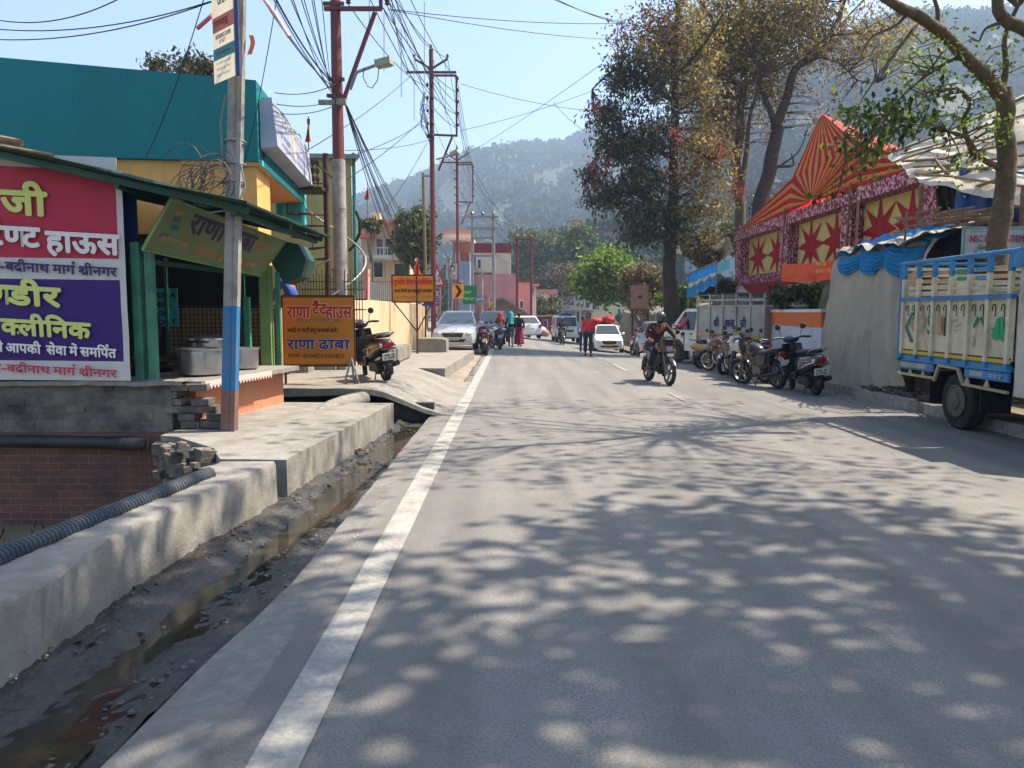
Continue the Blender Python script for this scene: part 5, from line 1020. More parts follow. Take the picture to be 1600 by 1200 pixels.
q = P(1527, 389, Yn-.05); lettering('lettering', '(Govt supplier)', T_('board ink', (60, 56, 66)), ns_, q, X_, Z_, -Y_, .075, 42*Yn/F, .003, 'l')
q = P(1521, 398, Yn-.05); lettering('lettering', 'Ph. No-9412942022', T_('board ink', (60, 56, 66)), ns_, q, X_, Z_, -Y_, .06, 50*Yn/F, .002, 'l')
scribble('lettering', T_('board grey', (120, 120, 126)), ns_, P(1541, 365, Yn-.05), X_, Z_, -Y_, .045, .5, 91)
# ------------------------------------------------------------------ orange and white wall, shrubs above it
ow = thing('painted_wall', 'low white wall with an orange top band behind the parked scooters', 'wall', (7.6, 20.6, .14))
mb = MB(); mb.box((7.62, 20.6, .72), (.2, 3.8, 1.2)); mb.obj('lower_wall', mat('pale blue whitewash', (196, 202, 210), .85, var=.07, dirt=(140, 146, 156), damt=.6, dscale=1.5, bump=.3), ow, world=True)
mb = MB(); mb.box((7.615, 20.6, 1.50), (.22, 3.8, .36)); mb.box((7.61, 22.42, .9), (.24, .22, 1.55)); mb.obj('orange_band', mat('orange wash', (214, 112, 56), .85, var=.08, dirt=(180, 120, 80), damt=.5), ow, world=True)
mb = MB(); mb.box((7.62, 20.6, 1.72), (.30, 3.9, .08)); mb.obj('coping', M_WHITE, ow, world=True)
# ------------------------------------------------------------------ festival pavilion on the terrace
pv_ = thing('festival_pavilion', 'red and gold cloth pavilion with a peaked striped front on the terrace', 'pavilion', (11, 25, 2.7)); XP = 9.5
M_PR = mat('pavilion red satin', (200, 30, 46), .55, var=.12, scale=3); M_PG = mat('pavilion gold satin', (214, 172, 84), .55, var=.12, scale=3)
for m_ in (M_PR, M_PG, M_SW):
    n_ = m_.node_tree; b_ = n_.nodes['Principled BSDF']; t_ = n_.nodes.new('ShaderNodeBsdfTranslucent'); x_m = n_.nodes.new('ShaderNodeMixShader'); x_m.inputs[0].default_value = .5; n_.links.new(b_.inputs['Base Color'].links[0].from_socket, t_.inputs[0]); n_.links.new(b_.outputs[0], x_m.inputs[1]); n_.links.new(t_.outputs[0], x_m.inputs[2]); n_.links.new(x_m.outputs[0], n_.nodes['Material Output'].inputs[0])
def patmat():
    m = bpy.data.materials.new('maroon floral cloth'); m.use_nodes = True; nt = m.node_tree; N = nt.nodes.new; L = nt.links.new; b = nt.nodes['Principled BSDF']
    tc = N('ShaderNodeTexCoord'); v = N('ShaderNodeTexVoronoi'); v.feature = 'SMOOTH_F1'; v.inputs['Scale'].default_value = 9; L(tc.outputs['Object'], v.inputs['Vector'])
    w = N('ShaderNodeTexWave'); w.inputs['Scale'].default_value = 3.2; w.inputs['Distortion'].default_value = 9; w.inputs['Detail Scale'].default_value = 2.2; L(tc.outputs['Object'], w.inputs['Vector'])
    a = N('ShaderNodeMath'); a.operation = 'MULTIPLY'; L(v.outputs['Distance'], a.inputs[0]); L(w.outputs['Fac'], a.inputs[1])
    cr = N('ShaderNodeValToRGB'); cr.color_ramp.interpolation = 'CONSTANT'; cr.color_ramp.elements[0].color = lin((112, 20, 44))+(1,); cr.color_ramp.elements[1].color = lin((206, 150, 158))+(1,); cr.color_ramp.elements[1].position = .30; L(a.outputs[0], cr.inputs[0]); L(cr.outputs[0], b.inputs['Base Color']); b.inputs['Roughness'].default_value = .7
    return m
M_PAT = patmat()
def pf(y, z, e=0): return Vector((XP-e, y, z))
cols = [(32.6, 32.0), (27.3, 26.5), (22.3, 21.6), (18.1, 17.4)]
for y0, y1 in cols: mb = MB(); mb.box((XP+.15, (y0+y1)/2, 3.9), (.5, abs(y1-y0), 2.3)); mb.obj('column', M_PAT, pv_, world=True)
mb = MB(); mb.box((XP+.05, 25, 4.83), (.5, 15.2, .36)); mb.obj('front_beam', M_PAT, pv_, world=True); mb = MB(); mb.box((XP+.06, 29.2, 2.95), (.46, 5.6, .32)); mb.obj('base_band', M_PAT, pv_, world=True)
mb = MB(); mb.box((XP+.28, 25, 3.8), (.04, 15, 2.3)); mb.obj('backcloth', mat('pale gold cloth', (196, 178, 108), .75, var=.1), pv_, world=True)
for (ya, yb) in ((32.0, 27.3), (26.5, 22.3), (21.6, 18.1)):
    for f in (.27, .74):
        yc = ya+(yb-ya)*f; zc = 3.85; mb = MB(); n_ = 8
        for k in range(n_):
            a_ = 2*math.pi*k/n_+.0; d = Vector((0, math.cos(a_)*1.18, math.sin(a_)*.92)); s = Vector((0, -math.sin(a_), math.cos(a_)))
            mb.add([pf(yc, zc, -.235)+d*.12+s*.20, pf(yc, zc, -.235)+d, pf(yc, zc, -.235)+d*.12-s*.20, pf(yc, zc, -.19)], [(0, 1, 3), (1, 2, 3)])
        mb.ball(pf(yc, zc, -.23), (.05, .3, .3), 12, 8); mb.obj('star', M_PR, pv_, world=True, smooth=0)
def fan(name, apex, e0, e1, n, depth=.05, par=pv_, out=Vector((-1, 0, 0))):
    """pleated cloth running from an edge to one point, red and gold in turn"""
    mb = MB(); apex, e0, e1 = Vector(apex), Vector(e0), Vector(e1)
    for k in range(n):
        for j in range(4):
            t0, t1 = (k+j/4)/n, (k+(j+1)/4)/n; mb.m = k % 2
            d0, d1 = depth*math.sin(j/4*math.pi), depth*math.sin((j+1)/4*math.pi); p0, p1 = e0.lerp(e1, t0)+out*d0, e0.lerp(e1, t1)+out*d1
            q0, q1 = apex.lerp(p0, .05)+out*d0*.3, apex.lerp(p1, .05)+out*d1*.3; m0, m1 = (p0+q0)/2, (p1+q1)/2; mb.add([q0, m0, p0, p1, m1, q1], [(0, 1, 4, 5), (1, 2, 3, 4)])
    return mb.obj(name, [M_PR, M_PG], par, world=True, smooth=50, solid=.004)
pk = pf(24.6, 7.85, -.15); eL, eR = pf(26.5, 6.22, .0), pf(21.4, 6.20, .0); ft = pf(23.9, 5.06, .35); bL, bR = pf(26.5, 5.02, .15), pf(21.4, 5.02, .15); fl, fr = pf(32.6, 5.0, .1), pf(17.3, 5.02, .1)
fan('gable', pk, eL, eR, 19); fan('sunburst', ft, eL, eR, 19); fan('sunburst', ft, bL, eL, 7); fan('sunburst', ft, eR, bR, 7)
fan('side_sweep', fl, eL, bL, 7); fan('side_sweep', fr, bR, eR, 7)
mb = MB(); mb.grid(lambda u, v: Vector((XP+.02, 26.5-5.1*u, 6.1+.12*math.sin(u*3.14)*0+.14*v)) , 20, 2); mb.obj('eave_trim', M_PR, pv_, world=True, solid=.01)
bk = [Vector((15.5, 31, 5.1)), Vector((15.5, 18.5, 5.1))]; pkb = Vector((12.6, 24.6, 6.6))
mb = MB(); mb.add([pk, eL, pkb, eR, fl, fr, bk[0], bk[1]], [(0, 1, 2), (0, 2, 3), (1, 4, 6, 2), (3, 2, 7, 5)]); mb.obj('roof_cloth', M_PR, pv_, world=True, smooth=0)
for y in (21.4, 26.5): mb = MB(); mb.tube([(XP-.3, y, 2.8), (XP-.25, y, 5.2)], .03, 6); mb.obj('prop_pole', M_WOOD, pv_, world=True)
mb = MB(); mb.grid(lambda u, v: Vector((XP-.12, 31.5-5.5*u, 2.80-.45*v*math.sin(u*math.pi)**.6+.02*math.sin(v*30))), 30, 8); mb.obj('red_swag', M_PR, pv_, world=True, solid=.01)
ob = thing('cloth_banner', 'plain orange cloth banner with yellow letters below the pavilion columns', 'banner', (9.2, 24, 2.4)); q0, q1 = PX(1222, 425, 9.0), PX(1312, 420, 8.2)
cs = [P(1222, 412, 24.5), P(1312, 404, 19.6), P(1312, 434, 19.6), P(1222, 440, 24.5)]
mb = MB(); mb.grid(lambda u, v: cs[0].lerp(cs[1], u).lerp(cs[3].lerp(cs[2], u), v)+Vector((-.05*fb(u*4, v*2), 0, -.06*math.sin(u*3.14))), 24, 8); mb.obj('cloth', mat('orange cloth', (226, 84, 34), .7, var=.08), ob, world=True, solid=.004)
e_ = (cs[1]-cs[0]).normalized(); n_ = Vector((-1, -.15, 0))
for i, (f, g_, w) in enumerate(((.78, .25, .9), (.80, .62, 1.2))): c = cs[0].lerp(cs[1], f).lerp(cs[3].lerp(cs[2], f), g_)+Vector((-.05, 0, -.05)); scribble('lettering', T_('banner gold', (216, 176, 90)), ob, c, e_, Z_, Vector((-.97, -.2, 0)), .11, w, 95+i, lift=.02)
cu = thing('cloth_curtain', 'bright blue and white swagged curtain hung beside the dark tree trunk', 'curtain', (7.4, 30, 1.7)); cs2 = [P(1076, 428, 31), P(1120, 409, 28.5), P(1120, 445, 28.5), P(1074, 468, 31)]
def cq(u, v, e=0): return cs2[0].lerp(cs2[1], u).lerp(cs2[3].lerp(cs2[2], u), v)+Vector((-.03*math.sin(u*50)-e, -e, .05*math.sin(u*18)*v))
mb = MB(); mb.m = 0
mb.grid(lambda u, v: cq(u, v*.42), 60, 5); mb.m = 1; mb.grid(lambda u, v: cq(u, .42+.4*v), 60, 5); mb.m = 0
for k in range(4): mb.grid(lambda u, v: cq((k+u)/4, .40+.25*math.sin(u*math.pi)+(.55-.2*math.sin(u*math.pi))*v, .04), 10, 4)
mb.obj('cloth', [M_SW, mat('cream cloth', (206, 190, 160), .8)], cu, world=True, smooth=60, solid=.004)
mb = MB(); mb.tube([cq(0, 0), cq(1, 0)], .03, 6); mb.obj('rail', M_WOOD, cu, world=True)
for u_ in (.02, .98): mb = MB(); p = cq(u_, 0); mb.tube([p, (p.x, p.y, .1)], .03, 6); mb.obj('pole', M_WOOD, cu, world=True)
mb = MB(); cs3 = [P(1121, 411, 28.3), P(1140, 405, 27.6), P(1140, 420, 27.6), P(1121, 428, 28.3)]; mb.grid(lambda u, v: cs3[0].lerp(cs3[1], u).lerp(cs3[3].lerp(cs3[2], u), v), 6, 4); tag(recentre(mb.obj('cloth_pennant', mat('pale teal cloth', (90, 160, 176), .7, var=.2), solid=.004)), 'small pale teal cloth tied beside the blue curtain', 'cloth')
# ------------------------------------------------------------------ tin roofed shelter and blue tarpaulin, far right
sh = thing('tarpaulin_shelter', 'sloping pale sheet roof shelter weighted with bamboo poles above blue tarpaulin walls', 'shelter', (13, 15, 2.8))
r4 = [P(1385, 246, 18.5), P(1640, 130, 16.0), P(1660, 330, 12.8), P(1436, 285, 16.2)]
def rq(u, v): return r4[0].lerp(r4[1], u).lerp(r4[3].lerp(r4[2], u), v)+Vector((0, 0, .12*fb(u*3, v*3)-.05*math.sin(u*20)*.4))
mb = MB(); mb.grid(rq, 40, 24); mb.obj('roof', mat('weathered pale sheeting', (206, 198, 178), .8, var=.12, scale=2, dirt=(130, 116, 96), damt=.6, dscale=1.2), sh, world=True, smooth=60, solid=.01)
rg = random.Random(12)
for k in range(7):
    u0 = rg.uniform(-.03, .1); v0 = .06+k*.14; mb = MB(); mb.tube([rq(u0+(1.0-u0)*t, min(1, max(0, v0+.03*math.sin(k)*t)))+Vector((0, 0, .07)) for t in (0, .3, .6, 1)], rg.uniform(.018, .034), 6); mb.obj('bamboo_pole', M_WOOD, sh, world=True)
def quadm(name, pts, m, n=14, w=.08, par=sh): 
    p = [Vector(x) for x in pts]; mb = MB(); mb.grid(lambda u, v: p[0].lerp(p[1], u).lerp(p[3].lerp(p[2], u), v)+Vector((-w*fb(u*7, v*1.5), -w*math.sin(u*24)*.6, 0)), n*2, n); return mb.obj(name, m, par, world=True, smooth=70, solid=.006)
quadm('blue_wall', [P(1500, 262, 15.6), P(1640, 270, 13.8), P(1640, 372, 13.8), P(1488, 352, 15.6)], mat('deep blue tarpaulin', (20, 66, 138), .5, var=.2, scale=2)); quadm('dark_gable', [P(1462, 300, 16.4), P(1496, 232, 16.2), P(1512, 300, 16.0), P(1468, 352, 16.2)], mat('black sheeting', (30, 26, 30), .6, var=.3))
quadm('lower_sheet', [P(1432, 345, 16), P(1520, 355, 14.4), P(1520, 392, 14.4), P(1430, 388, 15.6)], mat('dark blue sheet', (16, 40, 92), .5, var=.3))
for px, y in ((1440, 16.2), (1503, 15.9), (1600, 13.6)): mb = MB(); p = P(px, 290, y); mb.tube([p, (p.x, p.y, 2.5)], .05, 7); mb.obj('pole', M_WOOD if px != 1503 else M_RUST, sh, world=True)
mb = MB(); mb.tube([P(1480, 340, 14.9), P(1550, 348, 14.0), P(1600, 352, 13.6)], .04, 6); mb.tube([P(1462, 250, 16.2), P(1500, 300, 15.4), P(1560, 280, 14.2)], .03, 6); mb.obj('loose_pole', M_WOOD, sh, world=True)
# ------------------------------------------------------------------ pickup pulling out, two-wheelers in a row, cars further on
hd = math.atan2(4.2, -2.25); pk_ = thing('pickup_truck', 'white pickup truck with high ribbed cargo box facing the road', 'pickup', (6.95, 24.8, 0), hd+math.pi/2)
M_PW = mat('pickup white', (206, 210, 208), .4, var=.05, dirt=(120, 112, 98), damt=.4, dscale=2, coat=.2); M_PBX = mat('pickup box grey', (158, 160, 156), .6, var=.08, dirt=(112, 106, 96), damt=.6, dscale=2)
mb = MB(); cw = .80
mb.loft([[Vector((s*w, y, z)) for s, w, z in ((-1, cw, zb), (1, cw, zb), (1, cw, zm), (1, cw*tp, zt), (-1, cw*tp, zt), (-1, cw, zm))] for y, zb, zm, zt, tp in ((-2.35, .50, .80, .92, .9), (-2.25, .42, .92, 1.0, .93), (-1.95, .42, 1.0, 1.10, .93), (-1.35, .42, 1.06, 1.72, .84), (-1.2, .42, 1.06, 1.80, .82), (-.55, .42, 1.06, 1.80, .82))]); mb.obj('cab', M_PW, pk_, smooth=25)
mb = MB(); mb.prism([Vector((s*.72, y, z)) for s, y, z in ((-1, -1.93, 1.13), (1, -1.93, 1.13), (.88, -1.40, 1.69), (-.88, -1.40, 1.69))], (0, -.02, .02)); mb.obj('windscreen', V_GLASSL, pk_)
for s in (-1, 1):
    mb = MB(); mb.prism([Vector((s*.795, -1.70, 1.10)), Vector((s*.795, -.68, 1.10)), Vector((s*.675, -.70, 1.70)), Vector((s*.675, -1.28, 1.70))], (s*.012, 0, 0)); mb.obj('side_window', V_GLASS, pk_, smooth=0)
    mb = MB(); mb.bar((s*.80, -1.62, 1.10), (s*1.0, -1.66, 1.2), .03); mb.box((s*1.02, -1.66, 1.25), (.16, .06, .22)); mb.obj('wing_mirror', V_BLACKP, pk_)
    mb = MB(); mb.ball((s*.64, -2.27, .82), (.15, .10, .10), 10, 8); mb.obj('headlight', V_LENS, pk_); mb = MB(); mb.box((s*.81, -.82, .98), (.03, .14, .03)); mb.obj('door_handle', V_BLACKP, pk_)
    mb = MB(); mb.box((s*.82, 2.42, .75), (.22, .04, .12)); mb.obj('tail_light', V_RED, pk_)
    for y in (-1.55, 1.45): wheel(pk_, (s*.74, y, .34), .34, .2, .6, 0, 8); mb = MB(); mb.lathe([(.42, 0), (.42, .01), (.001, .01)], (s*.803-(.01 if s < 0 else 0), y, .38), (1, 0, 0), 24) if y < 0 else mb.box((s*.7, y, .5), (.1, .9, .1)); mb.obj('wheel_arch', V_BLACKP, pk_)
mb = MB(); mb.box((0, -.4, .55), (1.3, 3.6, .16)); mb.box((0, 1.0, .72), (1.5, 2.9, .12)); mb.obj('chassis', V_DARKM, pk_)
mb = MB(); bx = .86
for s in (-1, 1): mb.box((s*bx, .98, 1.30), (.04, 2.86, 1.10))
mb.box((0, -.43, 1.30), (1.7, .04, 1.1)); mb.box((0, 2.40, 1.30), (1.7, .04, 1.1)); mb.box((0, .98, .79), (1.72, 2.86, .06)); bxo = mb.obj('cargo_box', M_PBX, pk_)
for s in (-1, 1):
    for k in range(6): mb = MB(); mb.box((s*(bx+.035), -.43+k*.566, 1.50), (.05, .05, 1.5)); mb.obj('rib', M_PBX, bxo)
    for z in (1.87, 2.06, 2.24): mb = MB(); mb.box((s*(bx+.03), .98, z), (.045, 2.92, .05)); mb.obj('rail', M_PBX if z < 2.2 else V_DARKM, bxo)
    mb = MB(); mb.box((s*(bx+.026), .98, .98), (.012, 2.84, .06)); mb.obj('yellow_stripe', mat('stripe yellow', (196, 150, 60), .6), bxo)
for z in (2.06, 2.24): mb = MB(); mb.box((0, -.43, z), (1.75, .045, .05)); mb.box((0, 2.4, z), (1.75, .045, .05)); mb.obj('end_rail', M_PBX, bxo)
for tx, y, w in (('श_ी', .42, .24), ('बाला', .99, .40), ('जी', 1.55, .26)): lettering('lettering', tx, T_('pickup navy', (34, 44, 90)), pk_, (bx+.03, y, 1.24), (0, 1, 0), Z_, (1, 0, 0), .24, w, .008, lift=.006, world=False)
GB = 'two-wheelers parked in a row at the right kerb'
def at2(rear, front, zf=0): 
    """base point and heading from two tyre contact pixels"""
    return None
V_NAVY = paint('navy', (20, 24, 58)); V_GOLD = paint('gold', (176, 140, 72)); V_CREAM = paint('cream', (196, 180, 140)); V_TEALD = mat('dark teal seat cover', (28, 48, 62), .5, var=.2)
def place(rx, ry, dx, dy, wb=.62):
    p = G(rx, ry); d = Vector((dx, dy, 0)).normalized(); c = p+d*wb; return (c.x, c.y, zr(c.x, c.y)), math.atan2(dy, dx)+math.pi/2
l, r = place(1274, 617, -.02, 1); scooter('navy blue scooter with chrome guards parked nearest at the right kerb', l, r, V_NAVY, lean=5, group=GB, plate='UK 12/A 2716', steer=-15).scale = (1.1, 1.1, 1.1)
l, r = place(1216, 607, -.28, 1); motorcycle('black motorcycle with a dark teal seat cover beside the navy scooter', l, r, V_BLK, V_BLK, 'cowl', False, 8, seat=V_TEALD, group=GB, steer=18)
l, r = place(1164, 592, -.12, 1); motorcycle('dark motorcycle with red tail light between the cream bike and the teal seated one', l, r, V_BLK, V_GRY, 'round', False, 7, group=GB, steer=-14)
l, r = place(1178, 582, -.80, -.5); motorcycle('cream tanked chrome classic motorcycle beside the gold scooter', l, r, V_CREAM, V_CREAM, 'round', True, 6, group=GB, guard=V_CHROME, steer=10)
l, r = place(1094, 576, .95, -.05); scooter('gold scooter with black seat at the far end of the kerb row', l, r, V_GOLD, lean=5, group=GB, guard=False, steer=15)
l, r = place(1160, 562, .9, .5); motorcycle('second dark motorcycle hidden behind the cream classic one', l, r, V_NAVY, V_NAVY, 'cowl', False, 6, group=GB)
l, r = place(1196, 598, -.35, 1); motorcycle('silver grey motorcycle squeezed between the dark one and the teal seated one', l, r, V_SIL, V_BLK, 'cowl', False, 7, group=GB, steer=-10)
l, r = place(1150, 584, -.3, 1); motorcycle('dark red tanked motorcycle standing just right of the cream classic one', l, r, paint('wine', (70, 20, 26)), V_BLK, 'round', True, 7, group=GB, steer=16)
# left side two-wheelers
M_SC2 = paint('graphite', (28, 30, 36))
d_ = Vector((-.50, .86, 0)).normalized(); p = G(604, 596, .44)
scooter('black and silver scooter parked on the concrete ramp behind the yellow sign', (p.x+d_.x*.6, p.y+d_.y*.6, .45), math.atan2(d_.y, d_.x)+math.pi/2, M_SC2, lean=6, steer=-18, plate='UK 12/A 5176')
p = G(757, 556); motorcycle('black motorcycle with red side panel parked beside the silver sedan', (p.x+.05, p.y+.62, zr(p.x, p.y)), math.atan2(1, -.05)+math.pi/2, paint('dark red', (110, 20, 24)), V_BLK, 'cowl', False, 7, steer=14)
p = G(775, 549); motorcycle('silver and red motorcycle standing behind the black one at the left', (p.x+.0, p.y+1.9, zr(p.x, p.y+1.9)), math.atan2(1, -.25)+math.pi/2, V_SIL, paint('dark red', (110, 20, 24)), 'cowl', False, 6, group=None)
car('silver sedan parked facing the viewer on the left roadside', (-2.15, 31.6, .24), R(-3), V_SIL, 'sedan', 'UK 07 X 1072', glass=V_GLASSL)
car('dark blue hatchback parked behind the silver sedan', (-.95, 39.5, .2), R(0), paint('dark blue', (30, 40, 66)), 'hatch')
car('white hatchback parked askew on the left beyond the women', (.8, 54, zr(.8, 54)), R(196), V_WHT, 'hatch')
tx = car('white taxi with red luggage on its roof facing the viewer', (5.35, 44.0, zr(5.35, 43)), R(0), V_WHT, 'hatch', '', V_PLATEY, name='taxi_car')
rkx, rky, rkz = tx.location
lg_ = thing('roof_luggage', 'red cloth covered luggage bundles tied on the white taxi', 'luggage', (rkx-.1, rky+.3, rkz+1.56)); M_RC = mat('red luggage cloth', (160, 20, 30), .7, var=.2)
for dx, dy, r in ((-.42, 0, (.42, .4, .2)), (.30, .05, (.40, .42, .26)), (.0, .3, (.5, .3, .18))): mb = MB(); mb.ball((dx, dy, r[2]*.9), r, 14, 10); mb.obj('bundle', M_RC, lg_)
mb = MB()
for s in (-1, 1): mb.bar((rkx+s*.52, rky-.3, rkz+1.555), (rkx+s*.52, rky+1.0, rkz+1.555), .03); mb.bar((rkx-.55, rky-.3+s*.02, rkz+1.57), (rkx+.55, rky-.3+s*.02, rkz+1.57), .02)
tag(recentre(mb.obj('roof_rack', V_DARKM)), 'black roof rack on the white taxi', 'rack')
jp = car('white police jeep with a blue roof light coming up the road', (3.75, 54.5, zr(3.9, 54)), R(2), V_WHT, 'jeep', glass=V_GLASS, name='police_jeep'); mb = MB(); mb.box((0, -.2, 1.93), (.9, .22, .12)); mb.obj('beacon_bar', mat('blue beacon', (20, 50, 150), .2), jp)
car('grey hatchback parked on the right behind the motorcycles', (7.5, 41.5, zr(7.5, 41)), R(3), V_GRY, 'hatch'); car('silver hatchback partly hidden behind the white pickup cab', (6.55, 33.5, zr(6.5, 33)), R(4), V_SIL, 'hatch')
p = G(993, 549, -.2); motorcycle('black motorcycle parked before the grey hatchback at the right', (p.x+.05, p.y-.3, zr(p.x, p.y)), R(10), V_BLK, V_BLK, 'round', False, 6)
# ------------------------------------------------------------------ people: one skinned body each, clothes as children
SKIN = mat('brown skin', (136, 92, 68), .55, var=.06); HAIR = mat('black hair', (18, 15, 14), .5, var=.2); SHOE = mat('dark shoe', (28, 24, 22), .6)
DEF = dict(pel=(0, 0, .93), wai=(0, 0, 1.08), che=(0, -.01, 1.28), nec=(0, .01, 1.45), jaw=(0, -.015, 1.53), hea=(0, -.02, 1.62),
           shl=(.17, .01, 1.40), ell=(.23, .03, 1.13), wrl=(.24, -.05, .89), hal=(.24, -.08, .81), shr=(-.17, .01, 1.40), elr=(-.23, .03, 1.13), wrr=(-.24, -.05, .89), har=(-.24, -.08, .81),
           hil=(.09, 0, .88), knl=(.10, -.02, .49), anl=(.10, .03, .09), tol=(.11, -.13, .035), hir=(-.09, 0, .88), knr=(-.10, -.02, .49), anr=(-.10, .03, .09), tor=(-.11, -.13, .035))
RAD = dict(pel=(.145, .105), wai=(.13, .095), che=(.155, .11), nec=(.06, .06), jaw=(.07, .085), hea=(.075, .095), sh=(.065, .065), el=(.045, .045), wr=(.031, .034), ha=(.036, .022), hi=(.085, .09), kn=(.06, .06), an=(.04, .045), to=(.04, .03))
EDG = [('pel', 'wai'), ('wai', 'che'), ('che', 'nec'), ('nec', 'jaw'), ('jaw', 'hea')]+[(a+s, b+s) for s in 'lr' for a, b in (('sh', 'el'), ('el', 'wr'), ('wr', 'ha'), ('hi', 'kn'), ('kn', 'an'), ('an', 'to'))]+[('che', 'sh'+s) for s in 'lr']+[('pel', 'hi'+s) for s in 'lr']
def skinned(J, keys, grow, root, cut=None):
    me = bpy.data.meshes.new('tmp'); ks = [k for k in J if k in keys]; ix = {k: i for i, k in enumerate(ks)}
    me.from_pydata([J[k] for k in ks], [(ix[a], ix[b]) for a, b in EDG if a in ix and b in ix], [])
    o = bpy.data.objects.new('tmp', me); COL.objects.link(o); md = o.modifiers.new('s', 'SKIN'); md.use_smooth_shade = True; o.modifiers.new('u', 'SUBSURF').levels = 1
    for k, i in ix.items():
        r = RAD.get(k) or RAD[k[:2]]; sv = me.skin_vertices[0].data[i]; sv.radius = (r[0]*grow[0]+grow[1], r[1]*grow[0]+grow[1]); sv.use_root = (k == root)
    dg = bpy.context.evaluated_depsgraph_get(); m2 = bpy.data.meshes.new_from_object(o.evaluated_get(dg))
    vs = [v.co.copy() for v in m2.vertices]; fs = [tuple(p.vertices) for p in m2.polygons]; bpy.data.objects.remove(o); bpy.data.meshes.remove(m2); bpy.data.meshes.remove(me); return vs, fs
def person(label, loc, rz, pose=None, top=(90, 90, 90), legs=(40, 44, 58), scarf=None, skirt=None, kurta=None, helmet=None, hair=True, sc=1.0, shoe=None, pattern=0.0):
    t = thing('person', label, 'person', loc, rz); t.scale = (sc, sc, sc); J = {k: Vector(v) for k, v in DEF.items()}
    for k, v in (pose or {}).items(): J[k] = Vector(v)
    mb = MB(); v, f = skinned(J, set(J), (.92, 0), 'pel'); mb.add(v, f)
    H = J['hea']; up = (J['hea']-J['jaw']).normalized(); fw = Vector((0, -1, 0)); fw = (fw-up*fw.dot(up)).normalized(); sd_ = fw.cross(up)
    mb.ball(H+up*.005, (.077, .098, .108), 14, 10); mb.ball(H+fw*.10-up*.02, (.016, .02, .024), 8, 6); mb.ball(H+fw*.085-up*.062, (.028, .014, .010), 8, 6)
    for s in (-1, 1): mb.ball(H+sd_*.08*s-up*.012, (.012, .022, .032), 8, 6)
    for s in 'lr':   # fingers and thumb on each hand, half closed
        w, h = J['wr'+s], J['ha'+s]; d = (h-w).normalized(); side = d.orthogonal().normalized() if abs(d.y) > .9 else d.cross(Vector((1, 0, 0))).normalized(); pal = side.cross(d).normalized()*(1 if s == 'r' else -1)
        if pal.x*(1 if s == 'l' else -1) > 0: pal = -pal
        for k, ln in enumerate((.072, .082, .078, .060)):
            b = h+side*(.030-.020*k)+d*.012; mb.tube([b, b+d*ln*.5+pal*.008, b+d*ln*.78+pal*.03, b+d*ln*.85+pal*.05], [.0095, .007], 6)
        b = w+d*.035+side*.034; mb.tube([b, b+side*.022+d*.025+pal*.01, b+side*.024+d*.055+pal*.025], [.011, .008], 6)
    body = mb.obj('body', SKIN, t, smooth=80)
    mb = MB(); [mb.ball(H+fw*.088+sd_*.030*s+up*.018, (.011, .008, .008), 8, 6) for s in (-1, 1)]; mb.obj('eyes', mat('eye dark', (22, 16, 14), .2), body)
    n = '%d %d %d' % tuple(top); mt = mat('cloth '+n+(' p' if pattern else ''), top, .85, var=.12+pattern, scale=9 if not pattern else 28); ml = mat('cloth %d %d %d' % tuple(legs), legs, .85, var=.15, scale=10)
    mb = MB(); v, f = skinned(J, {'pel', 'wai', 'che', 'shl', 'shr', 'ell', 'elr', 'wrl', 'wrr'}, (1.10, .012), 'che'); mb.add(v, f); mb.torus(J['nec']-Vector((0, 0, .035)), (0, -.2, 1), .065, .018, 14, 6); mb.obj('jacket' if sum(top) < 330 else 'shirt', mt, t, smooth=80)
    mb = MB(); v, f = skinned(J, {'pel', 'hil', 'hir', 'knl', 'knr', 'anl', 'anr'}, (1.06, .012), 'pel'); mb.add(v, f); mb.obj('trousers', ml, t, smooth=80)
    for s in 'lr':
        a, b = J['an'+s], J['to'+s]; d = (b-a); d.z = 0; d.normalize(); mb = MB(); mb.loft([[a+d*y+Vector((d.y*w*c, -d.x*w*c, -a.z+max(0, min(a.z, b.z)-.035)+h*(1+e)*.5)) for c, e in ((-1, -1), (1, -1), (1, .2), (.6, 1), (-.6, 1), (-1, .2))] for y, w, h in ((-.07, .03, .07), (-.05, .042, .10), (.02, .045, .11), (.10, .05, .07), (.18, .045, .05), (.215, .02, .035))]); mb.obj('shoe', mat('shoe %d %d %d' % shoe, shoe, .6) if shoe else SHOE, t, smooth=60)
    if helmet:
        mb = MB(); mb.ball(H+up*.02, (.125, .145, .135), 18, 12); ho = mb.obj('helmet', mat('helmet %d %d %d' % helmet, helmet, .25, var=.1, coat=.4), t, smooth=80); mb = MB(); mb.grid(lambda u, v: H+up*(.02-.075+.10*v)+(fw*math.cos((u-.5)*2.0)*.148+sd_*math.sin((u-.5)*2.0)*.13), 12, 4); mb.obj('visor', V_GLASS, ho, solid=.006)
        mb = MB(); mb.ball(H-up*.085+fw*.02, (.085, .10, .07), 12, 8); mb.obj('face_scarf', mat('black scarf', (20, 20, 22), .9), t, smooth=80)
    elif scarf:
        ms = mat('scarf %d %d %d' % scarf, scarf, .8, var=.15, scale=14); mb = MB()
        def sf(u, v):
            a = (u-.5)*2*math.pi*.80+math.pi/2; e = v; r = .105+.02*math.sin(u*40)*.2+.07*max(0, e-.4)
            if e < .35: q = e/.35; return H+up*(.125*math.cos(q*1.5))+(-fw*math.sin(a)+sd_*math.cos(a))*.115*math.sin(q*1.5+.05)
            q = (e-.35)/.65; return H-up*(.50*q)+(-fw*math.sin(a)*(1+.2*q)+sd_*math.cos(a))*(.118+.06*q+.012*math.sin(u*44))
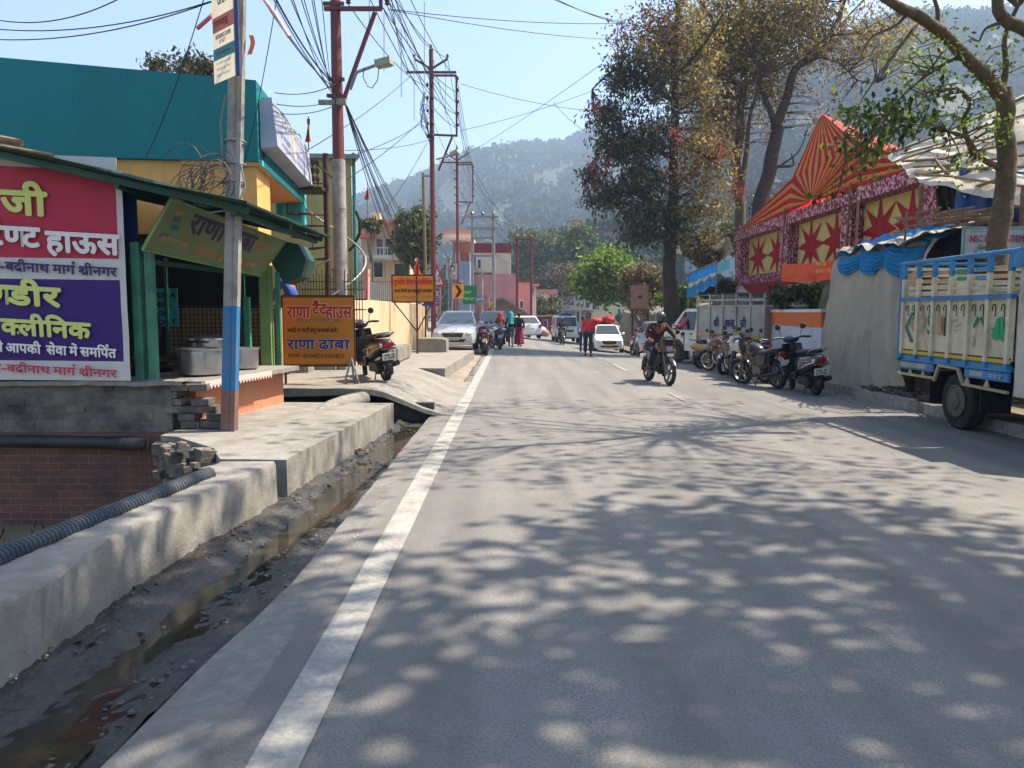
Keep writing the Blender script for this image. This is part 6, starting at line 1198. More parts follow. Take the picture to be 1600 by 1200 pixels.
        mb.grid(sf, 28, 14); mb.obj('headscarf', ms, t, smooth=80, solid=.008)
    elif hair: mb = MB(); mb.ball(H+up*.035-fw*.018, (.088, .10, .092), 14, 10); mb.ball(H-fw*.05-up*.02, (.078, .065, .09), 12, 8); mb.obj('hair', HAIR, t, smooth=80)
    for kind, c, z0, z1, w0, w1 in (('skirt', skirt, 1.0, .10, .17, .27), ('kurta', kurta, 1.10, .50, .165, .25)):
        if c:
            mb = MB(); mb.grid(lambda u, v: Vector(((w0+(w1-w0)*v)*math.cos(u*2*math.pi)*(1+.06*v*math.sin(u*50)), J['pel'].y+(w0+(w1-w0)*v)*.75*math.sin(u*2*math.pi)*(1+.06*v*math.cos(u*44)), z0+(z1-z0)*v)), 40, 10); mb.obj(kind, mat(kind+' %d %d %d' % c, c, .85, var=.3 if pattern else .12, scale=26 if pattern else 8), t, smooth=80, solid=.006)
    return t
WALK = dict(knl=(.10, -.14, .50), anl=(.10, -.24, .10), tol=(.11, -.40, .05), knr=(-.10, .04, .49), anr=(-.10, .26, .12), tor=(-.11, .12, .03), ell=(.24, .08, 1.14), wrl=(.24, .10, .90), hal=(.24, .08, .82), elr=(-.24, .0, 1.13), wrr=(-.23, -.14, .92), har=(-.22, -.19, .85))
def at(px, py, z=None):
    p = G(px, py, 0)
    for _ in range(6): p = G(px, py, zr(p.x, p.y))
    return p
p = at(919, 556); person('man walking towards the viewer in a red jacket and dark jeans', p, R(-4), WALK, (214, 40, 34), (30, 36, 52), sc=1.02)
person('man standing in a pale blue shirt and jeans beside the white taxi', (3.55, 38.6, zr(3.5, 38)), R(160), None, (150, 168, 200), (40, 56, 100), sc=1.02)
p = at(795, 541); person('woman in a rust brown patterned kurta with a red headscarf on the left', (p.x-.42, p.y, p.z), R(165), WALK, (120, 60, 34), (80, 40, 44), scarf=(150, 52, 40), skirt=(96, 52, 58), pattern=.4, sc=.97)
person('woman with a turquoise headscarf and grey trousers in the group at left', (p.x+.10, p.y-.5, p.z), R(175), WALK, (30, 32, 42), (70, 70, 82), scarf=(40, 150, 146), sc=.99)
person('woman in a black top and magenta skirt behind the turquoise scarf', (p.x+.52, p.y+.2, p.z), R(170), WALK, (26, 26, 32), (120, 24, 60), skirt=(140, 26, 66), sc=.97)
RIDE = dict(pel=(0, .26, .90), wai=(0, .20, 1.05), che=(0, .08, 1.24), nec=(0, .02, 1.40), jaw=(0, -.03, 1.47), hea=(0, -.045, 1.56), shl=(.18, .07, 1.36), shr=(-.18, .07, 1.36), ell=(.33, -.05, 1.16), elr=(-.33, -.05, 1.16), wrl=(.34, -.20, 1.06), wrr=(-.34, -.20, 1.06), hal=(.33, -.27, 1.045), har=(-.33, -.27, 1.045),
            hil=(.10, .22, .88), hir=(-.10, .22, .88), knl=(.21, -.16, .72), knr=(-.21, -.16, .72), anl=(.20, .10, .40), anr=(-.20, .10, .40), tol=(.21, -.05, .335), tor=(-.21, -.05, .335))
pf_, pr_ = G(1046, 602), G(1022, 589); d = Vector((pf_.x-pr_.x, pf_.y-pr_.y, 0)).normalized(); d = Vector((.20, -.98, 0)).normalized(); c = Vector((pf_.x, pf_.y, 0))-d*.66; hz_ = math.atan2(d.y, d.x)+math.pi/2
motorcycle('black commuter motorcycle ridden towards the viewer in the right lane', (c.x, c.y, 0), hz_, V_BLK, paint('dark grey', (50, 52, 56)), 'cowl', False, 0, steer=0, fairing=V_BLK)
person('motorcyclist in a dark helmet and maroon jacket riding towards the viewer', (c.x, c.y, 0), hz_, RIDE, (66, 28, 30), (34, 40, 60), helmet=(70, 76, 82))
j = (3.15, 48.5, zr(3.0, 48)); motorcycle('dark motorcycle ridden in front of the white police jeep', j, R(4), V_BLK, V_BLK, 'cowl', False, 0, steer=0); person('motorcyclist in dark clothes riding before the white police jeep', j, R(4), RIDE, (24, 26, 34), (30, 32, 40), helmet=(24, 24, 28))
Mw = MW[pk_.name]; person('driver in a pink red shirt at the window of the white pickup', Mw @ Vector((.66, -1.22, .12)), pk_.rotation_euler.z+R(40), dict(ell=(.30, -.12, 1.18), wrl=(.30, -.32, 1.22), hal=(.30, -.40, 1.22), elr=(-.25, -.12, 1.16), wrr=(-.10, -.30, 1.10), har=(-.02, -.34, 1.08), nec=(0, -.02, 1.40), jaw=(0, -.04, 1.46), hea=(0, -.05, 1.53)), (190, 60, 76), (40, 40, 48), sc=.93)
person('stall keeper in dark clothes standing in shade inside the food stall', (-5.2, 11.0, .28), R(-40), None, (22, 20, 22), (24, 22, 24), sc=.98)
person('man in a blue shirt on the iron stair behind the food stall', (-4.62, 16.3, .98), R(-110), dict(che=(0, -.12, 1.24), nec=(0, -.2, 1.38), jaw=(0, -.24, 1.44), hea=(0, -.27, 1.52), shl=(.17, -.16, 1.34), shr=(-.17, -.16, 1.34), ell=(.20, -.30, 1.08), elr=(-.20, -.30, 1.08), wrl=(.14, -.44, .92), wrr=(-.14, -.44, .92), hal=(.13, -.50, .86), har=(-.13, -.50, .86)), (40, 72, 150), (66, 58, 62))
stone('concrete_block', 'grey concrete block the man in blue stands on behind the stall', (-4.62, 16.3, .3), (.7, .6, .69), seed=12)
# ------------------------------------------------------------------ trees
def bark(n, c, d): return mat(n, c, .95, var=.35, scale=7, dirt=d, damt=.7, dscale=2.5, bump=.9, bscale=14)
BK_D = bark('dark bark', (62, 52, 46), (34, 30, 28)); BK_M = bark('mossy bark', (96, 80, 62), (58, 66, 30)); BK_G = bark('grey bark', (110, 98, 84), (60, 54, 46))
def leaves(centres, n, spread, ln, wd, seed, droop=0.0, vert=1.0):
    """n leaf faces round each cluster centre"""
    rg = np.random.default_rng(seed); C = np.repeat(np.array([list(c) for c in centres], np.float32), n, 0); N_ = len(C)
    P_ = C+rg.normal(0, 1, (N_, 3)).astype(np.float32)*np.array([spread, spread, spread*vert], np.float32)
    a = rg.normal(0, 1, (N_, 3)); a[:, 2] -= droop*1.6; a /= np.linalg.norm(a, axis=1)[:, None]; b = rg.normal(0, 1, (N_, 3)); b -= a*(a*b).sum(1)[:, None]; b /= np.linalg.norm(b, axis=1)[:, None]
    s = rg.uniform(.6, 1.25, (N_, 1)); cx = np.cross(a, b)
    q = np.stack([P_-a*ln*.5*s, P_+b*wd*.5*s+cx*wd*.12, P_+a*ln*.5*s, P_-b*wd*.5*s+cx*wd*.12], 1).reshape(-1, 3); return q
def leafobj(name, q, m, parent):
    n = len(q)//4; me = bpy.data.meshes.new(name); me.vertices.add(len(q)); me.vertices.foreach_set('co', q.astype(np.float32).ravel()); me.loops.add(4*n); me.loops.foreach_set('vertex_index', np.arange(4*n, dtype=np.int32))
    me.polygons.add(n); me.polygons.foreach_set('loop_start', np.arange(0, 4*n, 4, dtype=np.int32)); me.update(calc_edges=True); me.validate()
    for x in (m if isinstance(m, list) else [m]): me.materials.append(x)
    o = bpy.data.objects.new(name, me); COL.objects.link(o); o.parent = parent; o.matrix_parent_inverse = MW[parent.name].inverted() if parent else Matrix.Identity(4); return o
def blobs(specs, seed):
    """cluster centres inside ellipsoids, thicker towards the outside"""
    rg = random.Random(seed); out = []
    for c, r, k in specs:
        for _ in range(k):
            d = Vector((rg.gauss(0, 1), rg.gauss(0, 1), rg.gauss(0, 1))).normalized()*rg.random()**.45; out.append(Vector((c[0]+d.x*r[0], c[1]+d.y*r[1], c[2]+d.z*r[2])))
    return out
def wiggle(pts, k=4, amp=.06, seed=1):
    pts = [Vector(p) for p in pts]; out = []
    for i in range(len(pts)-1):
        a, b = pts[max(i-1, 0)], pts[i]; c, d = pts[i+1], pts[min(i+2, len(pts)-1)]
        for j in range(k):
            t = j/k; p = .5*((2*b)+(c-a)*t+(2*a-5*b+4*c-d)*t*t+(3*b-a-3*c+d)*t**3); out.append(p+Vector((fb(i+t, seed), fb(i+t, seed+5), 0))*amp)
    return out+[pts[-1]]
def tree(name, label, limbs, crowns, bk, base, twig=.02, seed=1, group=None, twigs=1.0):
    """limbs: (points, r0, r1); crowns: (part, specs, leaves per cluster, spread, length, width, droop, material)"""
    t = thing(name, label, 'tree', base, 0, group); pts = []; nodes = []
    mb = MB()
    for i, (p, r0, r1) in enumerate(limbs):
        w = wiggle(p, 4, r0*.35, seed+i); rr = [r0+(r1-r0)*(k/(len(w)-1))**.8 for k in range(len(w))]; mb.tube(w, rr, 11 if r0 > .08 else 6); nodes += w[len(w)//3 if i == 0 else 1:]
    tk = mb.obj('trunk', bk, t, world=True, smooth=70)
    tw = MB(); allc = []
    for ci, (nm, specs, n, spread, ln, wd, droop, m) in enumerate(crowns):
        cs = blobs(specs, seed*7+ci); leafobj(nm, leaves(cs, n, spread, ln, wd, seed*13+ci, droop), m, t)
        for c in cs:
            if random.Random(c.x*91+c.z*7).random() > twigs: continue
            nd = min(nodes, key=lambda q: (q-c).length+max(0, q.z-c.z)*.6); L_ = (nd-c).length
            if L_ > .15: mid = nd.lerp(c, .5)+Vector((fb(c.x, c.y), fb(c.y, c.z), .12+.3*fb(c.z, c.x)))*L_*.22; tw.tube([nd, nd.lerp(mid, .6), mid, c], [twig*(.5+.35*min(L_, 3)), twig*.35], 5, False)
    if tw.v: tw.obj('branches', bk, t, world=True, smooth=70)
    return t
def E_(px, py, Y, rx, ry, rY, k): c = P(px, py, Y); s = Y/F; return (c, (rx*s, rY, ry*s), k)
L_DK = leafmat('dark evergreen leaves', (36, 40, 28), (112, 106, 70), (64, 66, 46)); L_OL = leafmat('olive leaves', (92, 82, 42), (184, 168, 100), (134, 120, 66), trans=.5); L_PK = leafmat('pinkish dry leaves', (96, 62, 48), (172, 122, 96), (132, 92, 70)); L_OR = leafmat('orange blossom', (120, 50, 30), (206, 100, 60), (160, 72, 42))
L_GR = leafmat('fresh green leaves', (28, 48, 18), (120, 136, 50), (66, 88, 32), trans=.45); L_YG = leafmat('yellow green leaves', (62, 86, 26), (150, 172, 66), (100, 126, 42), trans=.45); L_BR = leafmat('bronze leaves', (74, 62, 36), (160, 138, 92), (112, 96, 60)); L_GG = leafmat('grey green leaves', (44, 56, 34), (126, 132, 84), (84, 92, 56))
def pl(pp, Y, dY=0): n = len(pp); return [P(x, y, Y+dY*i/max(1, n-1)) for i, (x, y) in enumerate(pp)]
Y1 = 33.0
tree('evergreen_tree', 'tallest dark evergreen tree with drooping boughs and orange blossom behind the blue curtain',
     [(pl([(1048, 548), (1048, 462), (1047, 400), (1050, 330), (1052, 250), (1055, 150), (1058, 40), (1060, -110)], Y1), .38, .09), (pl([(1048, 330), (1010, 310), (975, 300), (945, 320)], Y1, -1), .12, .03), (pl([(1052, 250), (1000, 220), (960, 215), (930, 240)], Y1, 1), .12, .03), (pl([(1054, 160), (1000, 120), (960, 110), (925, 140)], Y1, -1), .11, .03), (pl([(1055, 120), (1100, 70), (1130, 20)], Y1, -2), .10, .03), (pl([(1050, 300), (1090, 260), (1110, 250)], Y1, -1), .09, .02), (pl([(1047, 372), (1000, 365), (985, 350)], Y1, -2), .09, .02)],
     [('crown', [E_(1015, 215, Y1, 52, 70, 1.8, 58), E_(948, 178, Y1, 26, 22, 1.2, 20), E_(962, 232, Y1, 36, 20, 1.4, 26), E_(930, 268, Y1, 22, 16, .8, 10), E_(948, 312, Y1, 34, 12, 1.2, 18), E_(1000, 285, Y1, 50, 20, 1.8, 28), E_(1010, 330, Y1, 46, 14, 1.6, 22), E_(1000, 362, Y1, 40, 14, 1.4, 18), E_(1005, 115, Y1, 50, 34, 1.8, 34), E_(965, 130, Y1, 30, 18, 1.2, 14), E_(1062, 345, Y1, 26, 34, 1.2, 18)], 52, .27, .24, .08, .7, L_DK),
      ('upper_crown', [E_(1040, 60, Y1, 75, 60, 2.2, 56), E_(1050, -70, Y1, 90, 90, 2.6, 56), E_(1100, 150, Y1, 45, 90, 1.8, 46), E_(1105, 260, Y1-1, 38, 50, 1.5, 34), E_(1098, 335, Y1-1, 44, 30, 1.3, 22), E_(1090, 370, Y1-1, 30, 16, 1, 8)], 40, .30, .22, .08, .4, L_OL),
      ('dry_leaves', [E_(1010, 60, Y1, 65, 50, 2.0, 34), E_(1075, 260, Y1-1, 35, 50, 1.2, 14)], 30, .3, .2, .09, .4, L_PK), ('blossom', [E_(931, 165, Y1-1, 8, 32, .3, 14), E_(925, 260, Y1-1, 3, 40, .2, 7), E_(945, 270, Y1-1, 3, 34, .2, 6), E_(1060, 218, Y1-2, 10, 14, .4, 9), E_(1120, 235, Y1-2, 10, 30, .4, 9)], 12, .14, .12, .06, 1.2, L_OR)], BK_D, P(1048, 470, Y1), .03, 3)
Y2 = 36.5
tree('leafy_tree', 'olive leaved tree with an orange blossoming creeper on its trunk beside the pavilion',
     [(pl([(1160, 545), (1160, 470), (1158, 400), (1157, 330), (1150, 250), (1157, 190), (1163, 110), (1160, 0), (1155, -140)], Y2), .36, .10), (pl([(1158, 300), (1166, 240), (1172, 180), (1190, 120)], Y2, -1), .16, .05), (pl([(1160, 100), (1120, 40), (1080, -20)], Y2, -1), .12, .04), (pl([(1161, 60), (1210, 10), (1250, -60)], Y2, 1), .12, .04)],
     [('crown', [E_(1130, 60, Y2, 80, 70, 2.6, 130), E_(1180, 110, Y2, 60, 80, 2.2, 105), E_(1080, 110, Y2, 60, 70, 1.8, 80), E_(1200, 10, Y2, 90, 60, 2.6, 84), E_(1150, -110, Y2, 130, 90, 3.2, 90), E_(1115, 200, Y2, 45, 60, 1.5, 55), E_(1250, 50, Y2, 55, 60, 2, 40)], 54, .36, .23, .075, .3, L_OL),
      ('blossom', [E_(1152, 215, Y2-.5, 8, 50, .3, 16), E_(1148, 290, Y2-.5, 6, 40, .3, 9), E_(1168, 130, Y2-.5, 16, 40, .6, 9), E_(1200, 210, Y2-.6, 4, 20, .2, 6), E_(1155, 305, Y2-.6, 8, 14, .2, 8)], 16, .15, .12, .06, 1.0, L_OR)], BK_M, P(1160, 470, Y2), .03, 5)
Y3 = 35.0
tree('bare_tree', 'leaning dark trunked tree with thin bare twigs and few pinkish leaves beside the pavilion peak',
     [(pl([(1168, 540), (1172, 462), (1178, 400), (1186, 330), (1202, 270), (1212, 215), (1213, 195)], Y3), .44, .25), (pl([(1213, 197), (1230, 150), (1243, 108), (1280, 85), (1305, 40), (1330, -30)], Y3), .25, .06), (pl([(1213, 200), (1200, 165), (1185, 120), (1180, 40), (1195, -40)], Y3), .16, .05), (pl([(1215, 260), (1240, 258), (1236, 240)], Y3-.5), .08, .03), (pl([(1275, 88), (1310, 98), (1340, 125), (1370, 130)], Y3, -2), .06, .015), (pl([(1243, 108), (1290, 60), (1340, 50), (1400, 20)], Y3, -2), .07, .015), (pl([(1290, 70), (1330, 20), (1380, -30)], Y3, 1), .07, .02), (pl([(1202, 270), (1225, 255), (1245, 240), (1255, 222)], Y3, -1), .06, .02)],
     [('crown', [E_(1300, 110, Y3, 90, 60, 2.4, 62), E_(1250, 160, Y3, 50, 40, 1.5, 24), E_(1340, 60, Y3, 90, 50, 2.4, 48), E_(1270, 195, Y3, 20, 20, .8, 8)], 9, .22, .15, .07, .8, L_PK), ('upper_crown', [E_(1250, 30, Y3, 80, 50, 2.4, 66), E_(1300, -60, Y3, 120, 70, 3, 76), E_(1320, 60, Y3-1, 90, 50, 2, 46), E_(1390, 60, Y3-2, 70, 60, 2, 34)], 34, .36, .21, .075, .4, L_OL)], BK_D, P(1172, 470, Y3), .022, 9)
Y4 = 12.6
tree('roadside_tree', 'nearest gnarled tree arching over the truck with hanging green leaf sprays',
     [(pl([(1558, 420), (1562, 350), (1570, 300), (1574, 250), (1570, 190), (1568, 140)], Y4), .17, .13), (pl([(1566, 150), (1540, 118), (1505, 85), (1465, 45), (1420, 18), (1375, -8), (1300, -60), (1200, -90)], Y4, -2.5), .125, .04), (pl([(1566, 145), (1572, 100), (1570, 60), (1590, 10)], Y4), .06, .03), (pl([(1560, 262), (1530, 245), (1510, 215), (1480, 205)], Y4, -.4), .06, .02), (pl([(1522, 250), (1505, 195), (1515, 165), (1500, 140), (1470, 142), (1430, 148)], Y4, -.8), .045, .012), (pl([(1620, 60), (1590, 40), (1565, 25), (1555, -20), (1540, -120)], 11.4), .10, .07), (pl([(1565, 35), (1540, 45), (1530, 65)], 11.4), .03, .012), (pl([(1462, 45), (1465, 15), (1450, -30)], Y4-.8), .05, .02), (pl([(1420, 18), (1400, 40), (1360, 60), (1340, 100)], Y4-1.3, -.6), .03, .01), (pl([(1505, 85), (1460, 110), (1410, 150), (1370, 200)], Y4-.6, -.8), .03, .01), (pl([(1440, 30), (1400, 80), (1350, 150), (1320, 210)], Y4-1, -1), .025, .008)],
     [('crown', [E_(1378, 190, Y4-1, 52, 42, .9, 22), E_(1345, 235, Y4-1.5, 26, 42, .6, 12), E_(1335, 180, Y4-1.4, 18, 30, .6, 5), E_(1440, 175, Y4-.6, 50, 40, .8, 12), E_(1312, 300, Y4-1.6, 8, 25, .3, 3)], 15, .14, .115, .07, .9, L_GR),
      ('young_leaves', [E_(1480, 130, Y4-.5, 70, 50, .8, 24), E_(1530, 200, Y4-.3, 45, 60, .6, 18), E_(1560, 90, Y4-.3, 50, 40, .6, 14), E_(1440, 90, Y4-.8, 70, 45, .9, 20), E_(1500, 260, Y4-.6, 30, 30, .5, 8)], 12, .14, .075, .05, .3, L_YG),
      ('high_crown', [((6.2, 10.4, 8.6), (2.6, 2.2, 1.1), 16), ((3.6, 9.6, 8.8), (1.8, 1.6, .8), 8), ((8.6, 10.0, 9.2), (2.0, 2.2, 1.2), 12), ((9.0, 13.8, 9.6), (2.2, 2.4, 1.0), 16), ((5.6, 14.6, 10.2), (2.4, 2.0, .8), 14)], 34, .36, .19, .11, .3, L_GR)], BK_M, P(1558, 420, Y4), .018, 21)
tree('shade_tree', 'broad leafy tree at the right kerb whose crown shades the near road', [([(8.6, 3.2, .1), (8.5, 3.2, 2.5), (8.2, 3.4, 4.6), (7.6, 3.6, 6.4), (6.8, 3.7, 8.0)], .32, .10), ([(8.3, 3.3, 4.2), (9.0, 4.8, 6.0), (8.6, 6.2, 7.6), (7.6, 7.0, 8.6)], .18, .05), ([(8.2, 3.3, 4.6), (7.4, 1.8, 6.4), (6.4, .8, 7.8)], .17, .05), ([(7.4, 3.6, 6.6), (6.0, 4.2, 7.8), (4.6, 4.6, 8.6)], .12, .04), ([(7.8, 3.4, 5.8), (6.2, 2.6, 7.2), (4.8, 2.2, 8.2)], .12, .04)],
     [('crown', [((6.6, 3.0, 8.4), (2.5, 2.3, 1.0), 44), ((5.0, 2.4, 8.2), (1.6, 1.8, .7), 18), ((8.0, 5.0, 8.4), (2.2, 1.9, 1.2), 38), ((7.2, 7.0, 8.8), (2.0, 1.2, .8), 24), ((5.0, 5.0, 8.8), (1.8, 1.4, .7), 20), ((9.4, 3.0, 8.2), (2.0, 2.6, 1.4), 40), ((6.4, .8, 8.0), (2.4, 1.6, .9), 26), ((2.9, 3.4, 8.7), (1.7, 2.0, .6), 36), ((3.6, 1.2, 8.4), (1.6, 1.4, .6), 24), ((2.9, 4.6, 8.7), (1.3, 2.2, .6), 26), ((3.2, 6.8, 8.8), (1.2, 1.6, .5), 10)], 34, .40, .29, .18, .2, L_GR)], BK_G, (8.6, 3.2, .1), .03, 31)
def simple_tree(name, label, px, py, Y, rx, ry, m, k, n, ln, seed, group=None, rY=None, trunk=(0, 0), bk=BK_G, zb=None, extra=()):
    s = Y/F; c = P(px, py, Y); zb = zb if zb is not None else .2; b = Vector((c.x+trunk[0]*s, Y, zb)); r = max(.06, rx*s*.07); rY = rY or rx*s*.9
    limbs = [([b, b.lerp(c, .5)+Vector((.1, 0, 0)), c, c+Vector((0, 0, ry*s*.6))], r, r*.25)]+[([b.lerp(c, .55), c+Vector((math.cos(a)*rx*s*.5, math.sin(a)*rY*.5, ry*s*.1)), c+Vector((math.cos(a)*rx*s*.8, math.sin(a)*rY*.8, ry*s*.35))], r*.5, r*.12) for a in (.4, 2.2, 3.6, 5.2)]
    rg = random.Random(seed); specs = [((c.x, Y, c.z), (rx*s*.8, rY*.8, ry*s*.85), int(k*.5))]
    for _ in range(6):
        a = rg.uniform(0, 6.28); e = rg.uniform(-.5, 1); specs.append(((c.x+math.cos(a)*rx*s*.6, Y+math.sin(a)*rY*.5, c.z+e*ry*s*.6), (rx*s*.42, rY*.42, ry*s*.36), int(k*.09)))
    return tree(name, label, limbs, [('crown', specs, n, rx*s*.13, ln, ln*.42, .3, m)], bk, b, .02, seed, group, .5)
simple_tree('bushy_tree', 'rounded grey green tree before the cream balcony house at left', 652, 378, 40, 38, 58, L_GG, 150, 60, .26, 41)
simple_tree('leafy_tree', 'bright lime green tree arching over the far right roadside', 950, 432, 54, 62, 48, L_YG, 170, 60, .40, 42, trunk=(60, 0)); simple_tree('leafy_tree', 'bronze leaved small tree between the lime tree and the evergreen', 1006, 450, 46, 38, 48, L_BR, 90, 50, .28, 43)
simple_tree('shrub', 'yellow green shrub at the foot of the evergreen trunk', 1062, 474, 37, 34, 30, L_YG, 60, 50, .22, 44, zb=.3); simple_tree('shrub', 'bronze leaved bush right of the evergreen trunk', 1096, 392, 36, 42, 34, L_BR, 80, 46, .22, 45, zb=2.6); simple_tree('shrub', 'dark bush below the blue curtain near the pickup', 1120, 452, 33, 36, 22, L_DK, 50, 44, .2, 54, zb=.3)
simple_tree('willow_tree', 'pale grey green willow far behind the pink buildings', 848, 398, 120, 52, 44, L_GG, 130, 50, .7, 46, 'trees at the far end of the street'); simple_tree('leafy_tree', 'mid green tree below the small yellow hill house', 905, 392, 110, 38, 44, L_GR, 120, 50, .6, 47, 'trees at the far end of the street'); simple_tree('leafy_tree', 'dark tree low in the middle of the far tree group', 868, 446, 100, 46, 40, L_DK, 110, 46, .6, 48, 'trees at the far end of the street'); simple_tree('leafy_tree', 'small brown tree in front of the dark far trees', 878, 428, 92, 16, 18, L_BR, 40, 40, .4, 49, 'trees at the far end of the street')
simple_tree('leafy_tree', 'small dark green roadside tree before the grey far buildings', 856, 482, 78, 24, 22, L_GG, 60, 46, .4, 50); simple_tree('leafy_tree', 'dark leaved tree top rising behind the teal parapet', 290, 118, 25, 62, 26, L_DK, 60, 40, .2, 51, zb=0)
for i, (px, py, rx, ry, m, lb) in enumerate(((1225, 462, 26, 20, L_DK, 'dark shrub above the left end of the orange topped wall'), (1268, 460, 28, 22, L_GR, 'dark green shrub above the orange topped wall next to the draped stall'))): simple_tree('shrub', lb, px, py, 21.5, rx, ry, m, 46, 46, .13, 60+i, zb=1.9, rY=.7)
simple_tree('shrub', 'small pale shrub on the ledge beside the cream house stair', 578, 356, 39, 18, 16, L_GG, 30, 40, .2, 64, zb=2); simple_tree('shrub', 'dark green tree clump behind the pavilion left end', 1225, 330, 40, 46, 34, L_DK, 70, 46, .28, 65, zb=3); simple_tree('shrub', 'green tree clump behind the pavilion eave', 1160, 372, 44, 40, 30, L_GG, 60, 46, .28, 66, zb=3)
# ------------------------------------------------------------------ poles, lamps, signs on posts, flags, wires
M_INS = mat('porcelain insulator', (70, 40, 34), .3, var=.2)
PB = P(358, 678, 8.94); 
fp = thing('utility_pole', 'nearest weathered grey pole with blue painted lower part before the food stall', 'pole', (PB.x, PB.y, .3))
top = P(372, 0, 8.94); tp_ = PB+(top-PB)*1.28
def pl_at(z): return PB+(tp_-PB)*((z-PB.z)/(tp_.z-PB.z))
def octo(z0, z1, r0, r1, m, nm):
    mb = MB(); mb.tube([pl_at(z0), pl_at((z0+z1)/2), pl_at(z1)], [r0, r1], 8); a, b = pl_at(z0), pl_at(z1); mb.bar(a+Vector((.075, -.09, 0)), b+Vector((.07, -.085, 0)), .035, .05, up=(1, 0, 0)); return mb.obj(nm, m, fp, world=True, smooth=30)
octo(.2, .78, .104, .102, mat('pole foot paint', (124, 88, 78), .7, var=.2, dirt=(96, 100, 104), damt=.7, dscale=3), 'painted_foot'); octo(.78, 1.75, .102, .100, mat('pole blue paint', (38, 112, 160), .6, var=.12, dirt=(104, 108, 112), damt=.8, dscale=3), 'blue_section'); octo(1.75, 7.2, .100, .092, M_POLEGREY, 'shaft')
mb = MB()
for z, s in ((3.35, .12), (3.6, .1), (3.15, .14)): mb.torus(pl_at(z), (0, .1, 1), .118, .012, 18, 6)
mb.tube([pl_at(3.35)+Vector((.1, -.09, 0)), pl_at(3.1)+Vector((.16, -.1, 0)), pl_at(2.85)+Vector((.08, -.12, 0)), pl_at(2.8)+Vector((-.25, -.1, 0))], .012, 6); mb.tube([pl_at(4.1)+Vector((-.08, -.1, 0)), pl_at(3.8)+Vector((-.13, -.1, 0)), pl_at(3.3)+Vector((-.1, -.1, 0))], .012, 6); mb.obj('cable_strap', mat('grey cable', (120, 120, 120), .6), fp, world=True)
po = thing('poster_board', 'tall faded admission poster board tied to the top of the nearest pole', 'poster', P(362, 130, 8.8)); pex = Vector((.73, -.68, 0)).normalized(); pen = Vector((-.68, -.73, 0)).normalized()
pc0 = P(335, 132, 8.72); pw_ = .50; ph_ = 1.75
def pq(u, v, e=0): return pc0+pex*(u*pw_)+Z_*(v*ph_)+pen*e
mb = MB(); mb.add([pq(0, 0), pq(1, 0), pq(1, 1), pq(0, 1)], [(0, 1, 2, 3)]); m_ = mat('faded poster', (206, 198, 176), .7, var=.08, dirt=(150, 140, 120), damt=.6, dscale=3); mb.obj('board', m_, po, world=True, smooth=0)
n_ = m_.node_tree; t_ = n_.nodes.new('ShaderNodeBsdfTranslucent'); t_.inputs[0].default_value = (.75, .70, .58, 1); x_m = n_.nodes.new('ShaderNodeMixShader'); x_m.inputs[0].default_value = .5; n_.links.new(n_.nodes['Principled BSDF'].outputs[0], x_m.inputs[1]); n_.links.new(t_.outputs[0], x_m.inputs[2]); n_.links.new(x_m.outputs[0], n_.nodes['Material Output'].inputs[0])
def strip_(v0, v1, m, nm): mb = MB(); mb.add([pq(0.02, v0, .003), pq(.98, v0, .003), pq(.98, v1, .003), pq(.02, v1, .003)], [(0, 1, 2, 3)]); mb.obj(nm, m, po, world=True, smooth=0)
strip_(.30, .39, T_('poster pink', (206, 120, 104)), 'red_band'); strip_(.135, .205, T_('poster teal', (84, 132, 138)), 'teal_band'); mb = MB(); mb.bar(pq(1.01, 0, -.018), pq(1.01, 1, -.018), .03, .04); mb.obj('board_edge', mat('edge blue', (52, 70, 120), .6), po, world=True)
pk_ink = T_('poster ink', (52, 70, 80))
lettering('lettering', 'ADMISSION', pk_ink, po, pq(.5, .535, .004), pex, Z_, pen, .085, .36, .004); lettering('lettering', 'OPEN', pk_ink, po, pq(.5, .455, .004), pex, Z_, pen, .085, .20, .004); scribble('lettering', T_('poster red', (150, 50, 46)), po, pq(.5, .32, .006), pex, Z_, pen, .08, .38, 119)
lettering('lettering', 'ENTRANCE EXAMS', pk_ink, po, pq(.5, .255, .004), pex, Z_, pen, .05, .34, .001); scribble('lettering', pk_ink, po, pq(.5, .22, .004), pex, Z_, pen, .045, .18, 118)
for i, v in enumerate((.16, .10, .065, .03)): scribble('lettering', pk_ink, po, pq(.5, v, .007), pex, Z_, pen, .025, .32, 120+i)
mb = MB(); mb.tube([P(309, 44, 8.6), P(345, 12, 8.85), P(370, -20, 9.0)], .022, 8); tag(recentre(mb.obj('crossarm_rod', mat('pink painted rod', (176, 96, 104), .6))), 'pink rod sticking out left behind the poster board', 'rod')
mb = MB(); mb.tube([P(404, -12, 9.2), P(430, 22, 8.9), P(452, 58, 8.7)], .022, 8); tag(recentre(mb.obj('crossarm_rod', mat('pale pink rod', (206, 170, 160), .6))), 'pale pink rod hanging right of the poster board', 'rod')
mb = MB(); mb.grid(lambda u, v: P(392+3*math.sin(v*4), 55+30*v, 8.9)+X_*.05*(u-.5), 2, 6); tag(recentre(mb.obj('ribbon', mat('orange ribbon', (220, 120, 90), .7), solid=.004)), 'orange ribbon strip tied beside the poster board', 'ribbon')
rg = random.Random(31); mb = MB()
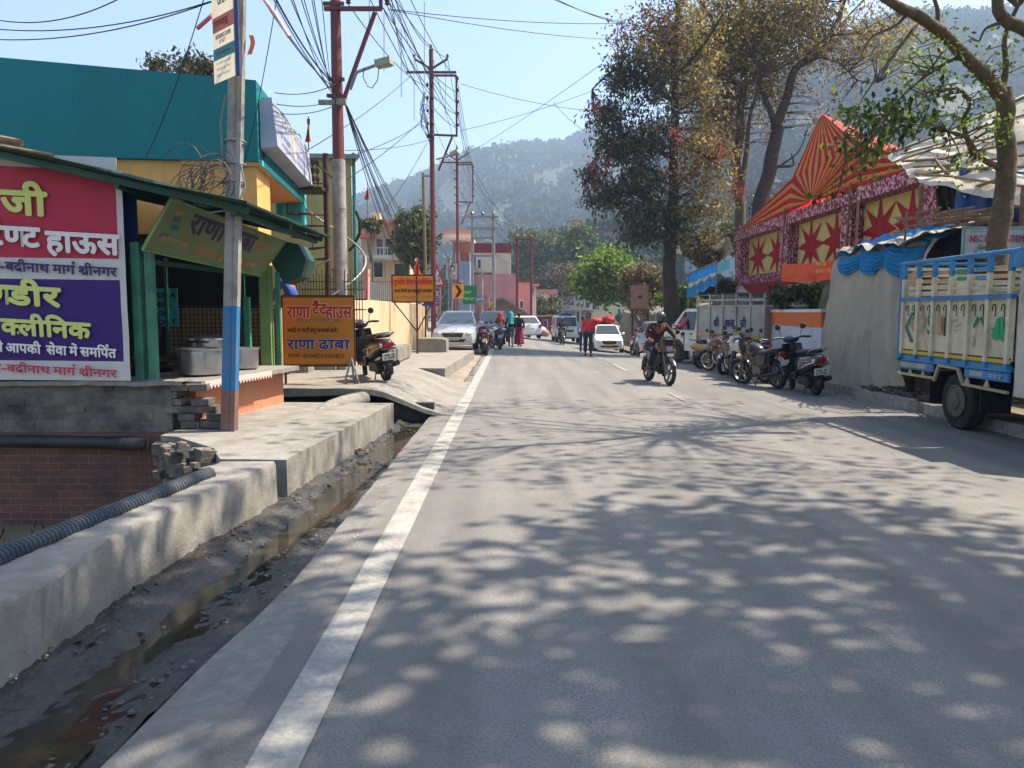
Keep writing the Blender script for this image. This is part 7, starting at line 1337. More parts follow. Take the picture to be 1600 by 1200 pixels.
for k in range(26):
    c = P(rg.uniform(285, 345), rg.uniform(262, 300), rg.uniform(8.7, 9.1)); r = rg.uniform(.08, .22)*(1 if k > 5 else 1.6); a0 = rg.uniform(0, 6); n = Vector((rg.uniform(-.4, .4), -1, rg.uniform(-.6, .6))).normalized(); x = n.orthogonal().normalized(); y = n.cross(x)
    mb.tube([c+(x*math.cos(a0+t*.4)+y*math.sin(a0+t*.4)*.7)*r*(1+.03*t) for t in range(rg.randint(9, 17))], .0055, 4, False)
struct(mb.obj('cable_tangle', [mat('tangled wire', (110, 96, 86), .6, var=.6, scale=9)]), 'tangle of old wires at the eave beside the nearest pole', 'stuff')['category'] = 'wires'
def red_pole(name, label, px, Y, zb, ztop, low=None, side=1, lamp=True, full=True, r=.1):
    x = (px-800)/F*Y; t = thing(name, label, 'pole', (x, Y, zb)); H = ztop
    mb = MB(); mb.tube([(x, Y, low or zb), (x, Y, H)], [r*1.02, r*.8], 14); mb.obj('shaft', M_REDPOLE, t, world=True)
    if low: mb = MB(); mb.tube([(x, Y, zb), (x, Y, low*.55), (x, Y, low)], r*1.16, 14); mb.tube([(x, Y, low-1.05), (x, Y, low-1.0)], r*1.22, 14); mb.obj('lower_shaft', M_POLEGREY, t, world=True)
    def b(nm, a, c, w=.09): mb = MB(); mb.bar((x+a[0], Y-.08, a[1]), (x+c[0], Y-.08, c[1]), w, .07); return mb.obj(nm, M_REDPOLE, t, world=True)
    def ins(a, z, par=t): mb = MB(); mb.lathe([(.02, 0), (.06, .03), (.035, .06), (.06, .09), (.03, .13), (.02, .15)], (x+a, Y-.12, z), (0, 0, 1), 10); mb.obj('insulator', M_INS, par, world=True)
    return t, x, b, ins
# A: nearest red pole, its bracket carries the wires out to the right
YA = 17.0; sA = YA/F; xa, zA = (535-800)*sA, lambda py: P(535, py, YA).z
tA, x_, b_, i_ = red_pole('utility_pole', 'nearest red oxide pole with street lamp and long bracket brace', 535, YA, .3, zA(-90), low=zA(250), r=.125)
b_('crossarm', (-.22, zA(16)), (1.0, zA(16)), .10); b_('bracket', (.98, zA(16)), (.98, zA(-90)), .09); b_('brace', (.85, zA(22)), (.18, zA(152)), .10); b_('clamp', (-.24, zA(8)), (.2, zA(8)), .06); b_('clamp', (-.2, zA(151)), (.22, zA(153)), .08); b_('clamp', (-.18, zA(125)), (.18, zA(126)), .05)
for a, z in ((1.12, zA(12)), (.3, zA(10)), (1.12, zA(-40))): i_(a, z)
def lamp(t, p0, p1, p2, head, nm='street_lamp'):
    mb = MB(); mb.tube([p0, p1, p2], .035, 9); ar = mb.obj('lamp_arm', M_GALV, t, world=True); mb = MB(); d = (Vector(head)-Vector(p2)).normalized(); mb.bar(Vector(p2)-d*.05, head, .20, .14); mb.bar(Vector(p2)+d*.1-Z_*.075, Vector(head)-d*.04-Z_*.075, .15, .03); mb.obj('lamp_head', mat('lamp housing', (150, 146, 128), .5, var=.15), ar, world=True)
lamp(tA, P(547, 140, YA-.3), P(557, 113, YA-.4), P(592, 100, YA-.6), P(612, 95, YA-.7))
mb = MB(); mb.box((xa-.20, YA-.1, zA(162)), (.35, .1, .09)); mb.box((xa+.12, YA-.15, zA(162)), (.2, .14, .12)); mb.obj('junction_box', M_POLEGREY, tA, world=True)
# B and C: taller poles further along with a rectangular wire frame
def poleBC(label, px, Y, ytop, k, zb):
    zz = lambda py: P(px, py, Y).z; s = Y/F
    t, x, b, ins = red_pole('utility_pole', label, px, Y, zb, zz(ytop), r=.105)
    e = lambda d: d*k*s
    b('crossarm', (e(-37), zz(ytop+37*k)), (e(38), zz(ytop+37*k)), .10); b('bracket_arm', (e(0), zz(ytop+42*k)), (e(38), zz(ytop+42*k)), .07); b('frame_upright', (e(38), zz(ytop+42*k)), (e(38), zz(ytop+137*k)), .08); b('frame_foot', (e(-4), zz(ytop+134*k)), (e(39), zz(ytop+136*k)), .08); b('brace', (e(31), zz(ytop+138*k)), (e(10), zz(ytop+190*k)), .09)
    for sgn in (-1, 1): b('upper_arm', (0, zz(ytop+32*k)), (e(25*sgn), zz(ytop+16*k)), .06); ins(e(25*sgn), zz(ytop+15*k))
    ins(0, zz(ytop))
    for j in range(5):
        for sgn in (-.7, .25): ins(e(8*sgn), zz(ytop+(60+20*j)*k))
        ins(e(40), zz(ytop+(50+18*j)*k))
    lamp(t, P(px+4*k, ytop+172*k, Y-.2), P(px+20*k, ytop+168*k, Y-.3), P(px+28*k, ytop+164*k, Y-.4), P(px+38*k, ytop+159*k, Y-.5)); return x, zz
xB, zB = poleBC('tall red pole with a rectangular insulator frame beside the road signs', 678, 30.0, 77, 1.0, .2); xC, zC = poleBC('third red pole further off with a smaller insulator frame', 716, 50.0, 231, .63, .1)
def hframe(label, pxa, pxb, ytop, yb, Y, grp=None, rows=((0, 8), (18, 8)), m=M_GALV):
    t = thing('double_pole', label, 'pole', P((pxa+pxb)/2, yb, Y)); 
    for px in (pxa, pxb): mb = MB(); mb.tube([P(px, yb, Y), P(px, ytop-4, Y)], .10, 9); mb.obj('pole', m, t, world=True)
    for d, o in rows: mb = MB(); mb.bar(P(pxa-o, ytop+d, Y-.12), P(pxb+o, ytop+d, Y-.12), .12); mb.obj('crossarm', m, t, world=True)
    for px in (pxa, (pxa+pxb)/2, pxb): mb = MB(); mb.lathe([(.05, 0), (.09, .08), (.05, .16), (.09, .24), (.03, .34)], P(px, ytop, Y), n=8); mb.obj('insulator', M_INS, t, world=True)
hframe('grey twin pole with transformer arms before the pink building', 738, 771, 340, 500, 47, rows=((-1, 8), (17, 8), (32, -2), (60, 0))); hframe('dark red twin pole beyond the pink building', 808, 830, 374, 512, 60, rows=((0, 5), (11, 5)), m=M_REDPOLE)
for px, Y, yt, lb in ((753, 44, 424, 'thin grey pole with short arms by the small blue board'), (900, 92, 452, 'slim pole before the grey far buildings on the left'), (906, 92, 446, 'slim pole before the grey far buildings on the right'), (667, 36, 270, 'old leaning wooden pole left of the tall red pole'), (702, 38, 400, 'pale bamboo pole beside the blurred poster box')):
    t = thing('utility_pole', lb, 'pole', P(px, 500, Y)); mb = MB(); mb.tube([P(px, 515, Y), P(px-(6 if px == 667 else 0), yt, Y)], .07, 8); mb.obj('shaft', M_POLEGREY if Y != 36 else M_WOOD, t, world=True); mb = MB(); mb.bar(P(px-8, yt+5, Y-.1), P(px+8, yt+5, Y-.1), .08); mb.obj('crossarm', M_GALV, t, world=True)
# ---- wires
GW = 'overhead wires between the poles'
def wire(a, b, sag, r=.010, lab=None, n=14, grp=GW):
    mb = MB(); mb.tube(arc(a, b, sag, n), r, 4, False); o = tag(mb.obj('overhead_wire', M_WIRE), lab or 'thin dark overhead wire strung along the row of red poles', 'wire', grp); return recentre(o)
A_ = lambda dx, py: Vector((xa+dx, YA-.1, zA(py))); Bp = lambda d, py: Vector((xB+d*30/F, 29.9, zB(py))); Cp = lambda d, py: Vector((xC+d*50/F, 49.9, zC(py)))
D_ = lambda px, py: P(px, py, 62)
lw = 'thin dark power wire from the nearest red pole to the second'
for d0, py0, d1, py1 in ((1.12, -60, -25, 92), (1.12, -40, 0, 77), (1.12, -20, 25, 92), (1.1, -85, 40, 128), (1.0, 12, 40, 146), (1.12, 0, 40, 164), (.3, 10, -6, 137), (1.12, -10, 40, 182), (1.12, -30, 38, 200)): wire(A_(d0, py0), Bp(d1, py1), .28, .011, lw)
for k in range(5): wire(A_(1.12-.1*k, -60+14*k), Bp((-37, -20, 10, 38, 40)[k], 114+22*k), .5, .011, lw)
lw2 = 'thin dark power wire from the second red pole to the third'
for d1, py1, d2, py2 in ((-25, 92, -16, 240), (0, 77, 0, 231), (25, 92, 16, 240), (40, 128, 25, 263), (40, 146, 25, 274), (40, 164, 25, 285), (40, 182, 25, 297)): wire(Bp(d1, py1), Cp(d2, py2), .3, .012, lw2)
lw3 = 'thin dark power wire from the third red pole to the twin poles'
for d2, py2, px3, py3 in ((-16, 240, 738, 338), (0, 231, 754, 338), (16, 240, 771, 338), (25, 263, 808, 374), (25, 285, 830, 374)): wire(Cp(d2, py2), P(px3, py3, 47 if px3 < 800 else 60), .2, .013, lw3)
lw4 = 'far thin wire running from the twin poles to the distant slim poles'
for k in range(7): wire(P(830, 376+9*k, 60), P(903, 448+6*k, 92), .5, .014, lw4)
for k in range(4): wire(P(771, 340+18*k, 47), P(808, 374+12*k, 60), .3, .013, lw4)
lw5 = 'dark wire running from the nearest red pole up over the viewer'
for dx, px0, Y0 in ((1.12, 690, 6), (1.0, 640, 6), (.3, 600, 6.5), (1.12, 720, 6)): wire(A_(dx, -40), P(px0, -420, Y0), .15, .007, lw5)
lw6 = 'bundled service cable from the nearest red pole towards the top left corner'
for px0, py0 in ((405, -10), (420, -20), (455, -10), (470, -20), (488, -15), (500, -30), (430, -5), (412, -30), (462, -30), (480, -40), (445, -25)): wire(A_(-.1, 150+rnd(-25, 8)), P(px0, py0, 10), .12, .008, lw6)
lw7 = 'service cable bundle falling right from the nearest red pole to the houses'
for px1, py1, Y1_ in ((636, 430, 30), (640, 400, 30), (625, 360, 32), (655, 420, 34), (690, 470, 38), (662, 380, 36), (612, 330, 40), (648, 452, 31), (668, 400, 33), (630, 440, 29)): wire(A_(.15, 155), P(px1, py1, Y1_), .35, .011, lw7)
for a, b, lb in (((0, 62, 10), (330, 3, 9.0), 'lowest wire from the left edge to the poster pole'), ((0, 46, 10), (330, 2, 9.0), 'middle wire from the left edge to the poster pole'), ((0, 32, 10), (190, -4, 9.4), 'highest wire across the top left corner'), ((318, 0, 9), (228, 245, 12.8), 'slanting wire hanging down across the teal parapet'), ((432, 0, 9.5), (380, 262, 12.8), 'steep wire descending past the teal parapet corner'),
        ((420, 160, 13.5), (533, 152, 17), 'upper wire from the teal corner to the nearest red pole'), ((420, 175, 13.5), (533, 160, 17), 'lower wire from the teal corner to the nearest red pole'), ((430, 145, 13.5), (533, 126, 17), 'slack wire from the teal roof to the nearest red pole'),
        ((606, 14, 17), (985, 36, 24), 'long wire from the nearest red pole to the evergreen crown'), ((612, 16, 17), (968, 62, 30), 'second long wire sagging from the nearest red pole to the evergreen crown'), ((720, 131, 30), (912, 172, 33), 'wire from the second red pole into the left of the evergreen'),
        ((720, 204, 30), (935, 138, 32), 'wire rising right from the second red pole to the evergreen'), ((715, 250, 50), (940, 100, 30), 'wire rising from the third red pole across the sky to the evergreen'), ((865, 160, 34), (915, 205, 33), 'short wire end falling into the evergreen'), ((862, -5, 20), (1000, 42, 25), 'pair of cables at the top entering the evergreen crown'), ((850, -8, 20), (1004, 40, 25), 'twin cable at the top entering the evergreen crown'),
        ((452, 57, 8.7), (530, 160, 17), 'straight wire from the pale rod to the nearest red pole'), ((528, 290, 18), (672, 175, 30), 'wire rising right from the yellow house to the second pole'), ((560, 240, 19), (672, 182, 30), 'upper wire from the yellow house eave to the second pole'), ((540, 235, 18), (680, 215, 30), 'flat wire from the yellow house eave to the second pole'), ((600, 330, 30), (668, 222, 30), 'slanting wire below the second pole towards the cream house'), ((480, 235, 17), (640, 120, 30), 'faint wire from the teal building end to the second pole'), ((1004, 270, 32), (1120, 330, 27), 'thin wire crossing in front of the evergreen trunk')):
    wire(P(*a), P(*b), .12 if 'straight' not in lb else .0, .007 if a[2] < 12 else .010, lb, grp=None)
GS = 'thin wire spacer rods'
for px, y0, y1, Y in ((600, 20, 110, 20), (627, 44, 152, 22), (577, 0, 52, 19), (647, 88, 188, 25), (663, 2, 128, 24), (696, 90, 178, 33), (704, 232, 290, 44), (722, 240, 290, 52), (732, 238, 284, 52)):
    mb = MB(); mb.tube([P(px, y0, Y), P(px, y1, Y)], .012, 5); recentre(tag(mb.obj('spacer_rod', M_GALV), 'thin vertical spacer rod hanging across the power wires', 'spacer', GS))
mb = MB(); mb.tube([P(569, 105, 16.5), P(567, 120, 16.5), P(573, 132, 16.5)], .01, 5); mb.tube([P(592, 105, 16.4), P(590, 125, 16.4), P(581, 138, 16.4), P(573, 134, 16.5)], .01, 5); recentre(tag(mb.obj('loose_cable', M_WIRE), 'loose cable ends dangling under the nearest street lamp', 'cable'))
rg = random.Random(77); mb = MB()
for k in range(10): mb.tube([P(672-rg.uniform(2, 10), 140+rg.uniform(0, 30), 29.7), P(664-rg.uniform(0, 8), 170+rg.uniform(-10, 10), 29.5), P(662+rg.uniform(-6, 6), 195+rg.uniform(-10, 15), 29.6), P(672, 205+rg.uniform(0, 25), 29.8)], .012, 4, False)
recentre(tag(mb.obj('cable_tangle', M_WIRE), 'curly loops of cable hanging left of the second red pole', 'cable'))
# ---- yellow shop sign on the ramp, dental sign, road signs
def board_sign(name, label, c0, c1, m, posts, edge=M_RUST):
    t = thing(name, label, 'sign', ((c0.x+c1.x)/2, c0.y, .4)); mb = MB(); d = (Vector((c1.x, c1.y, 0))-Vector((c0.x, c0.y, 0))); a = math.atan2(d.y, d.x); mid = (c0+c1)/2; mb.box(mid, (d.length, .03, abs(c1.z-c0.z)), rz=a); mb.obj('board', m, t, world=True)
    mb = MB()
    q = [Vector((c0.x, c0.y, c0.z)), Vector((c1.x, c1.y, c0.z)), Vector((c1.x, c1.y, c1.z)), Vector((c0.x, c0.y, c1.z))]
    for i in range(4): mb.bar(q[i], q[(i+1) % 4], .03, .045)
    mb.obj('board_edge', edge, t, world=True)
    for pts, r in posts: mb = MB(); mb.tube(pts, r, 7); mb.obj('post', edge, t, world=True)
    return t
M_SY = mat('sign ochre', (186, 120, 38), .6, var=.06, scale=3, dirt=(168, 104, 34), damt=.5, dscale=1.5); Ys = 13.4
c0, c1 = P(443, 571, Ys), P(552, 463, Ys+.05)
s1 = board_sign('shop_sign', 'square ochre sign lettered in red and blue Hindi standing on the concrete ramp', c0, c1, M_SY, [([P(446, 575, Ys), (P(446, 575, Ys).x, Ys, .36)], .022)])
for dx, dy in ((-.12, -.06), (.02, .12), (.14, -.06)): b = P(549, 560, Ys); mb = MB(); mb.tube([b, (b.x+dx, Ys+dy, .43)], .018, 7); mb.obj('tripod_leg', M_GALV, s1, world=True)
def stx(t, m, px, py, hpx, wpx, bold, warp=None, lift=.024, e=0): 
    return lettering('lettering', t, m, s1, P(px, py, Ys-.03), X_, Z_, -Y_, hpx*Ys/F, wpx*Ys/F, bold*Ys/F, warp=warp, lift=lift+e)
wp_ = lambda u, v: v-.07*abs(u/.55)**2*(1-v/.25) if v < .25 else v
for t, px, w in (('राणा', 467, 36), ('टैंट', 500, 22), ('हाउस', 530, 40)):
    k = 1 if px != 500 else .82; base = 497 if px != 500 else 490; stx(t, T_('sign white', (222, 206, 170)), px, base, 20*k, w, 1.5); stx(t, T_('sign red', (176, 34, 40)), px, base, 20*k, w, .8, e=.004)
scribble('lettering', T_('sign green line', (96, 112, 60)), s1, P(498, 505, Ys-.03), X_, Z_, -Y_, .07, 68*Ys/F, 130, .024); stx('शादी व पाटी^ हेतु सम\u094dपक^ करें।', T_('sign black', (40, 28, 24)), 489, 519, 6, 78, .25)
for t, px, w in (('राणा', 471, 43), ('ढाबा', 523, 48)): stx(t, T_('sign white', (222, 206, 170)), px, 545, 16, w, 1.4); stx(t, T_('sign navy', (34, 50, 120)), px, 545, 16, w, .8, e=.004)
stx('सम\u094dपक^-', T_('sign brown', (96, 52, 24)), 461, 558, 6, 20, .2); stx('8923440711, 8126318322', T_('sign brown', (96, 52, 24)), 507, 559, 6.5, 64, .2)
Y2s = 25.0; c0, c1 = P(613, 472, Y2s), P(678, 430, Y2s); cx = P(646, 0, Y2s).x; gz_ = .34
s2 = board_sign('clinic_sign', 'small ochre dental clinic sign lettered in red and black on a forked post', c0, c1, M_SY, [([(cx, Y2s, gz_), (cx, Y2s, c1.z)], .035), ([(cx, Y2s, P(0, 518, Y2s).z), P(616, 473, Y2s)], .022), ([(cx, Y2s, P(0, 518, Y2s).z), P(675, 473, Y2s)], .022)])
def st2(t, m, py, h, w, b): lettering('lettering', t, m, s2, P(645.5, py, Y2s-.03), X_, Z_, -Y_, h*Y2s/F, w*Y2s/F, b*Y2s/F, lift=.03)
st2('पुण\u094dडीर डेन\u094dटल क\u094dलीिनक', T_('sign red', (176, 34, 40)), 444.5, 7.5, 60, .35); st2('दन\u094dत रोगों का सम\u094dपूण^ उपचार', T_('sign black', (40, 28, 24)), 457, 5, 58, .25); scribble('lettering', T_('sign green line', (96, 112, 60)), s2, P(646, 467, Y2s-.03), X_, Z_, -Y_, .08, 58*Y2s/F, 131, .03)
Yt = 33.0; tsg = thing('warning_sign', 'red bordered white triangular bend warning sign beside the tall red pole', 'road sign', P(684, 500, Yt)); cz = P(684, 0, Yt).x
tri = lambda k, e: [P(684+(x-684)*k, 435+(y-435)*k, Yt-e) for x, y in ((672, 449), (696, 447), (682.5, 411))]
mb = MB(); mb.prism(tri(1, 0), (0, .03, 0)); mb.obj('red_border', mat('sign red enamel', (196, 30, 40), .4), tsg, world=True, smooth=0); mb = MB(); mb.prism([P(683.6+(x-683.6)*.66, 437.5+(y-437.5)*.66, Yt-.012) for x, y in ((672, 449), (696, 447), (682.5, 411))], (0, .006, 0)); mb.obj('white_face', M_WHITE, tsg, world=True, smooth=0)
mb = MB(); [mb.bar(P(*a, Yt-.03), P(*b, Yt-.03), .07, .012) for a, b in (((680, 443), (680, 437)), ((680, 437), (687, 441)), ((687, 441), (686, 429)), ((686, 429), (683.5, 432)))]; mb.obj('bend_symbol', T_('black', (16, 18, 20)), tsg, world=True); mb = MB(); mb.tube([P(687, 440, Yt+.05), P(687, 545, Yt+.05)], .05, 8); mb.obj('post', mat('faded red post', (160, 110, 104), .6), tsg, world=True)
cob = thing('notice_sign', 'blue notice board with white letters half hidden behind the dental sign', 'sign', P(672, 500, 34)); mb = MB(); mb.prism([P(662, 478, 34), P(688, 478, 34), P(688, 451, 34), P(662, 451, 34)], (0, .03, 0)); mb.prism([P(657, 478, 34), P(663, 478, 34), P(663, 474, 34), P(657, 474, 34)], (0, .03, 0)); mb.obj('board', mat('notice blue', (34, 74, 150), .5), cob, world=True, smooth=0); lettering('lettering', 'CO', T_('sign white2', (220, 222, 226)), cob, P(683, 462, 33.95), X_, Z_, -Y_, .2, .24, .012, lift=.02); [scribble('lettering', T_('sign white2', (220, 222, 226)), cob, P(680, y, 33.95), X_, Z_, -Y_, .06, .36, 140+y, .02) for y in (466, 470, 474)]
mb = MB(); [mb.tube([P(x, 478, 34.05), P(x, 540, 34.05)], .035, 7) for x in (665, 676)]; mb.obj('posts', M_RUST, cob, world=True)
def chevron(label, px, py, hpx, Y):
    t = thing('chevron_sign', label, 'road sign', P(px, 505, Y), 0, None); s = Y/F; c = P(px, py, Y); h = hpx*s/2; w = h*.78
    mb = MB(); mb.box(c, (w*2, .03, h*2)); mb.obj('board', mat('chevron amber', (236, 150, 28), .45), t, world=True); mb = MB(); mb.add([c+Vector((x*w, -.03, z*h)) for x, z in ((-.6, .85), (-.05, .85), (.65, 0), (-.05, -.85), (-.6, -.85), (.05, 0))], [(0, 1, 2, 5), (5, 2, 3, 4)]); mb.obj('arrow', T_('black', (16, 18, 20)), t, world=True, smooth=0); mb = MB(); mb.bar((c.x, Y+.04, c.z), (c.x, Y+.04, .0), .06); mb.obj('post', M_GALV, t, world=True)
chevron('biggest amber chevron sign with black arrow left of the green board', 716, 455, 22, 45); chevron('second amber chevron sign before the grey shed gable', 769, 473.5, 14, 56); chevron('third small amber chevron sign behind the women', 811, 488, 11, 66); chevron('smallest amber chevron sign near the purple cloth stall', 858, 497, 10, 72)
gs_ = thing('direction_sign', 'green road direction board with pale lettering right of the big chevron', 'road sign', P(734, 500, 46)); a, b = P(723, 475, 46), P(745, 446, 46); mb = MB(); mb.box((a+b)/2, (b.x-a.x, .04, b.z-a.z)); mb.obj('board', mat('road sign green', (14, 122, 74), .4), gs_, world=True); [scribble('lettering', T_('pale sign text', (170, 210, 150)), gs_, P(734, y, 45.96), X_, Z_, -Y_, .17, .66, 160+int(y), .02) for y in (459.5, 469.5)]; mb = MB(); [mb.bar(P(x, 475, 46.05), P(x, 506, 46.05), .06) for x in (726, 742)]; mb.obj('posts', M_GALV, gs_, world=True)
bb = thing('name_board', 'small slanting grey blue board behind the green direction sign', 'sign', P(752, 500, 44)); mb = MB(); mb.prism([P(743, 473, 44), P(761, 470, 44), P(761, 461, 44), P(743, 464, 44)], (0, .03, 0)); mb.obj('board', mat('slate blue board', (104, 124, 158), .5), bb, world=True, smooth=0); scribble('lettering', T_('sign white2', (220, 222, 226)), bb, P(752, 469.5, 43.96), Vector((1, 0, .12)), Z_, -Y_, .12, .5, 150, .02)
pb_ = thing('poster_box', 'pale poster with a dark haired head on a grey post right of the triangle sign', 'poster', P(705, 500, 38)); mb = MB(); mb.prism([P(697, 437, 38), P(714, 436, 38), P(714, 412, 38), P(697, 412, 38)], (0, .05, 0)); mb.obj('board', mat('pale poster', (176, 182, 178), .7), pb_, world=True, smooth=0); mb = MB(); mb.ball(P(706.5, 419, 37.97), (.12, .02, .16), 10, 8); mb.obj('printed_hair', HAIR, pb_, world=True); mb = MB(); mb.ball(P(706.5, 421, 37.95), (.08, .02, .11), 10, 8); mb.ball(P(706.5, 429, 37.97), (.18, .02, .13), 10, 8); mb.obj('printed_face', T_('face tint', (190, 166, 150)), pb_, world=True); mb = MB(); mb.tube([P(706, 437, 38), P(706, 520, 38)], .06, 8); mb.obj('post', M_GALV, pb_, world=True)
for px, y0, y1, Y, lb in ((481, 188, 222, 18.5, 'small saffron flag with a dark top above the teal building end'), (573, 289, 312, 34, 'small red pennant on a thin mast above the cream house'), (651, 402, 430, 26, 'red and white cone flag behind the dental clinic sign')):
    t = thing('flag', lb, 'flag', P(px, y1+20, Y)); mb = MB(); mb.tube([P(px+1, y1+(34 if px < 600 else 10), Y), P(px+1, y0-6, Y)], .014, 6); mb.obj('mast', M_RUST, t, world=True); w = 6 if px != 651 else 8
    mb = MB(); mb.grid(lambda u, v: P(px+1+w*(v*(u-.55))*1.5, y0+(y1-y0)*v, Y)+Vector((0, .06*math.sin(u*9+v*4), 0)), 8, 8); mb.obj('cloth', mat('saffron cloth', (214, 84, 60), .8, var=.15), t, world=True, solid=.004)
    if px == 481: mb = MB(); mb.tube([P(px+1, y0+6, Y), P(px+1, y0-2, Y)], .04, 6); mb.obj('finial', M_BLACKP, t, world=True)
# ------------------------------------------------------------------ buildings at the far end of the street
def hmat(n, c): return mat('far wall '+n, c, .85, var=.07, scale=.8, dirt=tuple(int(v*.74) for v in c), damt=.55, dscale=.5)
M_WIN = glassmat('far window', (30, 34, 46), .15); M_MAROON = hmat('maroon', (124, 40, 46)); M_PINK = hmat('pink', (206, 138, 138)); M_CREAM = hmat('cream', (208, 186, 160)); M_GREYW = hmat('grey', (150, 148, 144)); M_WHITEW = hmat('white', (208, 206, 200)); M_BRICKF = hmat('brick', (150, 96, 80)); M_TINF = mat('old tin', (120, 112, 104), .6, metal=.2, var=.2, scale=2, dirt=(96, 70, 54), damt=.7, dscale=1)
def block(name, label, px0, px1, pyt, Y, depth, wm, parts=(), wins=(), roof=None, zb=-.2, cat='building', parapet=None, slabs=(), doors=()):
    """front wall across px0..px1 at distance Y; parts: (material, y0, y1) bands of the front; wins/doors: pixel boxes"""
    t = thing(name, label, cat, P((px0+px1)/2, 520, Y)); a, b = P(px0, pyt, Y), P(px1, pyt, Y)
    mb = MB(); mb.prism([(a.x, Y, zb), (b.x, Y, zb), (b.x+.04*depth*0, Y+depth, zb), (a.x, Y+depth, zb)], (0, 0, a.z-zb)); mb.obj('wall', wm, t, world=True, smooth=0)
    for m, y0, y1, x0, x1 in parts: mb = MB(); p, q = P(x0, y1, Y), P(x1, y0, Y); mb.box(((p.x+q.x)/2, Y-.0, (p.z+q.z)/2), (q.x-p.x, .12, q.z-p.z)); mb.obj('wall_band', m, t, world=True)
    for nm, lst in (('window', wins), ('door', doors)):
        for x0, y0, x1, y1 in lst:
            p, q = P(x0, y1, Y), P(x1, y0, Y); mb = MB(); e = .06
            for s in (0, 1): mb.box((q.x if s else p.x, Y-.03, (p.z+q.z)/2), (e, .12, q.z-p.z+e)); mb.box(((p.x+q.x)/2, Y-.032, q.z if s else p.z), (q.x-p.x+e, .12, e))
            f = mb.obj(nm, M_WHITEW, t, world=True); mb = MB(); mb.box(((p.x+q.x)/2, Y-.05, (p.z+q.z)/2), (q.x-p.x, .02, q.z-p.z)); mb.obj('pane', M_WIN, f, world=True)
    for x0, x1, y, d, m in slabs:
        p, q = P(x0, y, Y), P(x1, y, Y); mb = MB(); mb.box(((p.x+q.x)/2, Y-d/2+.05, p.z), (q.x-p.x, d, .16)); sl = mb.obj('slab', m, t, world=True)
    if roof: mb = MB(); mb.box(((a.x+b.x)/2, Y+depth/2-.3, a.z+.06), (b.x-a.x+.5, depth+.7, .14)); mb.obj('roof', roof, t, world=True)
    return t, a, b
def rails(t, x0, x1, yt, yb, Y, n, m=M_GALV, nm='balcony_rail'):
    mb = MB(); p, q = P(x0, yb, Y), P(x1, yt, Y); mb.bar((p.x, Y, q.z), (q.x, Y, q.z), .05); mb.bar((p.x, Y, p.z), (q.x, Y, p.z), .05)
    for k in range(n+1): x = p.x+(q.x-p.x)*k/n; mb.bar((x, Y, p.z), (x, Y, q.z), .03)
    mb.obj(nm, m, t, world=True)
t, a, b = block('balcony_house', 'cream two storey house with dark arched windows and balconies at left', 563, 640, 350, 42, 8, M_CREAM, parts=((M_PINK, 345, 351, 578, 640), (M_WHITEW, 400, 408, 576, 640)), wins=((588, 373, 599, 400), (602, 372, 616, 400), (584, 409, 599, 434), (616, 411, 640, 434), (573, 380, 577, 385)), slabs=((563, 586, 371, 1.4, mat('pink roof tile', (206, 120, 104), .8)), (572, 640, 404, 1.5, M_WHITEW), (578, 640, 349, 1.2, M_PINK)), roof=M_CREAM)
rails(t, 588, 640, 387, 399, 40.6, 9, M_WHITEW); rails(t, 592, 640, 337, 346, 42, 8, M_GALV); mb = MB(); mb.box(P(588, 342, 42), (.5, .5, .6)); mb.prism([P(577, 350, 41.5), P(582, 350, 41.5), P(582, 326+18, 41.5), P(577, 342, 41.5)], (0, .3, 0)); mb.obj('chimney', M_CREAM, t, world=True)
fe = thing('garden_fence', 'thin iron fence and white gate behind the beige boundary wall', 'fence', P(590, 470, 30)); rails(fe, 560, 612, 440, 470, 29, 16, M_GALV, 'fence_bars'); mb = MB(); mb.prism([P(576, 470, 31), P(612, 470, 31), P(612, 452, 31), P(600, 448, 31), P(576, 440, 31)], (0, .1, 0)); mb.obj('white_sheet', M_WHITEW, fe, world=True)
mb = MB(); mb.prism([P(568, 470, 28), P(575, 470, 28), P(575, 420, 28), P(568, 420, 28)], (0, .4, 0)); tag(recentre(mb.obj('gate_pillar', M_PINK, smooth=0)), 'pale pink gate pillar behind the scooter', 'pillar')
block('pink_building', 'pink building with a cream upper floor and maroon parapet at the road bend', 733, 798, 394, 64, 9, M_CREAM, parts=((M_MAROON, 380, 395, 735, 799), (M_PINK, 428, 520, 733, 806), (M_MAROON, 426, 429, 733, 770)), wins=((737, 400, 744, 418), (746, 405, 752, 420)), roof=None)
block('brick_building', 'maroon brick upper storey block with terracotta parapet behind the third pole', 708, 736, 376, 66, 7, M_BRICKF, parts=((hmat('terracotta', (214, 140, 112)), 360, 366, 690, 740), (M_CREAM, 366, 378, 690, 738)), wins=((712, 396, 718, 408),), roof=M_CREAM)
block('grey_building', 'narrow blue grey wall building behind the big chevron sign', 711, 734, 408, 58, 6, hmat('blue grey', (128, 142, 164)), wins=((716, 440, 722, 452),))
block('pink_building', 'lower pink annexe with a flat roof right of the cream building', 797, 832, 441, 66, 8, M_PINK, parts=((M_MAROON, 438, 441, 797, 832),), wins=((800, 452, 805, 462), (812, 470, 818, 482)))
block('white_hut', 'small white rooftop hut beside the dark red twin pole', 818, 838, 446, 71, 4, M_WHITEW, wins=((828, 450, 834, 458),), roof=M_PINK); block('shop_row', 'low cream shop with a terrace wall beyond the pink annexe', 838, 872, 452, 84, 6, hmat('salmon', (196, 130, 116)), parts=((M_CREAM, 460, 470, 840, 856),), wins=((858, 474, 866, 486),))
t, a, b = block('shed', 'grey gabled tin roofed shed beside the small chevron signs', 764, 824, 493, 58, 5, M_GREYW, wins=(), doors=((792, 500, 800, 520),))
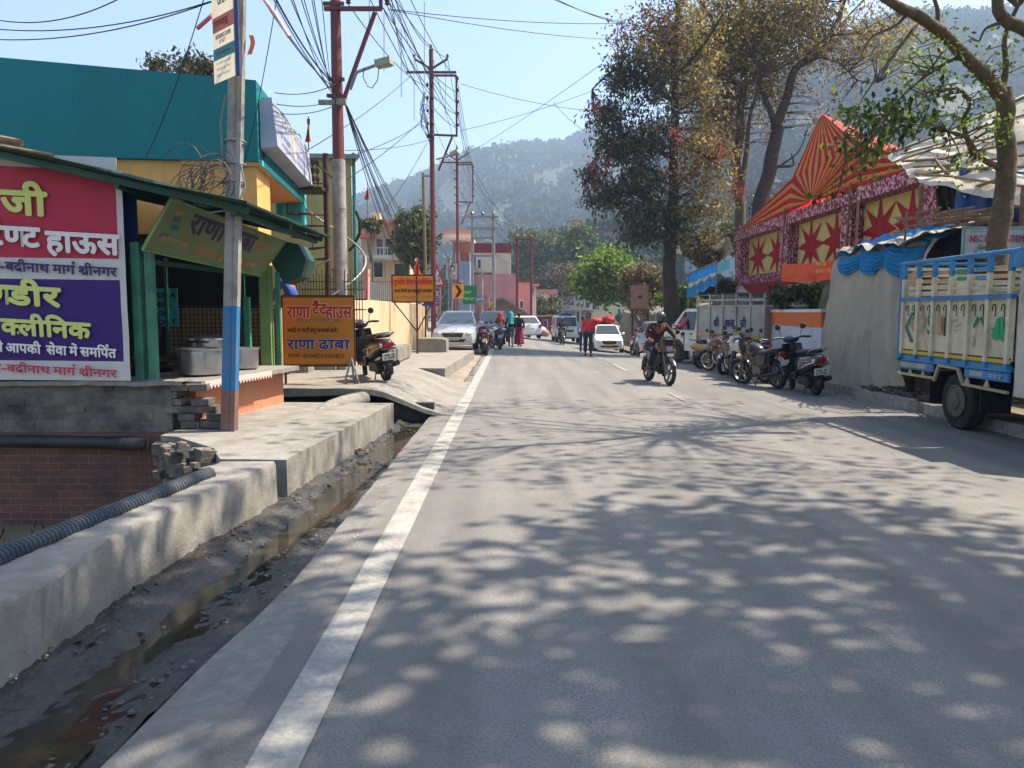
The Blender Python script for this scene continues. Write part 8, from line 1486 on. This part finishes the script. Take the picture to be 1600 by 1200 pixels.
mb = MB(); l, r, k = P(762, 474, 57.6), P(832, 494, 57.6), P(784, 464, 57.6); mb.prism([l, k, r, r-Z_*.15, k-Z_*.15, l-Z_*.15], (0, 6, 0)); mb.prism([P(764, 475, 58), P(784, 466, 58), P(824, 492, 58), P(824, 494, 58), P(764, 494, 58)], (0, .1, 0)); mb.obj('roof', M_TINF, t, world=True, smooth=0)
block('grey_building', 'grey two storey far building with dark shop openings behind the jeep', 874, 926, 462, 98, 8, M_GREYW, wins=((878, 472, 884, 478), (892, 470, 898, 478), (903, 474, 911, 482), (914, 472, 922, 482)), doors=((880, 488, 888, 506), (900, 486, 908, 504), (914, 488, 924, 506)), slabs=((870, 930, 484, 2, M_GREYW),))
block('white_building', 'white walled far shop left of the grey far building', 838, 876, 472, 104, 6, M_WHITEW, wins=((846, 480, 852, 488), (860, 480, 868, 490)), roof=M_GREYW)
sl_ = thing('market_stall', 'low roadside stall with a purple cloth beyond the white hatchback', 'stall', P(850, 520, 70)); mb = MB(); mb.prism([P(836, 494, 70), P(872, 492, 70), P(872, 494, 70), P(836, 496, 70)], (0, 3, 0)); mb.obj('roof', M_TINF, sl_, world=True, smooth=0); mb = MB(); mb.grid(lambda u, v: P(847+9*u, 499+20*v, 69.8)+Vector((0, .1*math.sin(u*20), 0)), 20, 4); mb.obj('purple_cloth', mat('purple cloth', (110, 84, 140), .8, var=.3, scale=4), sl_, world=True, solid=.01); mb = MB(); mb.prism([P(838, 524, 71), P(872, 524, 71), P(872, 495, 71), P(838, 495, 71)], (0, 1.5, 0)); mb.obj('back_board', mat('brown board', (110, 84, 66), .8, var=.3), sl_, world=True, smooth=0)
for px, py, Y, s, c, lb in ((845, 521, 64, .5, (214, 206, 200), 'white sack at the roadside before the purple cloth stall'), (851, 523, 63, .4, (160, 120, 100), 'brown sack beside the white sack at the far stall')): mb = MB(); p = P(px, py+3, Y); mb.ball((p.x, Y, p.z+s*.7), (s, s*.7, s*.8), 12, 8); recentre(tag(mb.obj('sack', mat('sack %d' % c[0], c, .9, var=.2)), lb, 'sack'))
mb = MB(); mb.prism([P(986, 486, 40), P(1014, 486, 40), P(1013, 446, 40), P(986, 446, 40)], (0, .08, 0)); bt2 = thing('tin_board', 'pinkish brown rusted board standing under the bronze leaved tree', 'board', P(1000, 500, 40)); mb.obj('board', mat('rusted pink board', (172, 128, 108), .8, var=.15, dirt=(130, 90, 70), damt=.6, dscale=1.5), bt2, world=True, smooth=0); mb = MB(); [mb.bar(P(x, 446, 40.1), P(x, 530, 40.1), .1) for x in (988, 1012)]; mb.obj('posts', M_RUST, bt2, world=True); mb = MB(); mb.bar(P(985, 484, 39.95), P(1015, 484, 39.95), .12, .05); mb.ball(P(1000, 464, 39.95), (.12, .02, .09), 8, 6); mb.obj('dark_mark', M_RUST, bt2, world=True)
# knoll with houses behind the trees
hill('knoll', [(690, 430), (800, 415), (880, 372), (940, 362), (1000, 358), (1100, 335), (1250, 300), (1400, 290)], 105, 175, -1, 37, 1500, 2.6, back=30)
block('hill_house', 'small yellow house with a flat orange roof on the knoll', 889, 908, 345, 165, 5, hmat('yellow', (214, 180, 112)), wins=((891, 349, 894, 356), (901, 352, 904, 358)), roof=hmat('orange', (206, 130, 96)), zb=8); block('hill_house', 'low grey brown stone house on the knoll below the teal roofed one', 923, 962, 361, 160, 6, hmat('stone', (138, 120, 106)), wins=((926, 366, 930, 374), (946, 364, 952, 370)), roof=M_MAROON, zb=8)
block('hill_house', 'teal roofed house on the knoll beside the evergreen', 948, 966, 353, 172, 5, hmat('buff', (180, 160, 140)), wins=((952, 357, 956, 361),), roof=M_TEAL2, zb=8); block('hill_house', 'pale grey house on the knoll half hidden by the evergreen', 964, 1010, 366, 168, 6, M_WHITEW, wins=((972, 372, 978, 378), (986, 372, 992, 378), (998, 372, 1003, 378)), zb=8); block('hill_house', 'pale blue grey house glimpsed between the tall tree trunks', 1085, 1150, 345, 120, 6, hmat('pale blue', (150, 164, 176)), wins=((1098, 356, 1106, 368), (1120, 356, 1128, 368)), roof=M_GREYW, zb=3)
t, a, b = block('white_building', 'white grilled ground floor building below the pavilion', 1168, 1222, 438, 31, 2, M_WHITEW, wins=((1180, 446, 1192, 460), (1196, 446, 1208, 460)), zb=.1)
mb = MB(); c = P(1140, 388, 34); mb.grid(lambda u, v: P(1127+20*u, 386+6*v-5*math.sin(u*3), 34)+Vector((0, 2*v, .3*math.sin(u*4))), 10, 4); tag(recentre(mb.obj('white_sheet', M_WHITE, solid=.01)), 'crumpled white sheet on a hut roof beside the maroon pavilion post', 'sheet')
mb = MB(); mb.box((8.35, 28.2, 1.2), (.9, 4.5, 2.2)); tag(recentre(mb.obj('stone_wall', B_GREY, smooth=0)), 'dark stone retaining wall behind the white pickup', 'wall')
# transmission tower on the ridge
tt = thing('lattice_tower', 'tiny lattice power tower on the far ridge', 'tower', P(868, 236, 905)); mb = MB(); Yq = 905
for s in (-1, 1): mb.bar(P(868+s*3, 238, Yq), P(868+s*.6, 216, Yq), .5)
for k in range(5): y = 236-4.4*k; w = 3-2.4*k/5; mb.bar(P(868-w, y, Yq), P(868+w*.8, y-4.2, Yq), .4); mb.bar(P(868+w, y, Yq), P(868-w*.8, y-4.2, Yq), .4)
for y in (219, 223): mb.bar(P(864, y, Yq), P(872, y, Yq), .5)
mb.obj('lattice', M_GALV, tt, world=True)
# ------------------------------------------------------------------ the hazy air of the valley
mb = MB(); mb.box((0, 560, 117), (3400, 1700, 240))
m = bpy.data.materials.new('haze air'); m.use_nodes = True; nt = m.node_tree; nt.nodes.remove(nt.nodes['Principled BSDF'])
pv = nt.nodes.new('ShaderNodeVolumePrincipled'); pv.inputs['Color'].default_value = (.50, .68, .90, 1); pv.inputs['Density'].default_value = HAZE; pv.inputs['Anisotropy'].default_value = 0.2
nt.links.new(pv.outputs[0], nt.nodes['Material Output'].inputs['Volume'])
hz = mb.obj('haze', m, smooth=0); hz['kind'] = 'stuff'; hz['label'] = 'pale blue haze in the valley air'; hz['category'] = 'haze'
